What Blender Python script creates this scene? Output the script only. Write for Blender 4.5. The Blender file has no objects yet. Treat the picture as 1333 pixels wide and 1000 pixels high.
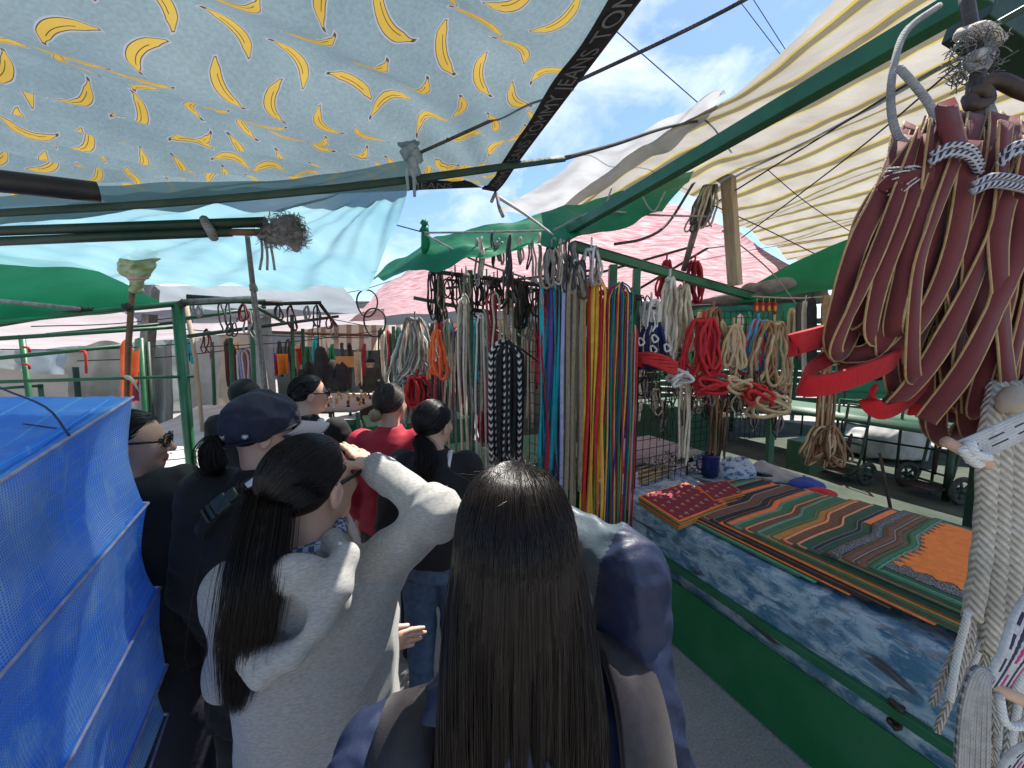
import bpy, math, random
import numpy as np
from mathutils import Vector, Matrix, Euler
from mathutils import noise as mnoise

R = math.radians
V = Vector
scene = bpy.context.scene
COL = scene.collection

# ------------------------------------------------------------------ camera
CAM_H = 1.85
PITCH = math.atan(55 / 500)
cam = bpy.data.cameras.new('camera')
cam.sensor_width = 36
cam.lens = 13.5
cam.clip_start = 0.02
cam.clip_end = 2000
camo = bpy.data.objects.new('camera', cam)
COL.objects.link(camo)
camo.location = (0, 0, CAM_H)
camo.rotation_euler = (R(90) - PITCH, 0, 0)
scene.camera = camo

# ------------------------------------------------------------------ sky, sun, exposure
SUN_EL, SUN_AZ = R(58), R(35)           # azimuth clockwise from +Y, ahead and to the right
world = bpy.data.worlds.new('World')
scene.world = world
world.use_nodes = True
wn, wl = world.node_tree.nodes, world.node_tree.links
wn.clear()
sky = wn.new('ShaderNodeTexSky')
sky.sky_type = 'NISHITA'
sky.sun_disc = False
sky.sun_elevation = SUN_EL
sky.sun_rotation = SUN_AZ
sky.air_density = 1.0
sky.dust_density = 0.2
sky.ozone_density = 4.5
tc = wn.new('ShaderNodeTexCoord')
mp = wn.new('ShaderNodeMapping')
mp.inputs['Rotation'].default_value = (0, 0, R(25))
mp.inputs['Scale'].default_value = (1.5, 0.8, 2.4)
nz = wn.new('ShaderNodeTexNoise')
nz.inputs['Scale'].default_value = 2.3
nz.inputs['Detail'].default_value = 9
nz.inputs['Roughness'].default_value = 0.6
nz.inputs['Distortion'].default_value = 0.35
rp = wn.new('ShaderNodeValToRGB')
rp.color_ramp.elements[0].position = 0.47
rp.color_ramp.elements[0].color = (0, 0, 0, 1)
rp.color_ramp.elements[1].position = 0.72
rp.color_ramp.elements[1].color = (0.85, 0.85, 0.85, 1)
mx = wn.new('ShaderNodeMixRGB')
mx.inputs[2].default_value = (6.4, 6.7, 7.2, 1)
bg = wn.new('ShaderNodeBackground')
bg.inputs['Strength'].default_value = 0.10
wo = wn.new('ShaderNodeOutputWorld')
wl.new(tc.outputs['Generated'], mp.inputs['Vector'])
wl.new(mp.outputs['Vector'], nz.inputs['Vector'])
wl.new(nz.outputs['Fac'], rp.inputs['Fac'])
wl.new(rp.outputs['Color'], mx.inputs[0])
wl.new(sky.outputs['Color'], mx.inputs[1])
wl.new(mx.outputs['Color'], bg.inputs['Color'])
wl.new(bg.outputs['Background'], wo.inputs['Surface'])

sun = bpy.data.lights.new('sun', 'SUN')
sun.energy = 5.0
sun.angle = R(0.5)
sun.color = (1.0, 0.95, 0.87)
suno = bpy.data.objects.new('sun', sun)
COL.objects.link(suno)
suno.rotation_euler = (R(90) - SUN_EL, 0, R(180) - SUN_AZ)
suno.location = (3, 3, 9)

scene.view_settings.view_transform = 'Standard'
scene.view_settings.look = 'None'
scene.view_settings.exposure = 1.1
scene.view_settings.gamma = 1
scene.cycles.use_denoising = True
scene.cycles.max_bounces = 8
scene.cycles.transparent_max_bounces = 24
scene.cycles.sample_clamp_indirect = 4

# ------------------------------------------------------------------ placing
F, CX, CY = 500.0, 666.5, 500.0
CP, SP = math.cos(PITCH), math.sin(PITCH)
def ray(px, py):
    u, v = (px - CX) / F, (CY - py) / F
    return V((u, CP + v * SP, -SP + v * CP))
def P(px, py, d):
    "point of the photograph at a forward distance of d metres"
    r = ray(px, py)
    return V((0, 0, CAM_H)) + r * (d / r.y)
def PZ(px, py, z):
    r = ray(px, py)
    return V((0, 0, CAM_H)) + r * ((z - CAM_H) / r.z)
YAW = R(24.7)
AX = V((-math.sin(YAW), math.cos(YAW), 0))     # along the aisle
PX = V((math.cos(YAW), math.sin(YAW), 0))      # across it, to the right
def W(p, a, z):
    return PX * p + AX * a + V((0, 0, z))

# ------------------------------------------------------------------ objects
BASE = {}
def thing(name, label, cat, loc, group=None, rz=0.0):
    o = bpy.data.objects.new(name, None)
    o.empty_display_size = 0.1
    COL.objects.link(o)
    o.location = loc
    o.rotation_euler = (0, 0, rz)
    BASE[o] = V(loc)
    return tag(o, label, cat, group)
def tag(o, label=None, cat=None, group=None, kind=None):
    if label: o['label'] = label
    if cat: o['category'] = cat
    if group: o['group'] = group
    if kind: o['kind'] = kind
    return o
def structure(o):
    o['kind'] = 'structure'
    return o

def catmull(pts, n):
    pts = [V(p) for p in pts]
    if len(pts) == 2:
        return [pts[0].lerp(pts[1], i / n) for i in range(n + 1)]
    P_ = [pts[0] * 2 - pts[1]] + pts + [pts[-1] * 2 - pts[-2]]
    m = len(pts) - 1
    out = []
    for i in range(n + 1):
        t = i / n * m
        k = min(int(t), m - 1)
        f = t - k
        a, b, c, d = P_[k:k + 4]
        out.append(0.5 * ((2 * b) + (c - a) * f + (2 * a - 5 * b + 4 * c - d) * f * f + (3 * b - a - 3 * c + d) * f ** 3))
    return out

class MB:
    def __init__(s):
        s.v, s.f, s.m, s.uv = [], [], [], []
    def quad(s, ids, m, uv=None):
        s.f.append(ids); s.m.append(m); s.uv.append(uv or [(0, 0)] * len(ids))
    def tube(s, path, r, sides=6, m=0, caps=True, close=False, flat=1.0):
        path = [V(p) for p in path]
        n = len(path)
        if n < 2: return s
        rs = r if isinstance(r, (list, tuple)) else [r] * n
        T = []
        for i in range(n):
            if close: t = path[(i + 1) % n] - path[i - 1]
            else: t = path[min(i + 1, n - 1)] - path[max(i - 1, 0)]
            T.append(t.normalized() if t.length > 1e-9 else V((0, 0, 1)))
        ref = V((1, 0, 0)) if abs(T[0].x) < 0.8 else V((0, 1, 0))
        N = (ref - T[0] * ref.dot(T[0])).normalized()
        b0 = len(s.v); L = 0; Ls = []
        for i in range(n):
            N = N - T[i] * N.dot(T[i])
            N = N.normalized() if N.length > 1e-9 else V((0, 1, 0))
            B = T[i].cross(N)
            if i: L += (path[i] - path[i - 1]).length
            Ls.append(L)
            for k in range(sides):
                a = 2 * math.pi * k / sides
                s.v.append(path[i] + (N * math.cos(a) + B * math.sin(a) * flat) * rs[i])
        for i in range(n if close else n - 1):
            j = (i + 1) % n
            l0, l1 = Ls[i], (Ls[j] if j else Ls[i] + (path[0] - path[i]).length)
            for k in range(sides):
                k2 = (k + 1) % sides
                s.quad((b0 + i * sides + k, b0 + i * sides + k2, b0 + j * sides + k2, b0 + j * sides + k), m,
                       [(k / sides, l0), ((k + 1) / sides, l0), ((k + 1) / sides, l1), (k / sides, l1)])
        if caps and not close:
            s.quad(tuple(b0 + k for k in reversed(range(sides))), m)
            s.quad(tuple(b0 + (n - 1) * sides + k for k in range(sides)), m)
        return s
    def ribbon(s, path, wdirs, w, th, m=0, me=None):
        "flat strap: width direction per point (or one for all); me = material of the two selvedges"
        path = [V(p) for p in path]; n = len(path)
        if not isinstance(wdirs, list): wdirs = [wdirs] * n
        ws = w if isinstance(w, list) else [w] * n
        b0 = len(s.v); L = 0
        for i in range(n):
            t = (path[min(i + 1, n - 1)] - path[max(i - 1, 0)])
            t = t.normalized() if t.length > 1e-9 else V((0, 0, 1))
            wd = V(wdirs[i]); wd = wd - t * wd.dot(t)
            wd = wd.normalized() if wd.length > 1e-6 else V((1, 0, 0))
            nn = t.cross(wd)
            for a, b in ((-.5, -.5), (.5, -.5), (.5, .5), (-.5, .5)):
                s.v.append(path[i] + wd * a * ws[i] + nn * b * th)
        me_ = m if me is None else me
        for i in range(n - 1):
            l0 = L; L += (path[i + 1] - path[i]).length
            for k in range(4):
                k2 = (k + 1) % 4
                u0, u1 = (0, 1) if k in (0, 2) else (0, .05)
                s.quad((b0 + i * 4 + k, b0 + i * 4 + k2, b0 + i * 4 + 4 + k2, b0 + i * 4 + 4 + k), m if k in (0, 2) else me_,
                       [(u0, l0), (u1, l0), (u1, L), (u0, L)])
        s.quad((b0 + 3, b0 + 2, b0 + 1, b0), m); e = b0 + (n - 1) * 4
        s.quad((e, e + 1, e + 2, e + 3), m)
        return s
    def box(s, c, size, rot=None, m=0, top=1.0):
        c = V(c); b0 = len(s.v); M_ = rot or Matrix.Identity(3)
        for z in (-.5, .5):
            k = top if z > 0 else 1
            for x, y in ((-.5, -.5), (.5, -.5), (.5, .5), (-.5, .5)):
                s.v.append(c + M_ @ V((x * size[0] * k, y * size[1] * k, z * size[2])))
        uv = [(0, 0), (1, 0), (1, 1), (0, 1)]
        for f in ((3, 2, 1, 0), (4, 5, 6, 7), (0, 1, 5, 4), (1, 2, 6, 5), (2, 3, 7, 6), (3, 0, 4, 7)):
            s.quad(tuple(b0 + i for i in f), m, uv)
        return s
    def bar(s, a, b, w, h, m=0, up=V((0, 0, 1))):
        "square bar from a to b"
        a, b = V(a), V(b); t = (b - a); L = t.length; t.normalize()
        x = t.cross(up)
        x = x.normalized() if x.length > 1e-4 else V((1, 0, 0))
        y = x.cross(t)
        M_ = Matrix((x, t, y)).transposed()
        return s.box((a + b) / 2, (w, L, h), M_, m)
    def grid(s, fn, nu, nv, m=0, closed_u=False):
        b0 = len(s.v)
        for j in range(nv + 1):
            for i in range(nu if closed_u else nu + 1):
                s.v.append(V(fn(i / nu, j / nv)))
        w = nu if closed_u else nu + 1
        for j in range(nv):
            for i in range(nu):
                i2 = (i + 1) % w
                s.quad((b0 + j * w + i, b0 + j * w + i2, b0 + (j + 1) * w + i2, b0 + (j + 1) * w + i), m,
                       [(i / nu, j / nv), ((i + 1) / nu, j / nv), ((i + 1) / nu, (j + 1) / nv), (i / nu, (j + 1) / nv)])
        return s
    def ell(s, c, r, rot=None, seg=12, m=0, jit=0.0):
        c = V(c); M_ = rot or Matrix.Identity(3)
        r = r if isinstance(r, (tuple, list)) else (r, r, r)
        def fn(u, v):
            th, ph = 2 * math.pi * u, math.pi * (0.002 + .996 * v)
            p = V((math.cos(th) * math.sin(ph) * r[0], math.sin(th) * math.sin(ph) * r[1], -math.cos(ph) * r[2]))
            if jit: p *= 1 + jit * mnoise.noise(p.normalized() * 2.3 + c * 7)
            return c + M_ @ p
        return s.grid(fn, seg, max(4, seg * 2 // 3), m, True)
    def poly(s, pts, m=0, uv=None):
        b0 = len(s.v); s.v += [V(p) for p in pts]
        s.quad(tuple(range(b0, b0 + len(pts))), m, uv)
        return s
    def plate(s, outline, h, m=0, side=None):
        "outline (list of points, counter-clockwise seen from above) extruded down by h"
        n = len(outline); b0 = len(s.v)
        s.v += [V(p) for p in outline] + [V(p) - V((0, 0, h)) for p in outline]
        s.quad(tuple(range(b0, b0 + n)), m, [(p[0], p[1]) for p in outline])
        s.quad(tuple(reversed(range(b0 + n, b0 + 2 * n))), m)
        for i in range(n):
            j = (i + 1) % n
            s.quad((b0 + i, b0 + n + i, b0 + n + j, b0 + j), m if side is None else side)
        return s
    def wheel(s, c, axis, r, w, m_t=0, m_r=1, spokes=5):
        axis = V(axis).normalized(); ref = V((0, 0, 1)); x = axis.cross(ref).normalized(); y = axis.cross(x)
        c = V(c)
        return s.tube([c + (x * math.cos(a) + y * math.sin(a)) * (r - w / 2) for a in [2 * math.pi * i / 28 for i in range(28)]], w / 2, 8, m_t, close=True)
    def build(s, name, mats, parent=None, local=False, smooth=True, solid=0.0, bevel=0.0, sub=0):
        me = bpy.data.meshes.new(name)
        mats = mats if isinstance(mats, (list, tuple)) else [mats]
        off = V((0, 0, 0))
        if parent is not None and not local:
            off = BASE.get(parent, off)
        elif parent is None and s.v:
            xs = [v.x for v in s.v]; ys = [v.y for v in s.v]
            off = V(((min(xs) + max(xs)) / 2, (min(ys) + max(ys)) / 2, min(v.z for v in s.v)))
        me.from_pydata([tuple(v - off) for v in s.v], [], s.f)
        ul = me.uv_layers.new(name='UVMap')
        flat = [c for uvs in s.uv for q in uvs for c in q]
        ul.data.foreach_set('uv', flat)
        for mt in mats: me.materials.append(mt)
        me.polygons.foreach_set('material_index', s.m)
        me.polygons.foreach_set('use_smooth', [smooth] * len(s.f))
        me.update()
        o = bpy.data.objects.new(name, me)
        COL.objects.link(o)
        if parent is not None:
            o.parent = parent
            BASE[o] = off if not local else V((0, 0, 0))
        else:
            o.location = off; BASE[o] = off
        if solid:
            md = o.modifiers.new('solid', 'SOLIDIFY'); md.thickness = solid; md.offset = 0
        if bevel:
            md = o.modifiers.new('bevel', 'BEVEL'); md.width = bevel; md.segments = 2; md.limit_method = 'ANGLE'
        if sub:
            md = o.modifiers.new('sub', 'SUBSURF'); md.levels = sub; md.render_levels = sub
        return o

def one(mb, name, mats, label, cat, group=None, **k):
    return tag(mb.build(name, mats, None, **k), label, cat, group)

def dup(o, loc=None, rz=None, label=None, parent=None):
    c = o.copy(); COL.objects.link(c)
    if parent is not None: c.parent = parent
    if loc is not None: c.location = loc
    if rz is not None: c.rotation_euler = (0, 0, rz)
    if label: c['label'] = label
    for ch in list(o.children): dup(ch, parent=c)
    return c

# ------------------------------------------------------------------ materials
def newmat(name):
    m = bpy.data.materials.new(name); m.use_nodes = True
    n, l = m.node_tree.nodes, m.node_tree.links
    return m, n, l, n['Principled BSDF'], n['Material Output']
def c4(c): return (c[0], c[1], c[2], 1)
def mat(name, col, rough=.65, col2=None, scale=6, detail=5, lo=.35, hi=.65, bump=0.0, bscale=60, metal=0, transl=0.0, clear=0.0,
        spec=.4, stretch=(1, 1, 1), sheen=0.0, uv=False, wave=None, coat=0.0, aniso=0.0):
    """col2: a second tone mixed in by noise; transl: share of translucency; clear: share of see-through;
    wave=(scale_u, scale_v, strength): woven ridges along UV"""
    m, n, l, b, out = newmat(name)
    b.inputs['Roughness'].default_value = rough
    b.inputs['Metallic'].default_value = metal
    b.inputs['Specular IOR Level'].default_value = spec
    b.inputs['Base Color'].default_value = c4(col)
    if sheen: b.inputs['Sheen Weight'].default_value = sheen
    if coat: b.inputs['Coat Weight'].default_value = coat
    if aniso: b.inputs['Anisotropic'].default_value = aniso
    t = n.new('ShaderNodeTexCoord'); mp_ = n.new('ShaderNodeMapping')
    mp_.inputs['Scale'].default_value = stretch
    l.new(t.outputs['UV' if uv else 'Object'], mp_.inputs['Vector'])
    csock = None
    if col2:
        z = n.new('ShaderNodeTexNoise'); z.inputs['Scale'].default_value = scale; z.inputs['Detail'].default_value = detail
        l.new(mp_.outputs[0], z.inputs['Vector'])
        r = n.new('ShaderNodeValToRGB')
        r.color_ramp.elements[0].position = lo; r.color_ramp.elements[0].color = c4(col)
        r.color_ramp.elements[1].position = hi; r.color_ramp.elements[1].color = c4(col2)
        l.new(z.outputs['Fac'], r.inputs['Fac']); csock = r.outputs['Color']
        l.new(csock, b.inputs['Base Color'])
    nsock = None
    if bump:
        z2 = n.new('ShaderNodeTexNoise'); z2.inputs['Scale'].default_value = bscale; z2.inputs['Detail'].default_value = 4
        l.new(mp_.outputs[0], z2.inputs['Vector'])
        bp = n.new('ShaderNodeBump'); bp.inputs['Strength'].default_value = bump; bp.inputs['Distance'].default_value = .01
        l.new(z2.outputs['Fac'], bp.inputs['Height']); nsock = bp.outputs['Normal']
    if wave:
        m2 = n.new('ShaderNodeMapping'); m2.inputs['Scale'].default_value = (wave[0], wave[1], 1)
        l.new(t.outputs['UV'], m2.inputs['Vector'])
        w = n.new('ShaderNodeTexWave'); w.wave_type = 'BANDS'; w.bands_direction = 'DIAGONAL'
        w.inputs['Scale'].default_value = 1; w.inputs['Distortion'].default_value = .6
        l.new(m2.outputs[0], w.inputs['Vector'])
        bp2 = n.new('ShaderNodeBump'); bp2.inputs['Strength'].default_value = wave[2]; bp2.inputs['Distance'].default_value = .004
        l.new(w.outputs['Fac'], bp2.inputs['Height'])
        if nsock: l.new(nsock, bp2.inputs['Normal'])
        nsock = bp2.outputs['Normal']
    if nsock: l.new(nsock, b.inputs['Normal'])
    sh = b.outputs[0]
    if transl:
        tr = n.new('ShaderNodeBsdfTranslucent'); tr.inputs['Color'].default_value = c4(col)
        if csock: l.new(csock, tr.inputs['Color'])
        if nsock: l.new(nsock, tr.inputs['Normal'])
        mxs = n.new('ShaderNodeMixShader'); mxs.inputs[0].default_value = transl
        l.new(sh, mxs.inputs[1]); l.new(tr.outputs[0], mxs.inputs[2]); sh = mxs.outputs[0]
    if clear:
        tp = n.new('ShaderNodeBsdfTransparent'); mxs = n.new('ShaderNodeMixShader'); mxs.inputs[0].default_value = clear
        tp.inputs['Color'].default_value = c4([.5 + .5 * c for c in col])
        l.new(sh, mxs.inputs[1]); l.new(tp.outputs[0], mxs.inputs[2]); sh = mxs.outputs[0]
    l.new(sh, out.inputs['Surface'])
    return m
def rgb(h):
    h = h.lstrip('#'); f = lambda x: (x / 12.92 if x <= .04045 else ((x + .055) / 1.055) ** 2.4)
    return tuple(f(int(h[i:i + 2], 16) / 255) for i in (0, 2, 4))

MT = {}
def M(k): return MT[k]
MT['green_paint'] = mat('green_paint', (.016, .10, .042), .42, (.028, .135, .062), 9, bump=.12, bscale=90, spec=.4)
MT['green_dark'] = mat('green_dark_paint', (.008, .035, .017), .5, (.022, .05, .03), 7, bump=.15)
MT['green_worn'] = mat('green_worn_paint', (.016, .085, .04), .5, (.055, .075, .05), 14, lo=.45, hi=.75, bump=.2)
MT['iron'] = mat('dark_iron', (.018, .017, .017), .55, (.05, .033, .025), 25, bump=.25, metal=.3)
MT['wire'] = mat('wire', (.025, .025, .025), .5, metal=.4)
MT['leather'] = mat('dark_leather', (.03, .019, .013), .5, (.07, .04, .022), 18, bump=.2)
MT['tan'] = mat('tan_leather', (.26, .13, .055), .55, (.34, .19, .09), 12, bump=.25)
MT['brown'] = mat('brown_leather', (.12, .055, .025), .55, (.2, .09, .04), 15, bump=.25)
MT['wood'] = mat('weathered_wood', (.3, .22, .14), .75, (.42, .33, .22), 5, stretch=(6, 6, .6), bump=.3, bscale=20)
MT['greywood'] = mat('grey_wood', (.17, .155, .14), .8, (.28, .26, .24), 6, stretch=(6, 6, .6), bump=.3, bscale=20)
MT['rope'] = mat('natural_rope', (.52, .44, .32), .85, (.66, .57, .44), 30, bump=.3, bscale=150, wave=(2, 120, .8))
MT['ropegrey'] = mat('grey_rope', (.28, .265, .24), .85, (.44, .42, .39), 30, bump=.3, bscale=150, wave=(2, 120, .8))
MT['ropedark'] = mat('dark_rope', (.05, .045, .045), .85, (.1, .09, .085), 30, bump=.3, bscale=150, wave=(2, 90, .8))
MT['white'] = mat('white_cord', (.66, .64, .6), .8, (.76, .74, .7), 20, bump=.2, bscale=120, wave=(2, 110, .6))
MT['red'] = mat('red_cord', (.5, .02, .025), .75, (.62, .035, .04), 20, bump=.2, wave=(2, 110, .6))
MT['black'] = mat('black_cord', (.013, .013, .014), .7, (.03, .03, .03), 30, wave=(2, 90, .8))
MT['pipe'] = mat('black_pipe', (.013, .013, .014), .45, (.03, .028, .028), 8, bump=.15)
MT['rag'] = mat('grey_rag', (.16, .15, .145), .95, (.28, .27, .26), 12, bump=.8, bscale=45)
# ------------------------------------------------------------------ ground
def ground_mat():
    m, n, l, b, out = newmat('asphalt')
    t = n.new('ShaderNodeTexCoord')
    z = n.new('ShaderNodeTexNoise'); z.inputs['Scale'].default_value = 1.3; z.inputs['Detail'].default_value = 9; z.inputs['Roughness'].default_value = .65
    z3 = n.new('ShaderNodeTexNoise'); z3.inputs['Scale'].default_value = 90; z3.inputs['Detail'].default_value = 3
    vo = n.new('ShaderNodeTexVoronoi'); vo.inputs['Scale'].default_value = 26
    for q in (z, z3, vo): l.new(t.outputs['Object'], q.inputs['Vector'])
    r = n.new('ShaderNodeValToRGB'); r.color_ramp.elements[0].position = .3; r.color_ramp.elements[0].color = (.20, .19, .175, 1)
    r.color_ramp.elements[1].position = .75; r.color_ramp.elements[1].color = (.35, .335, .31, 1)
    l.new(z.outputs['Fac'], r.inputs['Fac'])
    mxx = n.new('ShaderNodeMixRGB'); mxx.blend_type = 'OVERLAY'; mxx.inputs[0].default_value = .55
    l.new(r.outputs[0], mxx.inputs[1]); l.new(z3.outputs['Fac'], mxx.inputs[2])
    r2 = n.new('ShaderNodeValToRGB'); r2.color_ramp.elements[0].position = .05; r2.color_ramp.elements[0].color = (.55, .52, .5, 1)
    r2.color_ramp.elements[1].position = .12; r2.color_ramp.elements[1].color = (1, 1, 1, 1)
    l.new(vo.outputs['Distance'], r2.inputs['Fac'])
    m2 = n.new('ShaderNodeMixRGB'); m2.blend_type = 'MULTIPLY'; m2.inputs[0].default_value = .8
    l.new(mxx.outputs[0], m2.inputs[1]); l.new(r2.outputs[0], m2.inputs[2])
    l.new(m2.outputs[0], b.inputs['Base Color'])
    b.inputs['Roughness'].default_value = .9
    bp = n.new('ShaderNodeBump'); bp.inputs['Strength'].default_value = .35; bp.inputs['Distance'].default_value = .01
    l.new(z3.outputs['Fac'], bp.inputs['Height']); l.new(bp.outputs[0], b.inputs['Normal'])
    return m
g = MB().grid(lambda u, v: ((u - .5) * 400, (v - .5) * 400, 0), 8, 8).build('ground', ground_mat())
structure(g)
lane = MB().poly([W(3.2, -2.5, .004), W(9.5, -2.5, .004), W(9.5, 7.5, .004), W(3.2, 7.5, .004)]).build(
    'pavement', mat('green_dusty_floor', (.022, .038, .024), .9, (.065, .075, .054), 2.2, detail=9, bump=.3, bscale=60))
structure(lane)

# ------------------------------------------------------------------ overhead cloths
def patch(ctrl):
    "Catmull-Rom surface through a grid of points: rows run along v, columns along u"
    rows = [[V(p) for p in r] for r in ctrl]
    def fn(u, v):
        pts = [catmull_at(r, u) for r in rows]
        return catmull_at(pts, v)
    return fn
def catmull_at(pts, t):
    m = len(pts) - 1
    t = max(0, min(1, t)) * m
    k = min(int(t), m - 1); f = t - k
    b, c = pts[k], pts[k + 1]
    a = pts[k - 1] if k else b * 2 - c
    d = pts[k + 2] if k + 2 <= m else c * 2 - b
    return 0.5 * ((2 * b) + (c - a) * f + (2 * a - 5 * b + 4 * c - d) * f * f + (3 * b - a - 3 * c + d) * f ** 3)
def sm(a, b, x):
    t = max(0, min(1, (x - a) / (b - a))); return t * t * (3 - 2 * t)
def nz3(p, s): return mnoise.noise(V(p) * s)

# banana-print duvet cover slung across the aisle
C0 = PZ(646, 247, 2.355)
N0 = PZ(820, 0, 2.39)
E = (N0 - C0)
NR = C0 + E * 1.95; NR.z = 2.39
FL, NL = V((-2.7, 1.62, 2.35)), V((-2.7, -0.02, 2.40))
FA, FB = PZ(0, 2, 2.37), PZ(512, 192, 2.37)
fd = (FB - FA); fd.z = 0; fd.normalize(); fn_ = V((-fd.y, fd.x, 0))
def banana_raw(u, v):
    # u: left -> right, v: far -> near
    a = FL.lerp(C0, u); b = NL.lerp(NR, u)
    return a.lerp(b, v)
def banana_S(u, v):
    p = banana_raw(u, v)
    t = (p - FA).dot(fn_)                     # >0 beyond the pleat
    edge = min(1, 9 * (1 - u)) * min(1, 9 * v)
    s_ = sm(-.012, .03, t + .03 * nz3(p, 1.2)) * .062 - .03 * math.exp(-((t + .08) / .08) ** 2)
    q = (p - FA).dot(fn_) + .08 * nz3(p, .9)
    w = .028 * math.sin(q * 26 + 1) * sm(.0, -.5, t) + .020 * math.sin(q * 42) * sm(.05, .3, t)
    w += .03 * nz3(p, 2.1) + .012 * nz3(p, 5) + .004 * nz3(p, 14)
    sag = -.07 * math.sin(math.pi * u) * math.sin(math.pi * v)
    # pull towards the tied corner
    c = (p - C0).length
    rad = .018 * math.sin(math.atan2(p.y - C0.y, p.x - C0.x) * 22) * math.exp(-((c - .25) / .3) ** 2) * min(1, c * 6)
    p.z += s_ * min(1, edge + .25) + w * edge + sag + rad * edge
    return p
bm_ = MB()
bm_.grid(banana_S, 150, 110, 0)
class Sx:
    "arithmetic on shader sockets"
    def __init__(s, n, l, v): s.n, s.l, s.v = n, l, v
    def _op(s, op, *a):
        q = s.n.new('ShaderNodeMath'); q.operation = op
        for i, x in enumerate((s,) + a):
            x = x.v if isinstance(x, Sx) else x
            if isinstance(x, (int, float)): q.inputs[i].default_value = x
            else: s.l.new(x, q.inputs[i])
        return Sx(s.n, s.l, q.outputs[0])
    def __add__(s, o): return s._op('ADD', o)
    def __sub__(s, o): return s._op('SUBTRACT', o)
    def __mul__(s, o): return s._op('MULTIPLY', o)
    def floor(s): return s._op('FLOOR')
    def fract(s): return s._op('FRACT')
    def abs(s): return s._op('ABSOLUTE')
    def sin(s): return s._op('SINE')
    def cos(s): return s._op('COSINE')
    def lt(s, o): return s._op('LESS_THAN', o)
    def gt(s, o): return s._op('GREATER_THAN', o)
    def min(s, o): return s._op('MINIMUM', o)
    def max(s, o): return s._op('MAXIMUM', o)
    def ss(s, a, b):
        q = s.n.new('ShaderNodeMapRange'); q.interpolation_type = 'SMOOTHSTEP'
        s.l.new(s.v, q.inputs[0]); q.inputs[1].default_value = a; q.inputs[2].default_value = b
        return Sx(s.n, s.l, q.outputs[0])
def mixc(n, l, f, a, b, mode='MIX'):
    q = n.new('ShaderNodeMixRGB'); q.blend_type = mode
    for i, x in enumerate((f, a, b)):
        x = x.v if isinstance(x, Sx) else x
        if isinstance(x, (int, float)): q.inputs[i].default_value = x
        elif isinstance(x, tuple): q.inputs[i].default_value = c4(x)
        else: l.new(x, q.inputs[i])
    return q.outputs[0]
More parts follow.
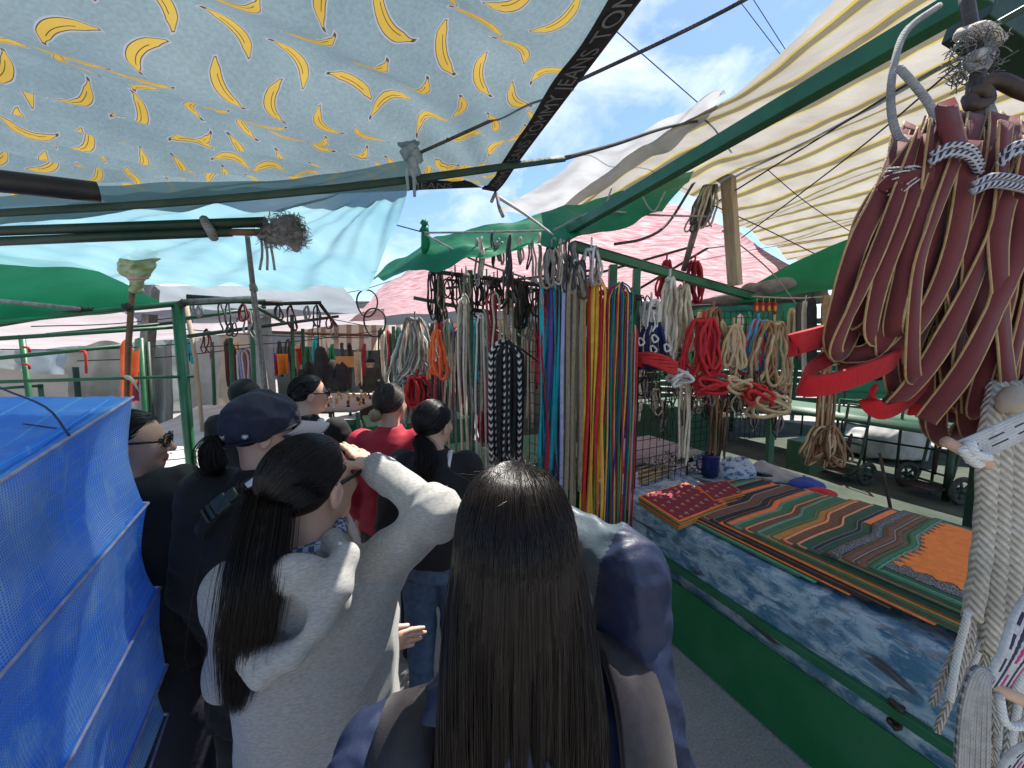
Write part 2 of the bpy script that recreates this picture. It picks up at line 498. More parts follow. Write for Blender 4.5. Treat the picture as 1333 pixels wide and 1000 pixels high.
def banana_mat():
    m, n, l, b, out = newmat('banana_print')
    t = n.new('ShaderNodeTexCoord'); sp_ = n.new('ShaderNodeSeparateXYZ'); l.new(t.outputs['Object'], sp_.inputs[0])
    X, Y = Sx(n, l, sp_.outputs[0]), Sx(n, l, sp_.outputs[1])
    nb = n.new('ShaderNodeTexNoise'); nb.inputs['Scale'].default_value = 3; nb.inputs['Detail'].default_value = 6; l.new(t.outputs['Object'], nb.inputs[0])
    col = mixc(n, l, Sx(n, l, nb.outputs[0]).ss(.3, .7), (.16, .225, .255), (.205, .275, .30))
    wv = n.new('ShaderNodeTexNoise'); wv.inputs['Scale'].default_value = 160; wv.inputs['Detail'].default_value = 2; l.new(t.outputs['Object'], wv.inputs[0])
    col = mixc(n, l, .25, col, wv.outputs[0], 'OVERLAY')
    CW, CH, SZ = .134, .134, .090
    for ox, oy, sd in ((0, 0, 1.0), (.5, .5, 9.0)):
        gx, gy = X * (1 / CW) + ox, Y * (1 / CH) + oy
        cx_, cy_ = gx.floor(), gy.floor()
        cb = n.new('ShaderNodeCombineXYZ'); l.new(cx_.v, cb.inputs[0]); l.new(cy_.v, cb.inputs[1]); cb.inputs[2].default_value = sd
        wn_ = n.new('ShaderNodeTexWhiteNoise'); wn_.noise_dimensions = '3D'; l.new(cb.outputs[0], wn_.inputs[0])
        rs = n.new('ShaderNodeSeparateXYZ'); l.new(wn_.outputs['Color'], rs.inputs[0])
        r1, r2, r3 = [Sx(n, l, rs.outputs[i]) for i in range(3)]
        fx = (gx.fract() - .5) * CW + (r2 - .5) * .02; fy = (gy.fract() - .5) * CH + (r3 - .5) * .02
        th = (cx_ + cy_ * 2) * 1.9 + r1 * 1.1
        c_, s_ = th.cos(), th.sin()
        lx = (fx * c_ + fy * s_) * (1 / SZ); ly = (fy * c_ - fx * s_) * (1 / SZ)
        yc = (lx * lx * 4 - .5) * (r2 * .17 + .12)
        tt = lx + .5
        w = ((tt * -1 + 1) * 5 + .2).min(1) * .094 * (tt.ss(.05, .24) * .74 + .26) * (lx * lx * -.9 + 1)
        dd = ly - yc; d = dd.abs(); ax = lx.abs()
        halo = (d - w).lt(.042) * ax.lt(.54); outl = (d - w).lt(.014) * ax.lt(.514); yel = (d - w).lt(0) * ax.lt(.5) * tt.gt(.045)
        line = (dd - w * .35).abs().lt(.007) * ax.lt(.27)
        col = mixc(n, l, halo * .40, col, (.50, .42, .46)); col = mixc(n, l, outl, col, (.07, .055, .04)); col = mixc(n, l, yel, col, mixc(n, l, Sx(n, l, nb.outputs[0]).ss(.35, .65), (.42, .285, .055), (.50, .345, .075)))
        col = mixc(n, l, line * yel, col, (.09, .06, .02))
    l.new(col, b.inputs['Base Color']); b.inputs['Roughness'].default_value = .9; b.inputs['Specular IOR Level'].default_value = .15
    bp = n.new('ShaderNodeBump'); bp.inputs['Strength'].default_value = .25; bp.inputs['Distance'].default_value = .005; l.new(wv.outputs[0], bp.inputs['Height']); l.new(bp.outputs[0], b.inputs['Normal'])
    tr = n.new('ShaderNodeBsdfTranslucent'); l.new(col, tr.inputs[0])
    ms = n.new('ShaderNodeMixShader'); ms.inputs[0].default_value = .40; l.new(b.outputs[0], ms.inputs[1]); l.new(tr.outputs[0], ms.inputs[2]); l.new(ms.outputs[0], out.inputs[0])
    return m
bt = thing('banana_print_cloth', 'pale blue cloth printed with yellow bananas slung over the aisle', 'cloth', (C0.x, C0.y, 0))
bm_.build('sheet', banana_mat(), bt)
# black hem with woven lettering
HB = mat('black_hem', (.02, .019, .02), .8, (.035, .033, .033), 60, bump=.2, bscale=200, transl=.1)
HL = mat('hem_lettering', (.20, .195, .19), .8)
def hem_edge(pt, inward, name):
    mb = MB()
    n = 60
    def fn(u, v):
        p = V(pt(v)); q = V(inward(v)); r_ = p + (q - p).normalized() * (.052 * u)
        r_.z -= .006; return r_
    mb.grid(fn, 2, n)
    return fn, mb
def text_mesh(txt, size=1.0):
    c = bpy.data.curves.new('lettering', 'FONT'); c.body = txt; c.size = size
    o = bpy.data.objects.new('lettering', c); COL.objects.link(o)
    dg = bpy.context.evaluated_depsgraph_get(); dg.update()
    me = bpy.data.meshes.new_from_object(o.evaluated_get(dg))
    vs = [v.co.copy() for v in me.vertices]; fs = [tuple(p.vertices) for p in me.polygons]
    bpy.data.objects.remove(o); bpy.data.curves.remove(c); bpy.data.meshes.remove(me)
    return vs, fs
tv, tf = text_mesh('TOMMY JEANS   ')
tw = max(v.x for v in tv) + .35
def letter(fn, mb, v0, v1, length, h=.032, flip=False, m=1):
    k = h / .7
    reps = max(1, int(length * (v1 - v0) / (tw * k)))
    for r_ in range(reps):
        b0 = len(mb.v)
        for q in tv:
            s_ = v0 + (q.x * k + r_ * tw * k) / length
            uu = .2 + .6 * (q.y / .7)
            if flip: s_ = v1 - (s_ - v0)
            if not flip: uu = uu
            p = V(fn(uu, s_)); p.z -= .0022
            mb.v.append(p)
        for f_ in tf: mb.quad(tuple(b0 + i for i in f_), m)
f1, h1 = hem_edge(lambda v: banana_S(1, v), lambda v: banana_S(.97, v), 'a')
letter(f1, h1, .03, .98, (NR - C0).length, flip=False)
h1.build('hem', [HB, HL], bt)
f2, h2 = hem_edge(lambda v: banana_S(1 - .55 * v, 0), lambda v: banana_S(1 - .55 * v, .04), 'b')
letter(lambda u, v: f2(u, v), h2, .05, .95, (FL - C0).length * .55, flip=True)
h2.build('hem', [HB, HL], bt)

# sheer blue sheet tied up in a knot
KN = P(537, 203, .99)
cg = [[P(-220, 292, 1.28), P(0, 268, 1.18), P(250, 240, 1.09), P(420, 222, 1.04), KN],
      [P(-220, 300, 1.75), P(0, 287, 1.7), P(250, 262, 1.52), P(420, 256, 1.32), P(532, 238, 1.18)],
      [P(-220, 330, 2.7), P(0, 318, 2.6), P(250, 312, 2.4), P(400, 308, 2.1), P(517, 290, 1.75)],
      [P(-220, 378, 4.2), P(0, 372, 4.0), P(230, 372, 3.8), P(380, 374, 3.4), P(478, 376, 2.9)]]
bs = patch(cg)
def blue_S(u, v):
    p = bs(u, v); d = p - KN; r_ = d.length
    a = math.atan2(d.y, d.x)
    f_ = math.sin(a * 34 + 3 * nz3(p, 1.4)) * .5 + math.sin(a * 71 + 2) * .3 + .3 * math.sin(a * 19)
    p.z += f_ * min(.035, .03 * r_) * min(1, 8 * r_) * (1 - .5 * u * 0) + .025 * nz3(p, 1.7) + .008 * nz3(p, 6)
    p.z -= .05 * math.sin(math.pi * v) * math.sin(math.pi * u)
    return p
bl = thing('blue_sheet', 'sheer light blue plastic sheet gathered into a knot below the banana cloth', 'sheet', (KN.x, KN.y, 0))
MB().grid(blue_S, 130, 90).build('canopy', mat('sheer_blue', (.19, .38, .43), .5, (.27, .46, .50), 2.5, bump=.12, bscale=25, transl=.55, clear=.2), bl)
kb = MB()
for i, (dx, dy, dz, rr) in enumerate(((0, 0, .012, .020), (.012, -.008, -.004, .015), (-.012, -.006, .002, .016), (.004, -.012, -.02, .013), (.0, 0, .036, .015), (-.008, 0, .048, .011), (.014, 0, .044, .010), (.010, -.004, -.036, .010))):
    kb.ell(KN + V((dx, dy, dz)), (rr, rr * .9, rr * 1.15), seg=10, jit=.5)
for i in range(4):
    e = KN + V((.012 * math.sin(i * 2.2), -.006, -.055 - .014 * i)); kb.tube(catmull([KN - V((0, 0, .02)), KN + V((.012 * math.cos(i * 1.7), -.01, -.04)), e], 6), [.007 - .0006 * j for j in range(7)], 6)
kb.build('knot', mat('knot_cloth', (.13, .19, .22), .9, (.25, .3, .32), 20, bump=.6), bl)

def rope(pts, r, m, label, name='rope', cat='rope', group=None, n=24, sag=0.0, sides=6):
    pts = catmull(pts, n)
    if sag:
        for i, p in enumerate(pts): p.z -= sag * math.sin(math.pi * i / n)
    return one(MB().tube(pts, r, sides), name, MT[m], label, cat, group)
rope([KN, P(700, 118, .90), P(945, 0, .80), P(1150, -110, .68)], .0036, 'ropedark', 'dark rope from the blue knot up across the sky', n=30, sag=.02)
rope([P(640, 262, 1.24), C0 - V((.0, 0, .01)), P(650, 270, 1.28), P(655, 282, 1.3)], .006, 'ropegrey', 'short grey rope end at the banana cloth corner', n=8)
rope([C0 - V((0, 0, .02)), P(685, 280, 1.7), P(720, 306, 2.3)], .006, 'white', 'pale rope from the banana cloth corner to the stall beam')
rope([P(798, 37, 3.0), P(918, 142, 3.4)], .004, 'ropedark', 'thin dark line slanting across the open sky', sag=0, sides=5)
rope([P(958, -5, 9), P(1032, 92, 9)], .008, 'ropedark', 'left one of two thin overhead wires in the sky', 'wire', 'wire')
rope([P(978, -5, 9), P(1040, 92, 9)], .008, 'ropedark', 'right one of two thin overhead wires in the sky', 'wire', 'wire')
sp = catmull([P(-60, 281, .96), P(250, 262, .97), P(500, 238, 1.0), P(735, 206, 1.15)], 30)
one(MB().ribbon(sp, V((0, .3, 1)), .018, .006), 'strap', mat('dark_green_webbing', (.016, .04, .026), .7, (.03, .06, .04), 15, bump=.3),
    'long dark green strap under the blue sheet and banana cloth', 'strap')
rope([P(735, 206, 1.15), P(800, 188, 1.4), P(880, 163, 1.9), P(960, 150, 2.6)], .0065, 'ropedark', 'dark rope from the green strap to the striped canopy', n=20)

# striped canopy over the stall on the right
def zrow(z, *ps): return [PZ(x, y, z) for x, y in ps]
stg = [zrow(2.95, (722, 272), (830, 205), (940, 116), (1095, 0), (1240, -100)),
       zrow(2.99, (775, 262), (880, 215), (1020, 150), (1220, 60), (1500, -60)),
       zrow(3.0, (885, 243), (980, 240), (1110, 210), (1330, 130), (1600, 60)),
       zrow(2.98, (960, 292), (1040, 285), (1180, 270), (1400, 230), (1700, 180)),
       zrow(2.95, (1045, 345), (1100, 340), (1220, 330), (1450, 310), (1750, 290))]
ro = stg[0]
stf = patch(stg)
def str_S(u, v):
    p = stf(u, v); a = p.dot(AX); b = p.dot(PX)
    p.z += .035 * math.sin(b * 7 + 1.3 * math.sin(a * 1.4)) * sm(0, .15, v) + .05 * nz3(p, 1.1) + .020 * nz3(p, 3.5) + .006 * nz3(p, 11)
    p.z += .05 * math.sin(u * math.pi * 3) * math.exp(-v * 9)
    return p
def stripe_mat():
    m, n, l, b, out = newmat('striped_plastic')
    t = n.new('ShaderNodeTexCoord'); s_ = n.new('ShaderNodeSeparateXYZ'); nzz = n.new('ShaderNodeTexNoise'); nzz.inputs['Scale'].default_value = 5; l.new(t.outputs['Object'], nzz.inputs['Vector'])
    ma = n.new('ShaderNodeMath'); ma.operation = 'MULTIPLY'; ma.inputs[1].default_value = 4.6; mq = n.new('ShaderNodeMapping'); mq.inputs['Rotation'].default_value = (0, 0, -YAW); l.new(t.outputs['Object'], mq.inputs[0]); l.new(mq.outputs[0], s_.inputs[0]); l.new(s_.outputs['X'], ma.inputs[0])
    fr = n.new('ShaderNodeMath'); fr.operation = 'FRACT'; l.new(ma.outputs[0], fr.inputs[0])
    r = n.new('ShaderNodeValToRGB'); r.color_ramp.interpolation = 'CONSTANT'
    e = r.color_ramp.elements
    e[0].position = 0; e[0].color = (.50, .465, .415, 1)
    e[1].position = .58; e[1].color = (.52, .40, .08, 1)
    for p_, c_ in ((.66, (.20, .175, .125, 1)), (.88, (.52, .42, .12, 1)), (.93, (.50, .465, .415, 1))):
        q = e.new(p_); q.color = c_
    l.new(fr.outputs[0], r.inputs['Fac'])
    r2 = n.new('ShaderNodeValToRGB'); r2.color_ramp.elements[0].position = .3; r2.color_ramp.elements[0].color = (.82, .8, .78, 1)
    r2.color_ramp.elements[1].position = .6; r2.color_ramp.elements[1].color = (1, 1, 1, 1); l.new(nzz.outputs[0], r2.inputs[0])
    mu = n.new('ShaderNodeMixRGB'); mu.blend_type = 'MULTIPLY'; mu.inputs[0].default_value = 1
    l.new(r.outputs[0], mu.inputs[1]); l.new(r2.outputs[0], mu.inputs[2])
    l.new(mu.outputs[0], b.inputs['Base Color']); b.inputs['Roughness'].default_value = .55
    z2 = n.new('ShaderNodeTexNoise'); z2.inputs['Scale'].default_value = 22; z2.inputs['Detail'].default_value = 5; l.new(t.outputs['Object'], z2.inputs['Vector'])
    bp = n.new('ShaderNodeBump'); bp.inputs['Strength'].default_value = .3; bp.inputs['Distance'].default_value = .02
    l.new(z2.outputs[0], bp.inputs['Height']); l.new(bp.outputs[0], b.inputs['Normal'])
    tr = n.new('ShaderNodeBsdfTranslucent'); l.new(mu.outputs[0], tr.inputs['Color']); l.new(bp.outputs[0], tr.inputs['Normal'])
    ms = n.new('ShaderNodeMixShader'); ms.inputs[0].default_value = .42
    l.new(b.outputs[0], ms.inputs[1]); l.new(tr.outputs[0], ms.inputs[2]); l.new(ms.outputs[0], out.inputs[0])
    return m
STR = stripe_mat()
sc_ = thing('striped_canopy', 'big white plastic canopy with yellow and grey stripes over the right stall', 'canopy', tuple(ro[1].xy) + (0,))
MB().grid(str_S, 90, 90).build('sheet', STR, sc_)
wp = thing('white_canopy', 'sunlit white plastic sheet fallen over the far edge of the striped canopy', 'canopy', tuple(P(760, 230, 3.2).xy) + (0,))
wc = patch([zrow(2.96, (645, 279), (745, 212), (845, 166), (935, 120)),
            zrow(2.99, (690, 276), (785, 222), (860, 180), (938, 121)),
            zrow(2.96, (728, 277), (838, 212), (905, 168), (945, 122))])
MB().grid(lambda u, v: wc(u, v) + V((0, 0, .03 * nz3(wc(u, v), 5) + .015 * math.sin(u * 20 + 8 * v))), 40, 24).build(
    'sheet', mat('white_plastic', (.42, .42, .43), .45, (.54, .54, .54), 5, bump=.9, bscale=9, transl=.5), wp)

# green tarpaulin drooping at the stall corner, and the one behind on the right
GT = mat('green_tarp', (.012, .25, .105), .5, (.02, .31, .14), 3, bump=.25, bscale=30, transl=.6)
gt1 = patch([[P(478, 365, 3.1), P(552, 318, 2.75), P(640, 292, 2.55), P(760, 262, 2.6), P(905, 222, 2.75)],
             [P(490, 363, 2.8), P(570, 322, 2.45), P(660, 312, 2.3), P(770, 285, 2.4), P(893, 240, 2.45)],
             [P(505, 361, 2.6), P(590, 345, 2.3), P(680, 318, 2.2), P(790, 300, 2.3), P(862, 272, 2.4)]])
def gt_S(u, v):
    p = gt1(u, v); p.z += .035 * nz3(p, 3.5) + .016 * math.sin(u * 30 + v * 6 + 2 * nz3(p, 2)) * (.3 + v) + .012 * nz3(p, 10) - .10 * math.sin(math.pi * u) * v * (1 - v)
    return p
gc = thing('green_tarp', 'green tarpaulin drooping from the rope at the stall corner', 'tarp', tuple(P(690, 290, 2.4).xy) + (0,))
MB().grid(gt_S, 90, 34).build('sheet', mat('green_tarp_corner', (.010, .19, .08), .5, (.018, .26, .12), 5, bump=.35, bscale=22, transl=.45), gc)
kb = MB(); kk = P(553, 300, 2.5)
kb.ell(kk, (.028, .028, .03), seg=10, jit=.6); kb.ell(kk + V((0, 0, .045)), (.022, .02, .022), seg=10, jit=.9)
kb.tube(catmull([kk, kk - V((-.005, 0, .07)), kk - V((.01, 0, .14))], 6), [.02, .026, .03, .03, .028, .024, .012], 7)
kb.build('knot', GT, gc)
gt2 = patch([[P(950, 384, 3.6), P(1040, 340, 3.5), P(1130, 300, 3.3), P(1345, 225, 2.9)],
             [P(965, 394, 3.2), P(1040, 384, 3.1), P(1130, 372, 3.0), P(1345, 345, 2.6)]])
one(MB().grid(lambda u, v: gt2(u, v) + V((0, 0, .03 * nz3(gt2(u, v), 2.5) - .08 * math.sin(3.14 * v))), 40, 16), 'green_tarp', GT,
    'flat bright green tarpaulin below the striped canopy at the back', 'tarp')
# pink tarpaulins
PK = mat('pink_tarp', (.37, .18, .20), .55, (.58, .45, .46), 6, detail=9, lo=.40, hi=.66, stretch=(1.2, 8, 1), bump=.2, bscale=20, transl=.65)
pk1 = patch([[P(455, 415, 8.2), P(600, 405, 7.8), P(820, 395, 7), P(1060, 385, 6.5)],
             [P(470, 405, 6.2), P(600, 372, 5.8), P(820, 360, 5.2), P(1050, 362, 5)],
             [P(500, 372, 5.0), P(600, 330, 4.6), P(820, 300, 4.0), P(1010, 338, 4.4)],
             [P(560, 340, 4.2), P(650, 300, 3.8), P(830, 268, 3.4), P(960, 300, 4.0)]])
one(MB().grid(lambda u, v: pk1(u, v) + V((0, 0, .06 * nz3(pk1(u, v), 1.5) + .02 * nz3(pk1(u, v), 5))), 60, 40), 'pink_tarp', PK,
    'faded pink and white tarpaulin roofing the stalls behind the green beam', 'tarp')

# canopies over the left and the far stalls
gl = patch([[P(-240, 300, 3.6), P(0, 332, 3.4), P(110, 345, 3.2), P(208, 394, 2.95)],
            [P(-240, 350, 2.6), P(0, 366, 2.7), P(110, 376, 2.8), P(206, 398, 2.9)],
            [P(-240, 412, 2.3), P(0, 418, 2.5), P(110, 410, 2.7), P(204, 400, 2.88)]])
one(MB().grid(lambda u, v: gl(u, v) + V((0, 0, .02 * nz3(gl(u, v), 3) - .06 * math.sin(3.14 * v) * (1 - u))), 40, 24), 'green_tarp', GT,
    'green tarpaulin roof of the stall at the left', 'tarp')
def far_sheet(name, rows, mt, label, sag=.1, amp=.05, n=40):
    pf = patch(rows)
    def fn(u, v):
        p = pf(u, v); p.z += amp * nz3(p, 1.1) + amp * .35 * nz3(p, 3.7) - sag * abs(math.sin(math.pi * v * 2)) * math.sin(math.pi * u)
        return p
    return one(MB().grid(fn, n, n), name, mt, label, 'canopy')
far_sheet('grey_canopy', [[P(190, 374, 5.2), P(330, 370, 4.9), P(445, 372, 4.6)], [P(190, 392, 5.6), P(330, 392, 5.4), P(460, 388, 5.0)],
                          [P(190, 408, 6.6), P(330, 408, 6.4), P(470, 410, 6.2)]],
          mat('grey_sheet', (.27, .31, .34), .7, (.35, .39, .42), 2, bump=.2, transl=.45), 'grey canopy sheet just behind the sheer blue one', .03)
far_sheet('pink_white_canopy', [[P(-200, 396, 4.2), P(150, 398, 4.6), P(330, 402, 5.4), P(500, 402, 6.6)],
                                [P(-200, 420, 5.0), P(150, 418, 6.0), P(330, 418, 7.0), P(500, 416, 8)],
                                [P(-200, 470, 7.5), P(150, 448, 8.5), P(330, 434, 9.5), P(500, 428, 10)]],
          mat('pinkish_white_sheet', (.44, .38, .39), .7, (.52, .48, .485), 1.6, bump=.2, transl=.55), 'pinkish white canopy over the stalls on the far left', .06)
def bands_mat(name, a, b_, scale, transl):
    m, n, l, b, out = newmat(name)
    t = n.new('ShaderNodeTexCoord'); w = n.new('ShaderNodeTexWave'); w.bands_direction = 'X'; w.inputs['Scale'].default_value = scale
    w.inputs['Distortion'].default_value = .4
    l.new(t.outputs['UV'], w.inputs['Vector'])
    r = n.new('ShaderNodeValToRGB'); r.color_ramp.elements[0].position = .55; r.color_ramp.elements[0].color = c4(a)
    r.color_ramp.elements[1].position = .75; r.color_ramp.elements[1].color = c4(b_)
    l.new(w.outputs['Fac'], r.inputs['Fac']); l.new(r.outputs[0], b.inputs['Base Color'])
    tr = n.new('ShaderNodeBsdfTranslucent'); l.new(r.outputs[0], tr.inputs['Color'])
    ms = n.new('ShaderNodeMixShader'); ms.inputs[0].default_value = transl
    l.new(b.outputs[0], ms.inputs[1]); l.new(tr.outputs[0], ms.inputs[2]); l.new(ms.outputs[0], out.inputs[0])
    return m
far_sheet('brown_striped_canopy', [[P(395, 424, 8.5), P(480, 423, 8.8), P(560, 421, 9)], [P(395, 440, 8.7), P(480, 444, 9), P(560, 432, 9.2)],
                                   [P(395, 452, 9.2), P(480, 456, 9.4), P(560, 446, 9.6)]],
          bands_mat('brown_striped_sheet', (.55, .48, .40), (.28, .19, .14), 3.2, .5), 'cream canopy with brown stripes at the far end of the aisle', .04)
# ------------------------------------------------------------------ smooth bodies and garments
def nnoise(X, Y, Z, f, seed=0, n=6):
    r = np.random.RandomState(seed); o = 0
    for _ in range(n):
        d = r.normal(size=3); d /= np.linalg.norm(d); e = r.normal(size=3); e /= np.linalg.norm(e)
        k = f * r.uniform(.6, 1.6)
        o = o + np.sin(k * (d[0] * X + d[1] * Y + d[2] * Z) + r.uniform(0, 6) + 1.4 * np.sin(k * .6 * (e[0] * X + e[1] * Y + e[2] * Z) + r.uniform(0, 6)))
    return o / n ** .5
def mesh_np(name, v, quads, mats, parent=None, midx=None, uv=None):
    me = bpy.data.meshes.new(name)
    v = np.asarray(v, np.float32); q = np.asarray(quads, np.int32)
    me.vertices.add(len(v)); me.vertices.foreach_set('co', v.ravel())
    me.loops.add(q.size); me.loops.foreach_set('vertex_index', q.ravel())
    me.polygons.add(len(q)); k = q.shape[1]
    me.polygons.foreach_set('loop_start', np.arange(0, q.size, k, dtype=np.int32))
    me.polygons.foreach_set('use_smooth', np.ones(len(q), bool))
    for m_ in (mats if isinstance(mats, (list, tuple)) else [mats]): me.materials.append(m_)
    if midx is not None: me.polygons.foreach_set('material_index', np.asarray(midx, np.int32))
    if uv is not None:
        ul = me.uv_layers.new(name='UVMap'); ul.data.foreach_set('uv', np.asarray(uv, np.float32).ravel())
    me.update(calc_edges=True); me.validate()
    o = bpy.data.objects.new(name, me); COL.objects.link(o)
    if parent is not None: o.parent = parent
    BASE[o] = V((0, 0, 0))
    return o

class SDF:
    def __init__(s): s.ops = []
    def _bb(s, pts, r):
        p = np.array([tuple(q) for q in pts]); return p.min(0) - r, p.max(0) + r
    def cone(s, a, b, ra, rb, k=.02, sub=False):
        a, b = np.array(a[:]), np.array(b[:]); ab = b - a; L2 = max(1e-9, ab @ ab)
        def f(X, Y, Z):
            t = np.clip(((X - a[0]) * ab[0] + (Y - a[1]) * ab[1] + (Z - a[2]) * ab[2]) / L2, 0, 1)
            return np.sqrt((X - a[0] - t * ab[0]) ** 2 + (Y - a[1] - t * ab[1]) ** 2 + (Z - a[2] - t * ab[2]) ** 2) - (ra + (rb - ra) * t)
        s.ops.append((f, s._bb([a, b], max(ra, rb)), k, sub)); return s
    def chain(s, pts, rs, k=.02):
        for i in range(len(pts) - 1): s.cone(pts[i], pts[i + 1], rs[i], rs[i + 1], k)
        return s
    def ell(s, c, r, rot=None, k=.02, sub=False):
        c = np.array(c[:]); r = np.array(r[:] if isinstance(r, (tuple, list)) else (r, r, r))
        m = np.array(rot) if rot is not None else np.eye(3)
        def f(X, Y, Z):
            x, y, z = X - c[0], Y - c[1], Z - c[2]
            a = (x * m[0, 0] + y * m[1, 0] + z * m[2, 0]); b = (x * m[0, 1] + y * m[1, 1] + z * m[2, 1]); d = (x * m[0, 2] + y * m[1, 2] + z * m[2, 2])
            k0 = np.sqrt((a / r[0]) ** 2 + (b / r[1]) ** 2 + (d / r[2]) ** 2) + 1e-9
            k1 = np.sqrt((a / r[0] ** 2) ** 2 + (b / r[1] ** 2) ** 2 + (d / r[2] ** 2) ** 2) + 1e-9
            return k0 * (k0 - 1) / k1
        s.ops.append((f, s._bb([c], r.max()), k, sub)); return s
    def loft(s, sec, k=.02, p=2.3):
        "sec: (z, cx, cy, rx, ry) rising"
        sec = sorted(sec); A = np.array(sec)
        def f(X, Y, Z):
            z = Z; g = lambda i: np.interp(z, A[:, 0], A[:, i])
            rx, ry = g(3), g(4)
            d = ((np.abs(X - g(1)) / rx) ** p + (np.abs(Y - g(2)) / ry) ** p + 1e-12) ** (1 / p)
            d = (d - 1) * np.minimum(rx, ry)
            return np.maximum(d, np.maximum(A[0, 0] - z, z - A[-1, 0]))
        lo = np.array([(A[:, 1] - A[:, 3]).min(), (A[:, 2] - A[:, 4]).min(), A[0, 0]])
        hi = np.array([(A[:, 1] + A[:, 3]).max(), (A[:, 2] + A[:, 4]).max(), A[-1, 0]])
        s.ops.append((f, (lo, hi), k, False)); return s
    def half(s, axis, val, sign):
        s.ops.append((lambda X, Y, Z: sign * ((X, Y, Z)[axis] - val), None, 0, 'int')); return s
    def fn(s, f, lo, hi, k=.01, sub=False):
        s.ops.append((f, (np.array(lo), np.array(hi)), k, sub)); return s
    def mesh(s, h, disp=None, crop=None):
        bbs = [o[1] for o in s.ops if o[1] is not None and not o[3]]
        lo = np.min([b[0] for b in bbs], 0) - .03; hi = np.max([b[1] for b in bbs], 0) + .03
        if crop is not None:
            lo = np.maximum(lo, crop[0]); hi = np.minimum(hi, crop[1])
        n = np.ceil((hi - lo) / h).astype(int) + 1
        ax = [(lo[i] + h * np.arange(n[i])).astype(np.float32) for i in range(3)]
        Fd = np.full(tuple(n), .2, np.float32)
        for f, bb, k, sub in s.ops:
            if bb is None: sl = [slice(0, n[i]) for i in range(3)]
            else:
                m = k + .04
                sl = [slice(max(0, int((bb[0][i] - m - lo[i]) / h)), max(0, min(n[i], int((bb[1][i] + m - lo[i]) / h) + 2))) for i in range(3)]
            X, Y, Z = np.meshgrid(ax[0][sl[0]], ax[1][sl[1]], ax[2][sl[2]], indexing='ij', sparse=True)
            if any(sl[i].stop <= sl[i].start for i in range(3)): continue
            d = f(X, Y, Z) + np.zeros((1, 1, 1), np.float32); a = Fd[tuple(sl)]
            if sub == 'int': Fd[tuple(sl)] = np.maximum(a, d); continue
            if sub:
                d = -d; kk = max(k, 1e-5); hh = np.clip(.5 - .5 * (a - d) / kk, 0, 1)
                Fd[tuple(sl)] = a + (d - a) * hh + kk * hh * (1 - hh)
            else:
                kk = max(k, 1e-5); hh = np.clip(.5 + .5 * (a - d) / kk, 0, 1)
                Fd[tuple(sl)] = a + (d - a) * hh - kk * hh * (1 - hh)
        if disp is not None:
            X, Y, Z = np.meshgrid(*ax, indexing='ij', sparse=True)
            near = np.abs(Fd) < .06
            dd = disp(X, Y, Z) + np.zeros_like(Fd)
            Fd = np.where(near, Fd - dd, Fd)
        return surface_nets(Fd, lo, h)

def surface_nets(Fd, lo, h):
    n = np.array(Fd.shape)
    pad = np.pad(Fd, 1, constant_values=.1); lo = lo - h; Fd = pad; n = n + 2
    S = Fd < 0
    cn = n - 1
    acc = np.zeros(tuple(cn) + (3,), np.float32); cnt = np.zeros(tuple(cn), np.float32)
    def sl(o): return tuple(slice(o[i], o[i] + cn[i]) for i in range(3))
    for ax in range(3):
        b, c = [i for i in range(3) if i != ax]
        for i in (0, 1):
            for j in (0, 1):
                o0 = [0, 0, 0]; o0[b] = i; o0[c] = j; o1 = list(o0); o1[ax] = 1
                f0, f1 = Fd[sl(o0)], Fd[sl(o1)]
                cr = (f0 < 0) != (f1 < 0)
                t = np.where(cr, f0 / np.where(cr, f0 - f1, 1), 0)
                for q in range(3):
                    acc[..., q] += np.where(cr, t if q == ax else o0[q], 0)
                cnt += cr
    act = cnt > 0
    idx = -np.ones(tuple(cn), np.int64); idx[act] = np.arange(act.sum())
    I = np.argwhere(act)
    v = (I + acc[act] / cnt[act][:, None]) * h + lo
    quads = []
    for ax in range(3):
        b, c = (ax + 1) % 3, (ax + 2) % 3
        sa = [slice(None)] * 3; sb = [slice(None)] * 3
        sa[ax] = slice(0, n[ax] - 1); sb[ax] = slice(1, n[ax])
        A, B = S[tuple(sa)], S[tuple(sb)]
        E = np.argwhere(A != B)
        if not len(E): continue
        s0 = A[tuple(E.T)]
        def at(db, dc):
            e = E.copy(); e[:, b] += db; e[:, c] += dc; return idx[tuple(e.T)]
        q = np.stack([at(-1, -1), at(0, -1), at(0, 0), at(-1, 0)], 1)
        q[~s0] = q[~s0][:, ::-1]
        quads.append(q)
    return v, np.concatenate(quads)

def smooth_mesh(v, q, it=2, lam=.5):
    v = v.copy(); e = np.concatenate([q[:, [0, 1]], q[:, [1, 2]], q[:, [2, 3]], q[:, [3, 0]]])
    deg = np.bincount(e.ravel(), minlength=len(v))[:, None] + 1e-9
    for _ in range(it):
        s = np.zeros_like(v)
        for d in range(3):
            s[:, d] = np.bincount(e[:, 0], v[e[:, 1], d], len(v)) + np.bincount(e[:, 1], v[e[:, 0], d], len(v))
        v += lam * (s / deg - v)
    return v

def largest(v, q):
    "the biggest connected piece"
    e = np.concatenate([q[:, [0, 1]], q[:, [1, 2]], q[:, [2, 3]], q[:, [3, 0]]]); lab = np.arange(len(v))
    while True:
        n = lab.copy(); np.minimum.at(n, e[:, 0], lab[e[:, 1]]); np.minimum.at(n, e[:, 1], lab[e[:, 0]]); n = n[n]
        if (n == lab).all(): break
        lab = n
    k = np.bincount(lab).argmax(); keep = lab == k; ix = np.cumsum(keep) - 1
    return v[keep], ix[q[keep[q[:, 0]]]]

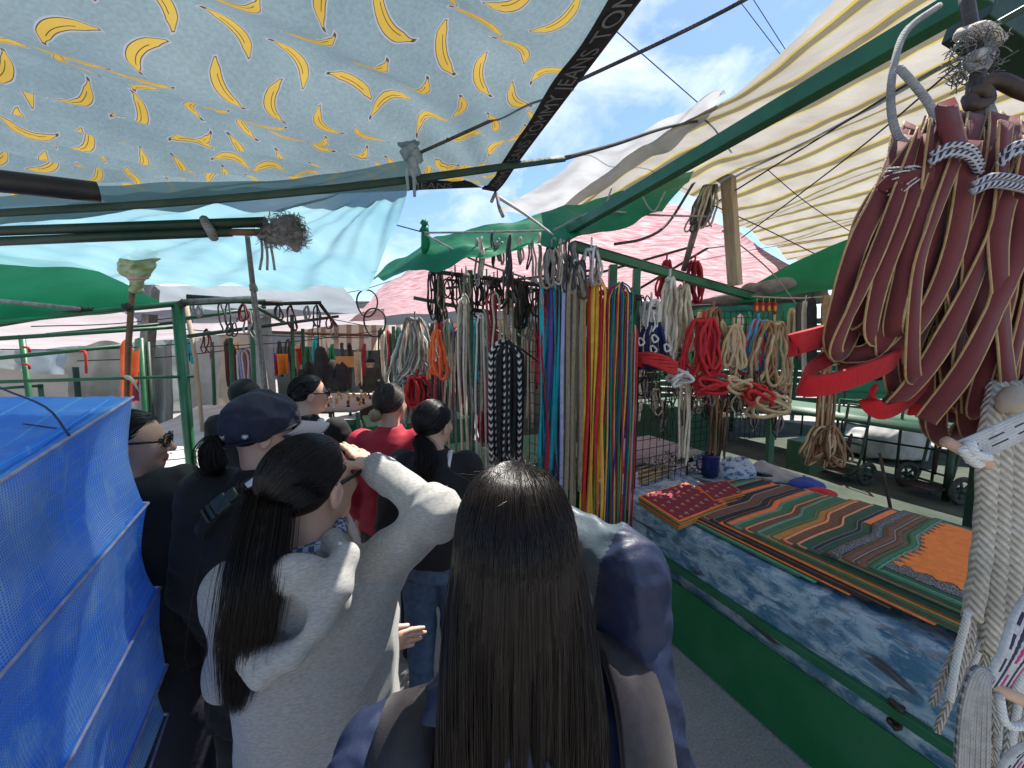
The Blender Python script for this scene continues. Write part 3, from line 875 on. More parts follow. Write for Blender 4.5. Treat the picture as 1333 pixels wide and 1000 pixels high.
# ------------------------------------------------------------------ hair
def strands(name, paths, r, mt, parent, taper=True):
    "paths: array (strand, point, 3); thin three-sided tubes in one mesh"
    Pt = np.asarray(paths, np.float32); S, n, _ = Pt.shape
    T = np.gradient(Pt, axis=1); T /= np.linalg.norm(T, axis=2, keepdims=True) + 1e-9
    ref = np.zeros_like(T); ref[..., 0] = 1; ref[np.abs(T[..., 0]) > .8] = (0, 1, 0)
    N = np.cross(T, ref); N /= np.linalg.norm(N, axis=2, keepdims=True) + 1e-9
    B = np.cross(T, N)
    rr = r * np.ones(n)
    if taper: rr = r * (1 - .75 * np.linspace(0, 1, n) ** 3)
    rr = rr[None, :, None] * np.random.RandomState(1).uniform(.6, 1.3, (S, 1, 1))
    ring = [Pt + (N * math.cos(a) + B * math.sin(a)) * rr for a in (0, 2.094, 4.189)]
    v = np.stack(ring, 2).reshape(-1, 3)
    base = (np.arange(S) * n * 3)[:, None, None] + (np.arange(n - 1) * 3)[None, :, None]
    k = np.arange(3)[None, None, :]; k2 = (k + 1) % 3
    q = np.stack([base + k, base + k2, base + 3 + k2, base + 3 + k], -1).reshape(-1, 4)
    return mesh_np(name, v, q, mt, parent)

def hair_mat(name, col, rough=.34, col2=None):
    m = mat(name, col, rough, col2 or tuple(c * 1.9 for c in col), 40, spec=.36)
    return m
HAIRS = {'black': hair_mat('black_hair', (.0045, .0035, .0035)), 'brown': hair_mat('brown_hair', (.0058, .0036, .0030), .31), 'dark': hair_mat('dark_hair', (.006, .0045, .004), .36),
         'ash': hair_mat('ash_brown_hair', (.028, .02, .015), .42)}
def skin_mat(name, c):
    m, n, l, b, out = newmat(name)
    z = n.new('ShaderNodeTexNoise'); z.inputs['Scale'].default_value = 30
    t = n.new('ShaderNodeTexCoord'); l.new(t.outputs['Object'], z.inputs['Vector'])
    r = n.new('ShaderNodeValToRGB'); r.color_ramp.elements[0].color = c4([x * .86 for x in c]); r.color_ramp.elements[1].color = c4([min(1, x * 1.1) for x in c])
    l.new(z.outputs[0], r.inputs[0]); l.new(r.outputs[0], b.inputs['Base Color'])
    b.inputs['Roughness'].default_value = .5; b.inputs['Subsurface Weight'].default_value = .12; b.inputs['Subsurface Radius'].default_value = (.012, .005, .003)
    return m
SKIN = skin_mat('skin', (.52, .32, .23))
EYE = mat('eye_dark', (.02, .015, .012), .2); LIP = mat('lip', (.42, .16, .14), .5); BROW = mat('brow', (.02, .014, .012), .7)

class Person:
    """standing figure in local axes: +Y ahead, +X its right, Z up, origin between the feet"""
    def __init__(s, label, head, yaw, group=None, face=0.0, tilt=0.0, name='person', slim=1.0):
        # head: world point of the head centre; the height follows from it
        s.H = head.z + .112
        s.k = s.H / 1.65
        s.yaw = yaw
        hx = .02
        c, si = math.cos(yaw), math.sin(yaw)
        s.loc = V((head.x - (-si) * hx, head.y - c * hx, 0))
        s.root = thing(name, label, 'person', s.loc, group, yaw)
        s.inv = Matrix.Rotation(-yaw, 3, 'Z')
        s.slim = slim; s.drop = 0
        k, H = s.k, s.H
        s.hc = V((0, hx, H - .112))
        s.hr = (Matrix.Rotation(face, 3, 'Z') @ Matrix.Rotation(tilt, 3, 'X'))
        s.nb = V((0, -.025, .835 * H))
        a = .165 * k * slim
        s.sh = {'L': V((-a, -.02, .808 * H)), 'R': V((a, -.02, .808 * H))}
        s.el = {'L': V((-a - .05, -.03, .62 * H)), 'R': V((a + .05, -.03, .62 * H))}
        s.wr = {'L': V((-a - .055, .05, .475 * H)), 'R': V((a + .055, .05, .475 * H))}
        s.hip = {'L': V((-.085 * k, 0, .50 * H)), 'R': V((.085 * k, 0, .50 * H))}
        s.kn = {'L': V((-.09 * k, .02, .275 * H)), 'R': V((.09 * k, .02, .275 * H))}
        s.an = {'L': V((-.09 * k, -.03, .045 * H)), 'R': V((.09 * k, -.03, .045 * H))}
    def local(s, w): return s.inv @ (V(w) - s.loc)
    def hp(s, p): return s.hc + s.hr @ V(p)
    def head_sdf(s, D):
        hp, hr = s.hp, s.hr
        D.ell(hp((0, -.014, .03)), (.075, .096, .086), hr, .02)
        D.ell(hp((0, .028, -.03)), (.060, .066, .082), hr, .03)
        D.ell(hp((0, .062, -.088)), (.028, .024, .022), hr, .03)
        for x in (-1, 1):
            D.ell(hp((x * .03, .076, -.022)), (.024, .02, .02), hr, .02)
            D.ell(hp((x * .031, .098, .010)), (.017, .012, .010), hr, .012, True)
            e = Matrix.Rotation(R(-14), 3, 'X')
            D.ell(hp((x * .078, -.008, -.012)), (.009, .019, .032), hr @ e, .006)
            D.ell(hp((x * .086, -.004, -.008)), (.006, .009, .017), hr @ e, .004, True)
        D.cone(hp((0, .093, .014)), hp((0, .113, -.028)), .007, .0115, .012)
        D.ell(hp((-.010, .1, -.031)), (.007, .009, .006), hr, .006); D.ell(hp((.010, .1, -.031)), (.007, .009, .006), hr, .006)
        D.ell(hp((0, .089, -.056)), (.023, .012, .006), hr, .006)
        D.ell(hp((0, .088, -.066)), (.019, .011, .007), hr, .006)
        D.cone(hp((0, -.03, -.05)), s.nb, .053, .06, .03)
    def hand(s, D, side, n=None, curl=.5):
        "palm, four fingers and thumb beyond the wrist; n = palm normal"
        w = s.wr[side]; d = (w - s.el[side]).normalized()
        if n is None: n = V((-1 if side == 'R' else 1, 0, 0))
        n = (n - d * n.dot(d)).normalized(); x = d.cross(n) * (1 if side == 'R' else -1)   # towards the thumb
        s.handframe = (w, d, n, x)
        D.ell(w + d * .045, (.040, .05, .016), Matrix((x, d, n)).transposed(), .015)
        D.cone(w - d * .02, w + d * .02, .026, .024, .02)
        for i, (o, L) in enumerate(((.028, .072), (.010, .080), (-.009, .074), (-.027, .058))):
            p = w + d * (.082 - .004 * abs(i - 1)) + x * o; r = .0085 - .0006 * (i == 3); dd = d.copy(); prev = p
            for j, seg in enumerate((.42, .32, .26)):
                ang = curl * (.5 + .35 * j)
                dd = (Matrix.Rotation(ang * .8, 3, x * (-1 if side == 'R' else 1)) @ dd)
                if (dd.dot(n) < -.2): dd = d
                q = prev + dd * L * seg
                D.cone(prev, q, r, r * .9, .004); prev = q; r *= .92
        t0 = w + d * .025 + x * .028; t1 = t0 + (d * .6 + x * .75 + n * .3).normalized() * .035; t2 = t1 + (d * .9 + x * .3 + n * .3).normalized() * .03
        D.cone(t0, t1, .012, .010, .008); D.cone(t1, t2, .010, .008, .004)
    def body(s, res=.006, hands=('L', 'R'), face=True, palm=None, curl=.5):
        D = SDF(); k, H, sl = s.k, s.H, s.slim
        D.loft([(.47 * H, 0, -.01, .15 * k * sl, .105 * k), (.53 * H, 0, -.01, .155 * k * sl, .11 * k), (.62 * H, 0, -.005, .125 * k * sl, .09 * k), (.72 * H, 0, -.01, .14 * k * sl, .10 * k),
                (.79 * H - s.drop, 0, -.02, .14 * k * sl, .075 * k), (.83 * H, 0, -.025, .08 * k, .06 * k)], .03)
        s.head_sdf(D)
        for a in 'LR':
            D.chain([s.sh[a], s.el[a], s.wr[a]], [.044 * k, .030 * k, .024 * k], .02)
            D.chain([s.hip[a], s.kn[a], s.an[a]], [.08 * k, .052 * k, .036 * k], .03)
            D.cone(s.an[a] - V((0, .02, .01)), s.an[a] + V((0, .15, -.045)), .036, .028, .03)
            if a in hands: s.hand(D, a, (palm or {}).get(a), curl)
        v, q = D.mesh(res)
        v = smooth_mesh(v, q, 1)
        mi = np.zeros(len(q), int); mats = [SKIN, LIP]
        c = (np.asarray(v)[q].mean(1) - np.array(s.hc)) @ np.array(s.hr)
        mi[(np.abs(c[:, 0]) < .024) & (c[:, 1] > .085) & (c[:, 2] < -.05) & (c[:, 2] > -.075)] = 1
        if face:
            mb = MB(); hr = s.hr
            for x in (-1, 1):
                mb.ell(s.hp((x * .031, .084, .010)), (.012, .010, .0085), hr, 10, 2)
                mb.tube([s.hp((x * a, .0985 - .25 * max(0, a - .03), .028 + b)) for a, b in ((.014, -.002), (.026, .003), (.038, .002), (.046, -.004))], .0032, 5, 3)
            b0 = len(v); v = np.vstack([v, np.array([tuple(p) for p in mb.v])])
            ex = np.array([(f + (f[2],))[:4] if len(f) == 3 else f[:4] for f in mb.f]) + b0
            q = np.vstack([q, ex]); mi = np.concatenate([mi, mb.m]); mats += [EYE, BROW]
        return mesh_np('body', v, q, mats, s.root, mi)
    def top(s, name, mt, res=.008, hem=.50, neck=.062, loose=1.0, sleeves='LR', cuff=.94, fold=.006, seed=1, armr=1.0, midx=None, extra=None, flare=1.0, foldf=26, shoulder=1.0, smooth=1, parent=None):
        D = SDF(); k, H, sl, g = s.k, s.H, s.slim, .022 * loose
        sh = shoulder
        D.loft([(hem * H - .02, 0, -.01, (.158 * k * sl + g) * flare, (.118 * k + g) * flare), (.56 * H, 0, -.01, .152 * k * sl + g, .108 * k + g), (.62 * H, 0, -.005, .142 * k * sl + g, .1 * k + g),
                (.72 * H - s.drop, 0, -.015, .152 * k * sl + g, .108 * k + g), (.785 * H - s.drop, 0, -.022, (.158 * k * sl + g) * sh, .09 * k + g), (.815 * H - s.drop, 0, -.025, (.12 * k * sl + g) * sh, .068 * k + g), (.845 * H, 0, -.025, .064 * k + g * .6, .05 * k + g * .8),
                (.862 * H, 0, -.02, .05 * k + g * .6, .045 * k + g * .6)], .03)
        for a in 'LR':
            if a in sleeves:
                w = s.el[a].lerp(s.wr[a], cuff)
                D.chain([s.sh[a] + V((0, 0, -.005)), s.el[a], w], [(.052 * k + g * .9) * armr, (.044 * k + g * .8) * armr, (.034 * k + g * .55) * armr], .035)
            else:
                D.chain([s.sh[a], s.sh[a].lerp(s.el[a], .5)], [.052 * k + g, .05 * k + g], .03)
        if extra: extra(D)
        D.half(2, hem * H, -1)
        D.cone(s.nb + V((0, .0, -.02)), s.hp((0, -.02, -.04)), neck * .92, neck * 1.05, .006, True)
        els = [(s.el[a], s.sh[a], s.wr[a]) for a in sleeves]
        def disp(X, Y, Z):
            d = fold * (1.1 - 1.6 * np.abs(nnoise(X, Y, Z * .6, foldf * .7, seed)))
            d = d + fold * .7 * (.6 - np.abs(nnoise(X, Y, Z, foldf * 1.7, seed + 5)))
            for e, u, w in els:      # crumples running round the sleeve at the elbow
                ax_ = (w - u).normalized()
                r2 = (X - e.x) ** 2 + (Y - e.y) ** 2 + (Z - e.z) ** 2
                t = (X - e.x) * ax_.x + (Y - e.y) * ax_.y + (Z - e.z) * ax_.z
                d = d + fold * .8 * np.exp(-r2 / .014) * (.5 - np.abs(np.sin(t * 48 + 3.2 * nnoise(X, Y, Z, 15, seed + 2, 3))))
            return d
        v, q = D.mesh(res, disp)
        v = smooth_mesh(v, q, smooth)
        mi = None if midx is None else midx(v[q].mean(1))
        return mesh_np(name, v, q, mt, s.root, mi)
    def legs(s, name, mt, res=.01, waist=.60, loose=1.0, wide=1.0, fold=.005, seed=4, skirt=False, cut=.05):
        D = SDF(); k, H, g = s.k, s.H, .014 * loose
        if skirt:
            D.loft([(cut * H, 0, 0, .26 * k * wide, .22 * k * wide), (.3 * H, 0, 0, .22 * k * wide, .18 * k * wide), (.53 * H, 0, -.01, .17 * k + g, .13 * k + g), (waist * H, 0, -.01, .14 * k + g, .10 * k + g)], .02)
        else:
            D.loft([(.46 * H, 0, -.01, .15 * k + g, .115 * k + g), (.53 * H, 0, -.01, .16 * k + g, .12 * k + g), (waist * H, 0, -.01, .135 * k + g, .095 * k + g)], .03)
            for a in 'LR':
                D.chain([s.hip[a], s.kn[a], s.an[a]], [.086 * k + g, (.058 * k + g) * wide, (.045 * k + g) * wide], .03)
            D.half(2, cut * H, -1)
        v, q = D.mesh(res, lambda X, Y, Z: fold * nnoise(X, Y, Z * (.35 if skirt else .7), 24, seed))
        return mesh_np(name, smooth_mesh(v, q, 1), q, mt, s.root)
    def shoes(s, mt):
        for a in 'LR':
            D = SDF(); p = s.an[a]
            D.cone(V((p.x, p.y - .03, .045)), V((p.x, p.y + .15, .035)), .042, .038, .02)
            D.cone(V((p.x, p.y - .01, .06)), V((p.x, p.y + .01, .09)), .04, .042, .02)
            D.half(2, .002, -1)
            v, q = D.mesh(.008); mesh_np('shoe', v, q, mt, s.root)
    # ---- hair
    def scalp(s, th, ph):
        "point on the hair surface: th from the crown, ph azimuth (0 = face, + = its right)"
        return V((math.sin(th) * math.sin(ph) * .083, -.016 + math.sin(th) * math.cos(ph) * .105, .03 + math.cos(th) * .094))
    def hair_base(s, hm, extra=None, res=.006, front=.06, low=-.035):
        D = SDF()
        D.ell(s.hp((0, -.018, .03)), (.081, .101, .091), s.hr, .01)
        if extra: extra(D)
        hr = np.array(s.hr); hc = np.array(s.hc)
        def facecut(X, Y, Z):
            x, y, z = X - hc[0], Y - hc[1], Z - hc[2]
            a, b, c = [x * hr[0, i] + y * hr[1, i] + z * hr[2, i] for i in range(3)]
            return np.maximum((front - .95 * np.maximum(0, .075 - c) - 0) - b, -.2)   # keeps what lies behind the hairline
        D.fn(facecut, hc - .2, hc + .2, .008, True)
        v, q = D.mesh(res)
        return v, q
    def updo(s, hm, tie, n=1500, seed=0, r=.0009, res=.006, low=-.05):
        "hair combed back from the hairline to a tie"
        rg = np.random.RandomState(seed); tie_l = V(tie); out = []
        for _ in range(n):
            # start on hairline or anywhere on the scalp
            ph = rg.uniform(-math.pi, math.pi)
            c = math.cos(ph)
            thmax = (.95 if c > .5 else (1.45 + (-c + .5) * .45 if c < .5 else 1.45))
            th = thmax * (1 - .75 * rg.uniform() ** 1.7)
            a = s.scalp(th, ph)
            pts = []
            lift = 1 + .022 * rg.uniform(-.4, 1)
            ctr = V((0, -.016, .03))
            for i in range(11):
                t = i / 10
                p = a.lerp(tie_l, t)
                d = p - ctr; e = V((d.x / .083, d.y / .105, d.z / .094)); L = e.length
                if L > 1e-4: p = ctr + d * ((1 + .0 * t) / L * lift * (1 - sm(.82, 1, t)) + (1 if L > 1 else 1 / L) * sm(.82, 1, t) * 1.0)
                if i == 10: p = tie_l + V(rg.normal(0, .006, 3))
                pts.append(s.hp(p))
            out.append(pts)
        return strands('hair', np.array([[tuple(p) for p in q] for q in out]), r, hm, s.root)
    def tail(s, hm, path, w, n=900, seed=1, r=.0009, flat=.6, parent=None, wav=.006, across=None):
        "ponytail along a world/local path (local axes)"
        rg = np.random.RandomState(seed); c = catmull(path, 22); out = []
        side = V(across) if across else V((1, 0, 0))
        for _ in range(n):
            a, b = rg.normal(0, .5), rg.normal(0, .5); L = rg.uniform(.72, 1.0); p1, p2 = rg.uniform(0, 6, 2)
            q = []
            for i in range(23):
                t = i / 22 * L; x = t * 22; k_ = min(int(x), 21); p = c[k_].lerp(c[k_ + 1], x - k_)
                tg = (c[k_ + 1] - c[k_]).normalized(); sx = (side - tg * side.dot(tg)).normalized(); sy = tg.cross(sx)
                ww = np.interp(i / 22 * L, np.linspace(0, 1, len(w)), w)
                q.append(tuple(p + sx * (a * ww + wav * math.sin(t * 5 + p1) * t) + sy * (b * ww * flat + wav * .6 * math.sin(t * 6 + p2) * t)))
            out.append(q)
        return strands('ponytail', np.array(out), r, hm, s.root)
    def hairshell(s, hm, name='hair_base', **k):
        v, q = largest(*s.hair_base(hm, **k))
        return mesh_np(name, smooth_mesh(v, q, 1), q, hm, s.root)
# ------------------------------------------------------------------ people walking down the aisle
BLK = mat('black_cloth', (.0065, .0065, .007), .88, (.012, .012, .013), 10, bump=.15, bscale=300, sheen=.04)
NAVY = mat('navy_nylon', (.011, .017, .044), .48, (.017, .025, .058), 5, bump=.3, bscale=28, spec=.3)
NAVYL = mat('grey_blue_lining', (.05, .075, .092), .46, (.07, .095, .112), 6, bump=.3, bscale=28, spec=.35)
HEA = mat('heather_grey', (.275, .27, .255), .92, (.36, .355, .34), 260, detail=2, stretch=(.4, .4, 1.2), sheen=.1)
REDT = mat('crimson_cloth', (.34, .012, .03), .8, (.42, .02, .04), 8, bump=.15, bscale=200)
JEAN = mat('denim', (.05, .085, .15), .85, (.09, .13, .2), 30, bump=.25, bscale=250)
DKNAVY = mat('cap_navy', (.007, .010, .024), .85, (.016, .02, .04), 14, bump=.25, bscale=180)
STRAPM = mat('strap_dark', (.013, .0095, .0115), .5, (.021, .016, .019), 60, bump=.08, bscale=400, sheen=.06)
GRP = 'people walking down the market aisle'
WALK = YAW          # facing down the aisle

# --- woman with long straight hair, nearest
p = Person('woman with long loose dark hair in a navy jacket with dark backpack straps', P(669, 706, .56), R(6), GRP, slim=1.1)
p.drop = .062
p.sh = {'L': V((-.205, -.015, 1.235)), 'R': V((.185, -.005, 1.30))}
p.el['L'] = V((-.27, -.02, 1.0))
p.el['R'] = p.local(P(822, 738, .60)); p.wr['R'] = p.local(P(718, 680, .70))
p.body(.007, face=True, palm={'R': V((-.3, -.8, -.2))})
el = p.el['R']; axf = (p.wr['R'] - el).normalized()
def lining(c):
    d = c - np.array(el); t = d @ np.array(axf)
    out = (t > .03) & (np.linalg.norm(d, axis=1) < .5) & (c[:, 2] > el.z - .08) & (c[:, 0] > .03)
    return out.astype(int)
def shoulder_mass(D):
    D.cone(V((.165, -.03, 1.285)), V((.19, -.05, 1.02)), .078, .09, .04)
    D.cone(V((-.18, -.03, 1.225)), V((-.21, -.05, 1.0)), .070, .08, .04)
p.top('jacket', [NAVY, NAVYL], .0055, hem=.5, loose=1.1, fold=.0058, seed=11, armr=.82, shoulder=1.14, extra=shoulder_mass, midx=lining, foldf=42, smooth=0, cuff=.9)
p.legs('trousers', BLK, .012); p.shoes(BLK)
# backpack straps over both shoulders
for sx, off in ((-1, 0), (1, 0)):
    rbn = catmull([V((.135, .10, 1.20)), V((.14, .06, 1.318)), V((.15, .0, 1.368)), V((.160, -.06, 1.352)), V((.158, -.115, 1.285)), V((.15, -.15, 1.16)), V((.145, -.155, 1.0))] if sx > 0 else
                  [V((-.14, .10, 1.12)), V((-.142, .06, 1.235)), V((-.148, .0, 1.296)), V((-.155, -.06, 1.285)), V((-.165, -.115, 1.215)), V((-.17, -.15, 1.1)), V((-.17, -.15, 1.0))], 24)
    rbn = [q + V((0, -.010, .032 if sx < 0 else .022)) for q in rbn]
    mb = MB(); mb.ribbon(rbn, V((1, .12 * sx, -.34 * sx)), .088 if sx < 0 else .074, .016, 0)
    mb.build('backpack_strap', STRAPM, p.root, local=True)
# hair: cap, then strands combed from the parting and falling straight
hm = HAIRS['brown']
def long_extra(D):
    D.loft([(p.hc.z - .75, 0, -.142, .080, .014), (p.hc.z - .62, 0, -.142, .084, .016), (p.hc.z - .42, 0, -.138, .088, .022), (p.hc.z - .2, 0, -.105, .092, .04), (p.hc.z - .08, 0, -.05, .088, .06), (p.hc.z + .02, 0, -.02, .082, .07)], .03)
p.hairshell(hm, extra=long_extra, low=-.5)
rg = np.random.RandomState(5); S = []
for _ in range(13000):
    # root along the parting (x ~ 0), then down the side it falls to
    sgn = rg.choice((-1, 1))
    ph = sgn * (math.pi * (.30 + .70 * rg.uniform() ** .75))
    L = rg.uniform(.84, .98) if rg.uniform() > .06 else rg.uniform(.4, .8)
    lift = 1 + .042 * rg.uniform() ** 1.5; n = 20; pts = []
    clump = math.sin(ph * 23) * .003 + math.sin(ph * 57 + 1) * .002
    r0 = .004 + .052 * rg.uniform() ** 1.3; x0 = math.sin(ph) * r0 * .75; y0 = math.cos(ph) * r0 + .03 * max(0, math.cos(ph)) * rg.uniform() + .034
    top = V((x0, -.016 + y0, .03 + .0935 * math.sqrt(max(.05, 1 - (y0 / .105) ** 2 - (x0 / .083) ** 2))))
    side = V((math.sin(ph) * .085, -.02 + math.cos(ph) * .106, -.0)) ; side *= 1.03
    fl = rg.normal(0, .0025)
    for i in range(n):
        t = i / (n - 1) * L
        if t < .15:
            f_ = t / .15; th = f_ * R(92)
            q = top.lerp(V((side.x, side.y, 0)), 1 - math.cos(th)) if False else None
            w = math.sin(th)
            d = top.lerp(side, w); d.z = .03 + (top.z - .03) * math.cos(th) + (-.02) * (1 - math.cos(th))
            e = V(((d.x) / .083, (d.y + .016) / .105, (d.z - .03) / .094)).length
            q = V((0, -.016, .03)) + (d - V((0, -.016, .03))) * (max(1.0, 1 / max(e, .3)) * lift if e < 1 else lift)
            last = q.copy(); t0 = t
        else:
            f_ = t - t0
            back = sm(.0, .24, f_)
            tx = last.x * (1 + .16 * sm(0, .12, f_) - .12 * sm(.2, .6, f_)); ty = last.y * (1 - back) + (-.128 - .03 * abs(last.x) / .1 * 0 - .012 * (lift - 1) / .055 + clump * 2) * back
            ty = min(ty, -.06 - .06 * back) if f_ > .16 else ty
            q = V((tx + fl * sm(.05, .4, f_) + clump * sm(0, .2, f_), ty, last.z - f_))
        pts.append(tuple(p.hp(q)))
    S.append(pts)
strands('hair', np.array(S), .00055, hm, p.root)
fly = []
for _ in range(120):
    ph = rg.uniform(-math.pi, math.pi); a = s0 = p.scalp(rg.uniform(.05, .9), ph); d = V(rg.normal(0, 1, 3)); d.z = abs(d.z) * .6 + .1; d.normalize()
    L = rg.uniform(.01, .05); fl2 = V(rg.normal(0, .4, 3))
    fly.append([tuple(p.hp(a + d * L * t + fl2 * L * t * t)) for t in np.linspace(0, 1, 20)])
strands('flyaway_hair', np.array(fly), .00035, hm, p.root)

# --- woman in the grey hoodie, hand to her brow
p = Person('woman in a heather grey hoodie with a long brown ponytail, hand raised to her brow', P(407, 632, .86), R(14), GRP, face=R(-34), tilt=R(4), slim=.96)
Hd = p
p.el['R'] = p.local(P(566, 668, .80)); p.wr['R'] = p.local(P(494, 613, .93))
p.sh['R'] += V((.0, 0, .02))
p.el['L'] = V((-.20, .04, 1.08)); p.wr['L'] = V((-.04, .19, 1.05))
p.wr['L'] = p.local(P(512, 835, 1.04)) + V((-.05, .0, .0))
p.body(.0055, palm={'R': p.inv @ V((-.7, .2, -.6)), 'L': V((0, -1, 0))}, curl=.35)
def hood(D):
    L_ = lambda x, y, d: tuple(p.local(P(x, y, d)))
    rim = [L_(432, 704, .80), L_(452, 722, .735), L_(440, 765, .69), L_(412, 808, .66), L_(378, 850, .635), L_(348, 866, .63), L_(330, 845, .64), L_(316, 795, .665), L_(306, 745, .70), L_(330, 712, .77)]
    D.ell(L_(388, 778, .70), (.088, .050, .112), Matrix.Rotation(R(20), 3, 'X'), .03)
    for i in range(len(rim) - 1): D.cone(rim[i], rim[i + 1], .025, .025, .022)
    D.ell(L_(368, 806, .648), (.036, .024, .048), Matrix.Rotation(R(24), 3, 'X') @ Matrix.Rotation(R(-18), 3, 'Y'), .012, True)
    g = [L_(408, 826, .70), L_(440, 846, .69), L_(490, 856, .70), L_(535, 850, .74), L_(560, 835, .80)]
    for i in range(4): D.cone(g[i], g[i + 1], .010, .010, .014, True)
p.top('hoodie', HEA, .0055, hem=.55, loose=1.55, fold=.0052, seed=21, armr=.72, extra=hood, cuff=.93, foldf=27, neck=.066)
w = p.el['R'].lerp(p.wr['R'], .86); d = (p.wr['R'] - p.el['R']).normalized(); x_ = d.orthogonal().normalized(); y_ = d.cross(x_)
def cuff_(u, v):
    a = u * 6.28318; r_ = .0405 - .004 * abs(v - .35) * 2 + .0012 * math.sin(u * 6.28318 * 34)
    return w + d * (.062 * v) + (x_ * math.cos(a) + y_ * math.sin(a)) * r_
MB().grid(cuff_, 204, 8, closed_u=True).build('cuff', HEA, p.root, local=True)
c0 = p.local(P(448, 712, .735)); MB().tube(catmull([c0 + V((-.01, 0, .01)), c0, c0 + V((.004, -.006, -.02)), c0 + V((.006, -.004, -.045))], 8), .0035, 6).build('drawcord', M('white'), p.root, local=True)
mb = MB(); mb.tube([V((.062 * math.cos(t), -.018 + .058 * math.sin(t), 1.412 + .012 * math.sin(t + 1))) for t in np.linspace(0, 2 * math.pi, 25)[:-1]], .016, 8, close=True)
def check_mat():
    m, n, l, b, out = newmat('blue_check')
    t = n.new('ShaderNodeTexCoord'); c = n.new('ShaderNodeTexChecker'); c.inputs['Scale'].default_value = 90
    c.inputs['Color1'].default_value = (.35, .4, .5, 1); c.inputs['Color2'].default_value = (.06, .09, .17, 1)
    l.new(t.outputs['Object'], c.inputs['Vector']); l.new(c.outputs[0], b.inputs['Base Color']); b.inputs['Roughness'].default_value = .85
    return m
mb.build('collar', check_mat(), p.root, local=True)
p.legs('trousers', BLK, .012); p.shoes(BLK)
hm = HAIRS['brown']
p.hairshell(hm)
tie = V((-.012, -.118, .0))
p.updo(hm, tie, 5200, 8, .0005)
t0 = p.hp(tie)
pt = [t0 + V((0, .02, 0)), p.local(P(350, 648, .775)), p.local(P(338, 720, .68)), p.local(P(322, 820, .635)), p.local(P(304, 930, .625))]
pc = catmull(pt, 16); D = SDF(); D.chain([tuple(q) for q in pc[1:15]], [.010, .013, .016, .019, .021, .022, .022, .022, .021, .020, .018, .016, .013, .008], .01); v, q = D.mesh(.006); mesh_np('ponytail_core', v, q, hm, p.root)
p.tail(hm, pt, [.022, .031, .036, .038, .036, .018], 7000, 3, .0005, .6, wav=.003)
MB().tube([t0 + V((.02 * math.cos(a), .004, .02 * math.sin(a))) for a in np.linspace(0, 6.283, 17)[:-1]], .006, 6, close=True).build('hair_tie', BLK, p.root, local=True)
# dark glasses temple seen by the brow
g_ = MB(); 
for x in (-1, 1): g_.bar(p.hp((x * .08, -.01, .012)), p.hp((x * .068, .098, .012)), .003, .009)
for x in (-1, 1): g_.tube([p.hp((x * .034 + .027 * math.cos(a), .106, .006 + .02 * math.sin(a))) for a in np.linspace(0, 6.283, 17)[:-1]], .0022, 5, close=True)
g_.build('glasses', mat('spectacle_black', (.012, .012, .012), .3), p.root, local=True)

# --- woman in the navy cap
p = Person('woman in black with a navy baseball cap, short ponytail and a black cross-body strap', P(346, 563, 1.34), R(8), GRP, face=R(-62))
p.body(.006)
p.top('tunic', BLK, .008, hem=.33, loose=1.9, fold=.008, seed=31, armr=1.1, flare=1.12, shoulder=1.0)
p.legs('trousers', BLK, .012, wide=1.6, loose=2); p.shoes(BLK)
hm = HAIRS['dark']; p.hairshell(hm)
tie = V((0, -.118, -.012)); t0 = p.hp(tie)
bk = (p.hr @ V((0, -1, 0))); dn = V((0, 0, -1))
p.updo(hm, tie, 700, 4, .0012)
p.tail(hm, [t0, t0 + bk * .028 + dn * .004, t0 + bk * .042 + dn * .04, t0 + bk * .034 + dn * .09, t0 + bk * .015 + dn * .12], [.014, .024, .034, .034, .014], 900, 5, .0009, .8)
D = SDF(); hr = p.hr
D.ell(p.hp((0, -.012, .040)), (.102, .124, .108), hr, .01)
D.cone(p.hp((0, .02, .139)), p.hp((0, .02, .145)), .008, .006, .008)
hrn, hcn = np.array(hr), np.array(p.hc)
def hl(X, Y, Z):
    x, y, z = X - hcn[0], Y - hcn[1], Z - hcn[2]
    return [x * hrn[0, i] + y * hrn[1, i] + z * hrn[2, i] for i in range(3)]
D.fn(lambda X, Y, Z: hl(X, Y, Z)[2] - (-.004 + .24 * hl(X, Y, Z)[1]), hcn - .2, hcn + .2, .004, True)
def arch(X, Y, Z):
    a, b, c = hl(X, Y, Z); return np.maximum(np.sqrt(a ** 2 + (c + .03) ** 2) - .042, b + .05)
D.fn(arch, hcn - .2, hcn + .2, .004, True)
def capd(X, Y, Z):
    a, b, c = hl(X, Y, Z); an = np.arctan2(a, b + .012)
    seam = np.exp(-(((an / (math.pi / 3) + .5) % 1 - .5) * 9) ** 2)
    return .0052 * nnoise(X, Y, Z, 34, 3) - .0035 * seam + .0045 * (.6 - np.abs(nnoise(X, Y, Z, 60, 9)))
v, q = D.mesh(.005, capd)
cap = mesh_np('cap', smooth_mesh(v, q, 1), q, DKNAVY, p.root)
def brim(u, v_):
    a = (u - .5) * 2; x = a * .092; r_ = math.sqrt(max(0, 1 - a * a * .96))
    y = .084 * r_ + .024 + v_ * .10 * r_ ** .6
    return p.hp((x, y, .028 - .020 * v_ - .28 * a * a * .1 - .03 * v_ * a * a))
bo = MB().grid(brim, 20, 10).build('brim', mat('cap_brim', (.009, .013, .030), .8, (.022, .028, .048), 6, uv=True, stretch=(.01, 4, 1), bump=.3, bscale=5), p.root, local=True, solid=.004)
mb = MB(); mb.tube([p.hp((.0965 * math.sin(a), -.012 - .118 * math.cos(a), .002 - .028 * math.cos(a))) for a in np.linspace(.45, 5.83, 40)], .004, 6); mb.build('cap_band', DKNAVY, p.root, local=True)
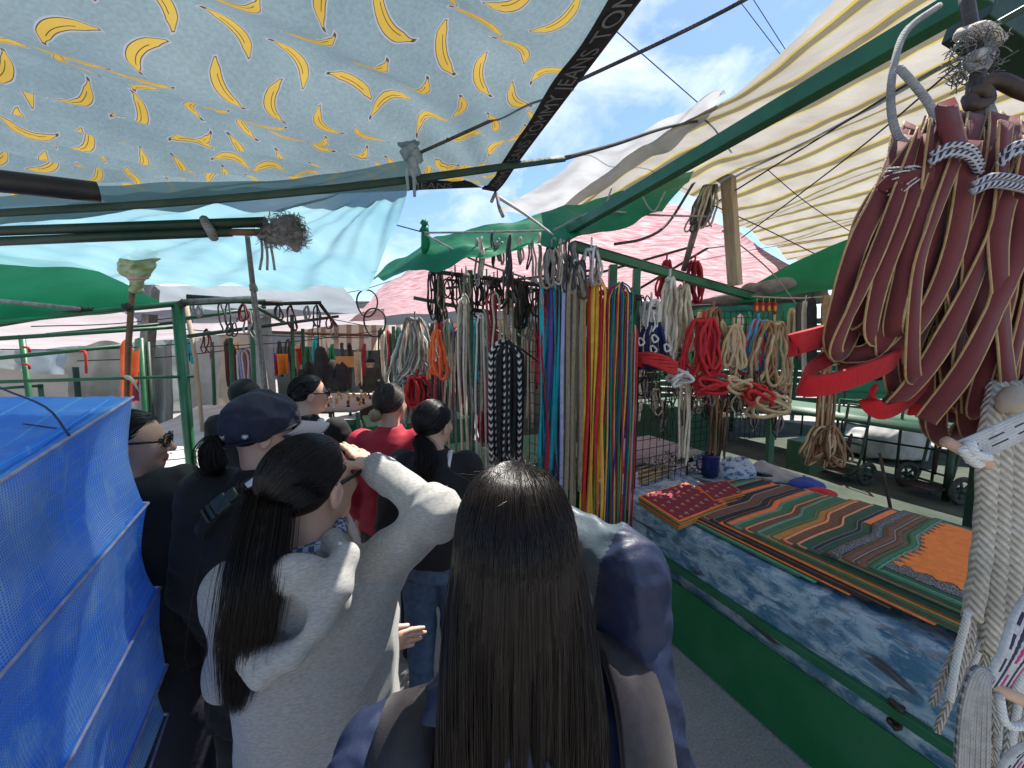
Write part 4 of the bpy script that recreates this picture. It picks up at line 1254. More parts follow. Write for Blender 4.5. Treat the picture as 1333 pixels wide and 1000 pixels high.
def on_cap(a, z):
    z = z - .022; q_ = math.sqrt(max(.1, 1 - ((z - .04) / .108) ** 2)); return p.hp((.1055 * math.sin(a) * q_, -.012 - .1275 * math.cos(a) * q_, z))
lg = MB()
for (a0, z0, a1, z1, w) in ((.36, .026, .55, .035, .004), (.55, .035, .66, .043, .003), (.50, .034, .56, .022, .0025), (.38, .027, .31, .035, .0018), (.42, .029, .38, .020, .0022), (.62, .04, .69, .036, .0022)):
    lg.tube([on_cap(a0 + (a1 - a0) * t, z0 + (z1 - z0) * t) for t in (0, .33, .66, 1)], w, 5)
lg.build('emblem', mat('pale_pink_thread', (.55, .36, .32), .8), p.root, local=True)
MB().ell(on_cap(1.15, .034), (.012, .012, .010), seg=8).build('badge', mat('dull_silver', (.4, .4, .4), .35, metal=.8), p.root, local=True)
# strap with buckle and white label
sp_ = catmull([V((-.17, -.09, 1.18)), V((-.115, -.140, 1.262)), V((-.04, -.142, 1.335)), V((.06, -.118, 1.40)), V((.10, -.04, 1.435)), V((.12, .06, 1.38))], 24)
sm_ = MB().ribbon([q + V((-.0, -.022, .020)) for q in sp_], V((.5, -.2, -.8)), .045, .006); so = sm_.build('cross_body_strap', BLK, p.root, local=True)
i_ = 9; b_ = MB(); t_ = (sp_[i_ + 1] - sp_[i_ - 1]).normalized(); n_ = V((-.1, -.9, .45)); n_ = (n_ - t_ * n_.dot(t_)).normalized(); x_ = t_.cross(n_)
fr = Matrix((x_, t_, n_)).transposed(); cc = sp_[i_] + V((0, -.034, .027))
b_.box(cc, (.048, .05, .014), fr); b_.box(cc + t_ * .04, (.034, .035, .010), fr); b_.box(cc - t_ * .036, (.05, .012, .012), fr); b_.box(cc - t_ * .056, (.05, .008, .012), fr)
b_.build('buckle', mat('buckle_plastic', (.03, .045, .04), .35), p.root, local=True, bevel=.003)
i_ = 14; t_ = (sp_[i_ + 1] - sp_[i_ - 1]).normalized(); n_ = V((-.1, -.8, .6)); n_ = (n_ - t_ * n_.dot(t_)).normalized(); x_ = t_.cross(n_); fr = Matrix((x_, t_, n_)).transposed()
MB().box(sp_[i_] + V((0, -.030, .029)), (.020, .085, .004), fr).build('label_tag', mat('white_label', (.75, .74, .72), .7), p.root, local=True)

# --- woman with glasses behind the blue net
p = Person('woman in dark glasses and a grey blue shirt half hidden behind the blue net', P(172, 577, 1.36), R(10), GRP, face=R(-68), tilt=R(-3))
p.body(.005)
p.top('shirt', mat('grey_blue_shirt', (.17, .20, .27), .85, (.22, .25, .32), 12, bump=.2, bscale=200), .009, hem=.62, loose=1.5, fold=.006, seed=41, cuff=.3, sleeves='LR')
def vest(D): pass
p.top('jacket', BLK, .009, hem=.42, loose=2.5, fold=.01, seed=43, neck=.12, shoulder=.95, armr=1.15)
p.legs('trousers', mat('dark_navy_trousers', (.012, .013, .022), .85, bump=.2), .012, wide=1.4, loose=1.5); p.shoes(mat('grey_shoe', (.10, .10, .105), .7, (.2, .2, .2), 30))
hm = HAIRS['dark']; p.hairshell(hm, front=.05); p.updo(hm, V((0, -.115, -.03)), 900, 14, .0011)
MB().ell(p.hp((0, -.125, -.03)), (.035, .03, .035), seg=12, jit=.25).build('hair_bun', hm, p.root, local=True)
def glasses(p, lens=(.03, .02, .018)):
    g_ = MB()
    for x in (-1, 1):
        g_.bar(p.hp((x * .079, -.01, .014)), p.hp((x * .069, .096, .013)), .004, .007)
        ring = []
        for k_ in range(16):
            a = k_ / 16 * 6.283; cx_, sz = math.cos(a), math.sin(a)
            ring.append(p.hp((x * .036 + .027 * math.copysign(abs(cx_) ** .7, cx_), .106 - .010 * abs(cx_) * (1 if cx_ * x > 0 else 0), .008 + .020 * math.copysign(abs(sz) ** .7, sz))))
        g_.tube(ring, .003, 6, close=True)
    g_.bar(p.hp((-.011, .108, .013)), p.hp((.011, .108, .013)), .004, .004)
    go = g_.build('glasses', mat('spectacle_frame', (.02, .012, .01), .25), p.root, local=True)
    for x in (-1, 1): MB().ell(p.hp((x * .036, .104, .008)), (.025, .002, .019), p.hr, 12).build('lens', bpy.data.materials.get('dark_lens') or mat('dark_lens', lens, .08, clear=.35), go, local=True)
glasses(p)

# --- woman in red
p = Person('woman in a crimson shirt with ash brown hair in a low bun', P(509, 527, 2.15), R(0), GRP, face=R(-14), slim=.98)
p.body(.008, face=False)
p.top('shirt', REDT, .009, hem=.5, loose=1.3, fold=.006, seed=51, cuff=.5, neck=.058)
p.legs('trousers', BLK, .014); p.shoes(BLK)
hm = HAIRS['ash']; p.hairshell(hm); p.updo(hm, V((0, -.115, -.03)), 800, 6, .0013)
MB().ell(p.hp((-.02, -.128, -.04)), (.034, .03, .034), seg=12, jit=.25).build('hair_bun', mat('bleached_hair', (.2, .13, .08), .5, (.28, .2, .12), 60), p.root, local=True)

# --- woman with the black low ponytail
p = Person('woman in a black top and jeans with a straight black low ponytail', P(565, 553, 1.82), R(2), GRP, face=R(-28), tilt=R(-2))
p.body(.007, face=False)
p.top('shirt', BLK, .009, hem=.52, loose=1.6, fold=.006, seed=61, cuff=.6)
p.legs('jeans', JEAN, .01, wide=1.1); p.shoes(BLK)
hm = HAIRS['black']; p.hairshell(hm, low=-.06); tie = V((-.01, -.112, -.045)); p.updo(hm, tie, 1200, 9, .0011)
t0 = p.hp(tie)
p.tail(hm, [t0, p.local(P(556, 590, 1.70)), p.local(P(557, 620, 1.68)), p.local(P(566, 660, 1.68))], [.02, .034, .044, .04, .02], 900, 7, .0011)
MB().ribbon(catmull([V((.085, .06, 1.25)), V((.085, -.02, 1.335)), V((.08, -.10, 1.29)), V((.07, -.145, 1.2))], 12), V((1, 0, 0)), .022, .006).build('white_strap', M('white'), p.root, local=True)

# --- woman in dark glasses further on, and the one in the beanie
p = Person('woman in dark glasses and a black top with black hair tied back, white bag strap', P(404, 514, 2.35), R(2), GRP, face=R(-58))
p.body(.0065)
p.top('shirt', BLK, .01, hem=.5, loose=1.3, fold=.006, seed=71)
p.legs('trousers', BLK, .014); p.shoes(BLK)
hm = HAIRS['black']; p.hairshell(hm); tie = V((0, -.116, -.01)); p.updo(hm, tie, 900, 19, .0013); t0 = p.hp(tie); bk = p.hr @ V((0, -1, 0))
p.tail(hm, [t0, t0 + bk * .05 - V((0, 0, .01)), t0 + bk * .075 - V((0, 0, .08)), t0 + bk * .06 - V((0, 0, .16))], [.018, .03, .04, .03, .015], 500, 7, .0013)
glasses(p)
MB().ribbon(catmull([V((.10, .06, 1.30)), V((.10, -.02, 1.385)), V((.10, -.10, 1.35)), V((.10, -.14, 1.2))], 12), V((1, 0, 0)), .05, .006).build('white_strap', M('white'), p.root, local=True)
p = Person('person in a black knitted beanie standing ahead of the navy cap', P(320, 516, 2.75), R(14), GRP, face=R(-10))
p.body(.01, face=False); p.top('coat', BLK, .011, hem=.4, loose=1.8, seed=81); p.legs('trousers', BLK, .014); p.shoes(BLK)
D = SDF(); D.ell(p.hp((0, -.014, .028)), (.093, .112, .104), p.hr, .01); D.fn(lambda X, Y, Z: (Z - (p.hc.z - .03)), np.array(p.hc) - .2, np.array(p.hc) + .2, .005, True)
v, q = D.mesh(.007, lambda X, Y, Z: .002 * nnoise(X, Y, Z, 60, 2)); mesh_np('beanie', v, q, BLK, p.root)

# --- man at the far end
p = Person('man in a black cap and dark jacket standing far down the aisle', P(482, 473, 8.9), R(8), GRP, face=R(70))
p.hr = Matrix.Rotation(R(70), 3, 'Z')
p.an['R'] += V((.05, -.18, .02)); p.kn['R'] += V((.02, -.02, 0)); p.an['L'] += V((-.03, .12, 0))
p.body(.011, face=False)
p.top('jacket', mat('dark_jacket', (.016, .016, .015), .8, (.05, .045, .035), 5), .012, hem=.46, loose=1.8, seed=91, fold=.008)
p.legs('trousers', BLK, .014, wide=1.2); p.shoes(BLK)
D = SDF(); D.ell(p.hp((0, -.01, .04)), (.088, .108, .085), p.hr, .01); D.ell(p.hp((0, .12, .035)), (.06, .06, .008), p.hr, .01)
D.fn(lambda X, Y, Z: (Z - (p.hc.z + .02)), np.array(p.hc) - .25, np.array(p.hc) + .25, .004, True)
v, q = D.mesh(.009); mesh_np('cap', v, q, BLK, p.root)
for sx in (-1, 1):
    e, w = p.el['L' if sx < 0 else 'R'], p.sh['L' if sx < 0 else 'R']; c = w.lerp(e, .75)
    MB().tube([c, c + (e - w).normalized() * .035], .068, 12).build('armband', M('white'), p.root, local=True)
# ------------------------------------------------------------------ left side: blue net, pipes, stall frame
def weave_mat(name, col, col2, clear, sc=(260, 260)):
    m, n, l, b, out = newmat(name)
    t = n.new('ShaderNodeTexCoord'); s_ = n.new('ShaderNodeSeparateXYZ'); l.new(t.outputs['UV'], s_.inputs[0])
    U, W_ = Sx(n, l, s_.outputs[0]), Sx(n, l, s_.outputs[1])
    z = n.new('ShaderNodeTexNoise'); z.inputs['Scale'].default_value = 4; z.inputs['Detail'].default_value = 6; l.new(t.outputs['Object'], z.inputs[0])
    N_ = Sx(n, l, z.outputs[0])
    uu = U * sc[0] + N_ * 6; vv = W_ * sc[1] + N_ * 5
    hole = (uu.fract() - .5).abs().lt(.33) * (vv.fract() - .5).abs().lt(.33)
    big = ((W_ * 9 + N_ * .6).fract() - .5).abs().lt(.03)
    zf = n.new('ShaderNodeTexNoise'); zf.inputs['Scale'].default_value = 1; zf.inputs['Detail'].default_value = 5; mf = n.new('ShaderNodeMapping'); mf.inputs['Scale'].default_value = (16, 2.2, 1); l.new(t.outputs['UV'], mf.inputs[0]); l.new(mf.outputs[0], zf.inputs[0]); folds = Sx(n, l, zf.outputs[0]).ss(.52, .68)
    col_ = mixc(n, l, N_.ss(.35, .65), col, col2)
    col_ = mixc(n, l, folds * .55, col_, tuple(min(.9, c * 1.25 + .16) for c in col2)); col_ = mixc(n, l, big * .35, col_, tuple(min(1, c * 2.2) for c in col2))
    l.new(col_, b.inputs['Base Color']); b.inputs['Roughness'].default_value = .5
    tr = n.new('ShaderNodeBsdfTranslucent'); l.new(col_, tr.inputs[0])
    ms = n.new('ShaderNodeMixShader'); ms.inputs[0].default_value = .45; l.new(b.outputs[0], ms.inputs[1]); l.new(tr.outputs[0], ms.inputs[2])
    tp = n.new('ShaderNodeBsdfTransparent'); m2 = n.new('ShaderNodeMixShader'); l.new((hole * clear).v, m2.inputs[0])
    bp = n.new('ShaderNodeBump'); bp.inputs['Strength'].default_value = .5; bp.inputs['Distance'].default_value = .003; l.new(hole.v, bp.inputs['Height']); bp.invert = True
    l.new(bp.outputs[0], b.inputs['Normal'])
    l.new(ms.outputs[0], m2.inputs[1]); l.new(tp.outputs[0], m2.inputs[2]); l.new(m2.outputs[0], out.inputs[0])
    return m
NETO = weave_mat('blue_net', (.13, .40, .92), (.36, .60, .95), .60, (150, 52))
NETI = weave_mat('blue_inner_net', (.06, .31, .90), (.12, .42, .93), .2, (200, 70))
ROD = mat('pale_rod', (.42, .44, .62), .5, (.3, .28, .45), 40)
fr_ = [P(173, 517, 1.20), P(193, 655, 1.17), P(209, 765, 1.16), P(218, 866, 1.16), P(219, 930, 1.16)]
on = [P(0, 628, .70), P(0, 880, .575), P(85, 1000, .675), P(165, 1000, .93), P(195, 1000, 1.05)]
nr = [a + (b - a).normalized() * 1.05 for a, b in zip(fr_, on)]
LV = V((-1.35, .03, 0))
net = thing('blue_net_rack', 'tall bright blue mesh net stretched over tiers of pale rods at the left edge', 'net', (fr_[3].x - .5, fr_[3].y - .4, 0))
for i in range(5):
    L1, L2 = fr_[i] + LV, nr[i] + LV
    MB().tube([nr[i], fr_[i]], .0042, 6).build('rod', ROD, net)
    if i: MB().tube([fr_[i], L1], .004, 6).build('rod', ROD, net)
def side(a, b, c, d, sag, s0):
    "a,b top edge; c,d lower edge"
    def fn(u, v):
        p = a.lerp(b, u).lerp(c.lerp(d, u), v)
        nn = (b - a).cross(c - a).normalized()
        k = sag * math.sin(math.pi * min(1, v * .9)) ** .8 * (.75 + .4 * math.sin(u * 9 + s0))
        return p + nn * (k + .012 * nz3(p, 6) * math.sin(math.pi * v) + .004 * math.sin(u * 55 + 5 * nz3(p, 2)) * math.sin(math.pi * v) ** .5)
    return fn
ins = PX * -.055
for i in range(4):
    f_ = side(fr_[i], nr[i], fr_[i + 1], nr[i + 1], -.036, i * 2.1)
    if f_(.5, .5).dot(PX) > (fr_[i].lerp(nr[i + 1], .5)).dot(PX): f_ = side(fr_[i], nr[i], fr_[i + 1], nr[i + 1], .036, i * 2.1)
    MB().grid(f_, 40, 16).build('side_net', NETO, net)
    g_ = side(fr_[i] + ins, nr[i] + ins, fr_[i + 1] + ins * 1.6, nr[i + 1] + ins * 1.6, .03, i * 2.7 + 1)
    MB().grid(lambda u, v, g_=g_: g_(u, v) + PX * (-.05 * sm(.1, .9, v) * abs(math.sin(u * 4 + i))), 30, 14).build('inner_net', NETI, net)
    h_ = side(fr_[i], fr_[i] + LV, fr_[i + 1], fr_[i + 1] + LV, .0, i)
    MB().grid(lambda u, v, h_=h_: h_(u, v) - PX * (.034 * math.sin(math.pi * min(1, v * .9)) ** .8 * (1 - u)), 24, 12).build('end_net', NETI, net)
    if i:
        MB().grid(lambda u, v, i=i: fr_[i].lerp(nr[i], u) + (LV + PX * -.02) * v + V((0, 0, -.03 * math.sin(math.pi * v) + .01 * nz3(V((u, v, i)), 4))), 20, 20).build('shelf_net', NETI, net)
def top(u, v):
    p = fr_[0].lerp(nr[0], u) + LV * v
    return p + V((0, 0, -.05 * math.sin(math.pi * u) * math.sin(math.pi * min(1, v * 2)) * 1 + .006 * nz3(p, 7) + .002 * math.sin(v * 150)))
MB().grid(top, 40, 60).build('top_net', weave_mat('blue_top_net', (.07, .31, .88), (.12, .40, .92), .05, (150, 190)), net)
wi = MB(); q0 = fr_[0].lerp(nr[0], .34) - PX * .018 - V((0, 0, .07))
wi.grid(lambda u, v: q0 + (nr[0] - fr_[0]) * (.33 * u) + V((0, 0, -.15 * v + .02 * u)) + PX * (-.02 * math.sin(u * 6 + v * 3)), 12, 10)
wi.build('inner_cloth', mat('pale_inner_cloth', (.34, .50, .80), .8, (.22, .40, .78), 20), net)
MB().tube(catmull([fr_[0].lerp(nr[0], .32) + V((-.0, 0, .004)), P(60, 535, .98) + V((0, 0, .01)), P(0, 505, 1.08), P(-70, 470, 1.15)], 12), .0028, 5).build('tie_cord', mat('dark_blue_cord', (.006, .02, .12), .6), net)
MB().tube(catmull([P(30, 552, 1.02), P(60, 556, 1.0), P(96, 561, .96)], 6), .002, 5).build('tie_cord', M('black'), net)

# pipes overhead at the left
pm = MB(); a, b = P(-90, 226, .80), P(128, 250, .98); pm.tube([a, b], .023, 18, 0, caps=False)
pm.tube([b, b - (b - a) * .06, a], [.020, .019, .019], 18, 1, caps=False); d = (b - a).normalized()
pm.tube([b - d * .001, b], [.0235, .019], 18, 0, caps=False)
one(pm, 'black_pipe', [M('pipe'), mat('pipe_inside', (.004, .004, .004), .9)], 'open end of a dusty black pipe poking in at the upper left', 'pipe')
pg = thing('green_pipe', 'pair of lashed dark green pipes with a ragged grey end wrap', 'pipe', (P(200, 300, 1.66).x, 1.66, 0))
MB().tube([P(-90, 304, 1.36), P(345, 289, 1.28)], .0155, 14).build('pipe', M('green_dark'), pg)
MB().tube([P(-90, 318, 1.36), P(300, 302, 1.29)], .0145, 14).build('pipe', M('green_dark'), pg)
MB().tube([P(290, 302, 1.29), P(352, 303, 1.27)], .011, 12).build('pipe', M('brown'), pg)
MB().tube(catmull([P(266, 286, 1.30), P(270, 294, 1.262), P(275, 302, 1.262), P(278, 309, 1.29)], 8), .014, 8).build('lashing', M('ropegrey'), pg)
D = SDF(); c = P(370, 302, 1.28)
D.ell(c, (.050, .038, .042)); D.ell(c + V((.030, .0, -.004)), (.026, .034, .039)); D.ell(c + V((-.05, 0, -.012)), (.032, .022, .020)); D.cone(c + V((.02, 0, -.035)), c + V((.036, 0, -.055)), .009, .003)
v, q = D.mesh(.004, lambda X, Y, Z: .005 * nnoise(X, Y, Z, 80, 3) + .004 * nnoise(X, Y, Z, 220, 8))
o = mesh_np('end_wrap', v - np.array(BASE[pg]), q, M('rag'), pg)
def fuzz(c, r, n_, L, th, mt, par, seed=1):
    q = random.Random(seed); mb = MB()
    for _ in range(n_):
        d = V((q.gauss(0, 1), q.gauss(0, 1), q.gauss(0, 1))).normalized(); a = c + V((d.x * r[0], d.y * r[1], d.z * r[2])); tg = d.cross(V((q.gauss(0, 1), q.gauss(0, 1), q.gauss(0, 1)))).normalized()
        mb.tube(catmull([a - d * .004, a + d * L * .25 + tg * L * .5, a + d * L * q.uniform(-.1, .5) + tg * L], 4), th, 3)
    return mb.build('loose_fibre', mt, par)
fuzz(c, (.052, .040, .044), 260, .035, .0009, M('ropegrey'), pg); fuzz(c + V((.03, 0, 0)), (.028, .036, .041), 160, .035, .0009, M('rag'), pg, 4); fuzz(c + V((-.05, 0, -.012)), (.034, .024, .022), 90, .03, .0009, M('ropedark'), pg, 6)
for i in range(3):
    s0 = P(340 + 5 * i, 310, 1.27); MB().tube(catmull([s0, s0 + V((.004 * i, 0, -.05)), s0 + V((.012 * (i - 1), 0, -.10))], 5), .004, 5).build('loose_end', M('ropegrey'), pg)

# tall prop pole with a rope wound on it
pl = thing('prop_pole', 'thin grey prop pole with a rope knotted round it', 'pole', (P(352, 700, 3.05).x, 3.05, 0))
MB().tube([V((P(352, 700, 3.05).x + .02, 3.05, 0)), P(345, 505, 3.02), P(330, 380, 2.45), P(322, 308, 1.95)], [.026, .024, .016, .011], 9).build('pole', M('greywood'), pl)
MB().tube(catmull([P(324, 320, 2.02), P(330, 372, 2.36), P(340, 440, 2.68), P(344, 505, 2.98)], 14), .008, 6).build('rope', M('ropegrey'), pl)
MB().ell(P(330, 375, 2.40), (.024, .024, .03), seg=10, jit=.3).build('knot', M('ropegrey'), pl)

# stick topped with a bundle of plastic
st = thing('wrapped_stick', 'brown stick topped with a taped bundle of yellowish plastic bags', 'stick', (P(165, 520, 2.8).x, 2.8, 0))
MB().tube([V((P(165, 520, 2.8).x, 2.8, 0)), P(165, 515, 2.8), P(167, 450, 2.8), P(173, 368, 2.8)], [.016, .016, .018, .018], 8).build('stick', M('brown'), st)
D = SDF(); c = P(179, 350, 2.8)
D.ell(c + V((0, 0, .02)), (.105, .085, .088)); D.ell(c + V((.065, 0, .09)), (.065, .06, .04)); D.ell(c + V((-.05, -.01, -.0)), (.05, .05, .05)); D.cone(c + V((0, 0, -.05)), c + V((-.03, 0, -.14)), .045, .03)
D.cone(c + V((0, 0, .06)), c + V((.09, 0, .09)), .03, .015)
v, q = D.mesh(.007, lambda X, Y, Z: .014 * nnoise(X, Y, Z, 40, 5) + .005 * nnoise(X, Y, Z, 110, 8))
o = mesh_np('plastic_bundle', v - np.array(BASE[st]), q, mat('yellowish_plastic', (.42, .40, .17), .35, (.60, .60, .42), 14, bump=.4, transl=.3), st)
for z_, r_ in ((-.062, .05), (.055, .075)):
    MB().tube([c + V((r_ * math.cos(t), r_ * math.sin(t) * .9, z_ + .012 * math.sin(t))) for t in np.linspace(0, 6.283, 15)[:-1]], .013, 6, close=True).build('tape', mat('pink_tape', (.62, .28, .30), .5), st)
MB().tube(catmull([P(163, 490, 2.77), P(172, 495, 2.74), P(181, 510, 2.74)], 6), [.012, .016, .014, .012, .008, .006, .003], 7).build('knot', M('rope'), st)

# green tube frame of the left stall: every post and bar a part
lf = thing('tube_rack', 'green tube frame standing at the front of the left stall', 'frame', (P(245, 640, 2.9).x, 2.9, 0))
def fbar(a, b, r=.016, m='green_paint', par=None, name='bar', sides=10):
    return MB().tube([a, b], r, sides).build(name, M(m), par or lf)
def post(px, py, d, top_y, r=.02, par=None, m='green_paint', px2=None):
    b = P(px, py, d); b.z = 0; t = P(px2 if px2 is not None else px, top_y, d)
    return fbar(b, t, r, m, par, 'post')
b1 = P(251, 640, 2.88); b1.z = 0
MB().bar(b1, P(233, 396, 2.88), .04, .04).build('post', M('green_paint'), lf)
MB().bar(b1 + V((-.045, .03, 0)), P(227, 398, 2.9), .03, .03).build('post', M('green_paint'), lf)
fbar(P(-60, 424, 2.45), P(245, 394, 2.92), .020)
fbar(P(-60, 432, 2.5), P(120, 402, 2.7), .018, 'green_dark')
fbar(P(-60, 499, 2.5), P(252, 490, 2.9), .012)
fbar(P(110, 402, 2.75), P(345, 391, 3.6), .016, 'green_worn')
b2 = P(250, 640, 2.88)
fbar(P(240, 393, 2.9), P(330, 388, 3.3), .020, 'greywood')
tie = MB()
for c_ in ((237, 395), (104, 404), (165, 400)):
    tie.ell(P(c_[0], c_[1], 2.68 if c_[0] < 200 else 2.86), (.035, .03, .03), seg=8, jit=.7)
for i, c_ in enumerate(((237, 395), (104, 404), (165, 400))):
    MB().ell(P(c_[0], c_[1], 2.68 if c_[0] < 200 else 2.86), (.032, .03, .028), seg=8, jit=.7).build('tie_knot', M('ropedark'), lf)
fbar(P(-40, 388, 2.5), P(103, 402, 2.62), .014, 'greywood', name='rail')

# second, deeper frame on the left
l2 = thing('tube_rack', 'worn green tube frame deeper in the left stall, hung with red ties', 'frame', (P(183, 540, 4.3).x, 4.3, 0))
post(36, 520, 4.0, 436, .026, l2, px2=28); post(183, 540, 4.2, 440, .026, l2); post(192, 545, 4.25, 445, .022, l2, 'green_dark')
post(98, 520, 4.4, 478, .028, l2, 'green_dark'); post(52, 520, 4.2, 500, .022, l2)
fbar(P(-40, 470, 3.6), P(172, 449, 4.2), .02, 'green_worn', l2); fbar(P(-20, 442, 3.7), P(240, 425, 4.6), .022, 'green_worn', l2)
fbar(P(60, 436, 4.0), P(250, 418, 5.0), .02, 'green_dark', l2); fbar(P(-40, 508, 3.9), P(56, 502, 4.2), .016, 'green_worn', l2)
for x_, y_ in ((34, 452), (34, 474), (108, 458)):
    MB().tube(catmull([P(x_ - 4, y_, 3.95), P(x_ + 3, y_ + 1, 3.93), P(x_ + 4, y_ + (28 if x_ > 100 else 6), 3.95)], 5), .012, 6).build('red_tie', M('red'), l2)
# coverings
def drape(x0, x1, y0, y1, d0, d1, name, mt, label, cat='tarp', amp=.12, seed=0, fold=9):
    a, b = P(x0, y0, d0), P(x1, y0, d1); c_, d_ = P(x0, y1, d0), P(x1, y1, d1)
    nn = (b - a).cross(V((0, 0, 1))).normalized()
    def fn(u, v):
        p = a.lerp(b, u).lerp(c_.lerp(d_, u), v)
        return p + nn * (amp * .5 * math.sin(u * fold + seed + v * 1.5) * (.3 + v) + amp * nz3(p + V((seed, 0, 0)), 1.5) + amp * .3 * nz3(p, 5)) + V((0, 0, -.06 * math.sin(u * math.pi * 2 + seed) * (1 - v)))
    return one(MB().grid(fn, 40, 26), name, mt, label, cat)
GTA = mat('grey_green_tarp', (.30, .34, .32), .8, (.43, .46, .44), 2.4, bump=.5, bscale=9, transl=.3)
BEI = mat('beige_tarp', (.42, .37, .31), .85, (.52, .47, .41), 2, bump=.3, bscale=12, transl=.15)
drape(85, 168, 448, 590, 6.2, 6.6, 'grey_tarp', GTA, 'grey green tarp wall behind the worn green frame', seed=1, amp=.25, fold=14)
drape(176, 226, 446, 575, 5.4, 5.7, 'grey_tarp', GTA, 'crumpled grey tarp hung beside the twin green posts', seed=4, amp=.35, fold=13)
drape(236, 286, 440, 560, 6.8, 7.2, 'plastic_sheet', mat('cloudy_plastic', (.42, .46, .46), .35, (.55, .6, .6), 3, bump=.4, bscale=10, transl=.4, clear=.15), 'cloudy plastic sheet hanging behind the white table', 'sheet', seed=6, amp=.2)
drape(-130, 88, 482, 620, 5.0, 5.4, 'beige_tarp', BEI, 'beige tarp screen at the far left above the blue net', seed=2, amp=.06)
drape(268, 330, 428, 530, 8.6, 8.9, 'beige_tarp', BEI, 'beige tarp wall far behind the prop pole', seed=8)
# red and orange cloths on the stick frame
c1 = drape(157, 182, 450, 524, 3.9, 3.95, 'orange_cloth', mat('orange_red_cloth', (.70, .10, .03), .8, (.78, .16, .06), 5, transl=.3), 'orange red cloth hanging behind the wrapped stick', 'cloth', amp=.04, seed=3)
drape(172, 182, 492, 522, 3.85, 3.86, 'maroon_cloth', mat('maroon_cloth', (.16, .02, .06), .85), 'small maroon cloth under the orange one', 'cloth', amp=.02, seed=5)

# long trestle table under a white sheet
tb = thing('long_table', 'long low table spread with a dirty white sheet on the left of the aisle', 'table', tuple(W(-1.5, 5.2, 0)))
WS = mat('dirty_white_sheet', (.46, .44, .40), .8, (.60, .58, .55), 1.2, detail=8, stretch=(3, 1, 1), bump=.25, bscale=8)
def tt(u, v):
    p = W(-2.15 + 1.16 * u, 3.5 + 4.6 * v, .765); p.z += .010 * nz3(p, 3) + .006 * math.sin(v * 40 + 2 * u) * .5
    return p
MB().grid(tt, 16, 60).build('sheet', WS, tb)
MB().grid(lambda u, v: W(-.99 + .015 * math.sin(u * 60) * v, 3.5 + 4.6 * u, .765 - .16 * v), 60, 4).build('sheet_fall', WS, tb)
MB().grid(lambda u, v: W(-2.15 + 1.16 * u, 3.5 - .012 * math.sin(u * 20) * v, .765 - .10 * v), 20, 4).build('sheet_fall', WS, tb)
MB().box(W(-1.57, 5.8, .735), (1.12, 4.55, .04), Matrix.Rotation(YAW, 3, 'Z')).build('tabletop', M('greywood'), tb)
for x_ in (-2.08, -1.06):
    for a_ in (3.6, 5.0, 6.5, 8.0): MB().bar(W(x_, a_, 0), W(x_, a_, .715), .045, .045).build('leg', M('green_worn'), tb)
# ------------------------------------------------------------------ the stall on the right
RZ = Matrix.Rotation(YAW, 3, 'Z')
sf = thing('stall_rack', 'green steel frame of the right stall with its long diagonal roof beam', 'frame', tuple(W(1.8, 2.3, 0)))
def sbar(a, b, w, h, m='green_paint', name='beam', bev=.003): return MB().bar(a, b, w, h).build(name, M(m), sf, smooth=False, bevel=bev)
HUB = P(738, 300, 2.42)
sbar(HUB + V((-.02, .05, -.01)), P(1290, -18, .86), .045, .05)
sbar(P(745, 320, 2.45), P(978, 386, 3.30), .05, .06)
sbar(P(744, 316, 2.46), P(978, 382, 3.31), .075, .008, 'iron')
sbar(P(1262, 20, 1.0), P(1420, 120, 1.06), .09, .07, 'green_dark')
sbar(P(1235, 72, 1.7), P(930, 228, 3.2), .03, .03, 'iron')
def spost(px, d, ytop, w=.05, m='green_paint', dx=0):
    t = P(px, ytop, d); b = V((t.x + dx, t.y, 0)); return sbar(b, t, w, w, m, 'post')
spost(798, 2.62, 345); spost(829, 2.70, 350, .045); spost(612, 3.0, 352, .04); spost(1012, 3.35, 390, .05, dx=.05); spost(738, 3.4, 360, .03, 'iron'); spost(676, 3.5, 366, .035, 'green_dark')
spost(517, 6.4, 430, .05); spost(1282, 2.0, 560, .05, 'green_dark')
sbar(P(560, 353, 3.1), P(835, 388, 2.65), .035, .03, 'iron'); sbar(P(540, 388, 3.3), P(640, 408, 3.0), .04, .03, 'green_dark'); sbar(P(838, 402, 3.1), P(1085, 390, 3.4), .02, .02, 'iron')
sbar(P(618, 410, 3.1), P(700, 470, 2.9), .02, .015, 'iron')
# wooden prop and boards under the canopy
wpz = MB(); a, b = P(946, 208, 2.9), P(957, 372, 2.95); wpz.bar(b, a, .095, .05); one(wpz, 'wooden_post', M('wood'), 'short weathered wooden board hanging upright under the striped canopy', 'board', smooth=False, bevel=.005)
one(MB().tube([P(890, 352, 3.5), P(926, 225, 3.1)], [.026, .03], 8), 'wooden_pole', M('greywood'), 'slanting grey wooden pole behind the board', 'pole')
for i, (a, b, l_) in enumerate(((P(640, 395, 4.6), P(905, 320, 4.3), 'long'), (P(800, 395, 4.4), P(960, 300, 4.2), 'rising'), (P(560, 378, 4.0), P(770, 352, 4.2), 'level'))):
    one(MB().tube([a, b], .014, 7), 'roof_pole', M('iron'), f'dark {l_} pole holding up the pink tarpaulin', 'pole', 'dark poles under the pink tarpaulin')
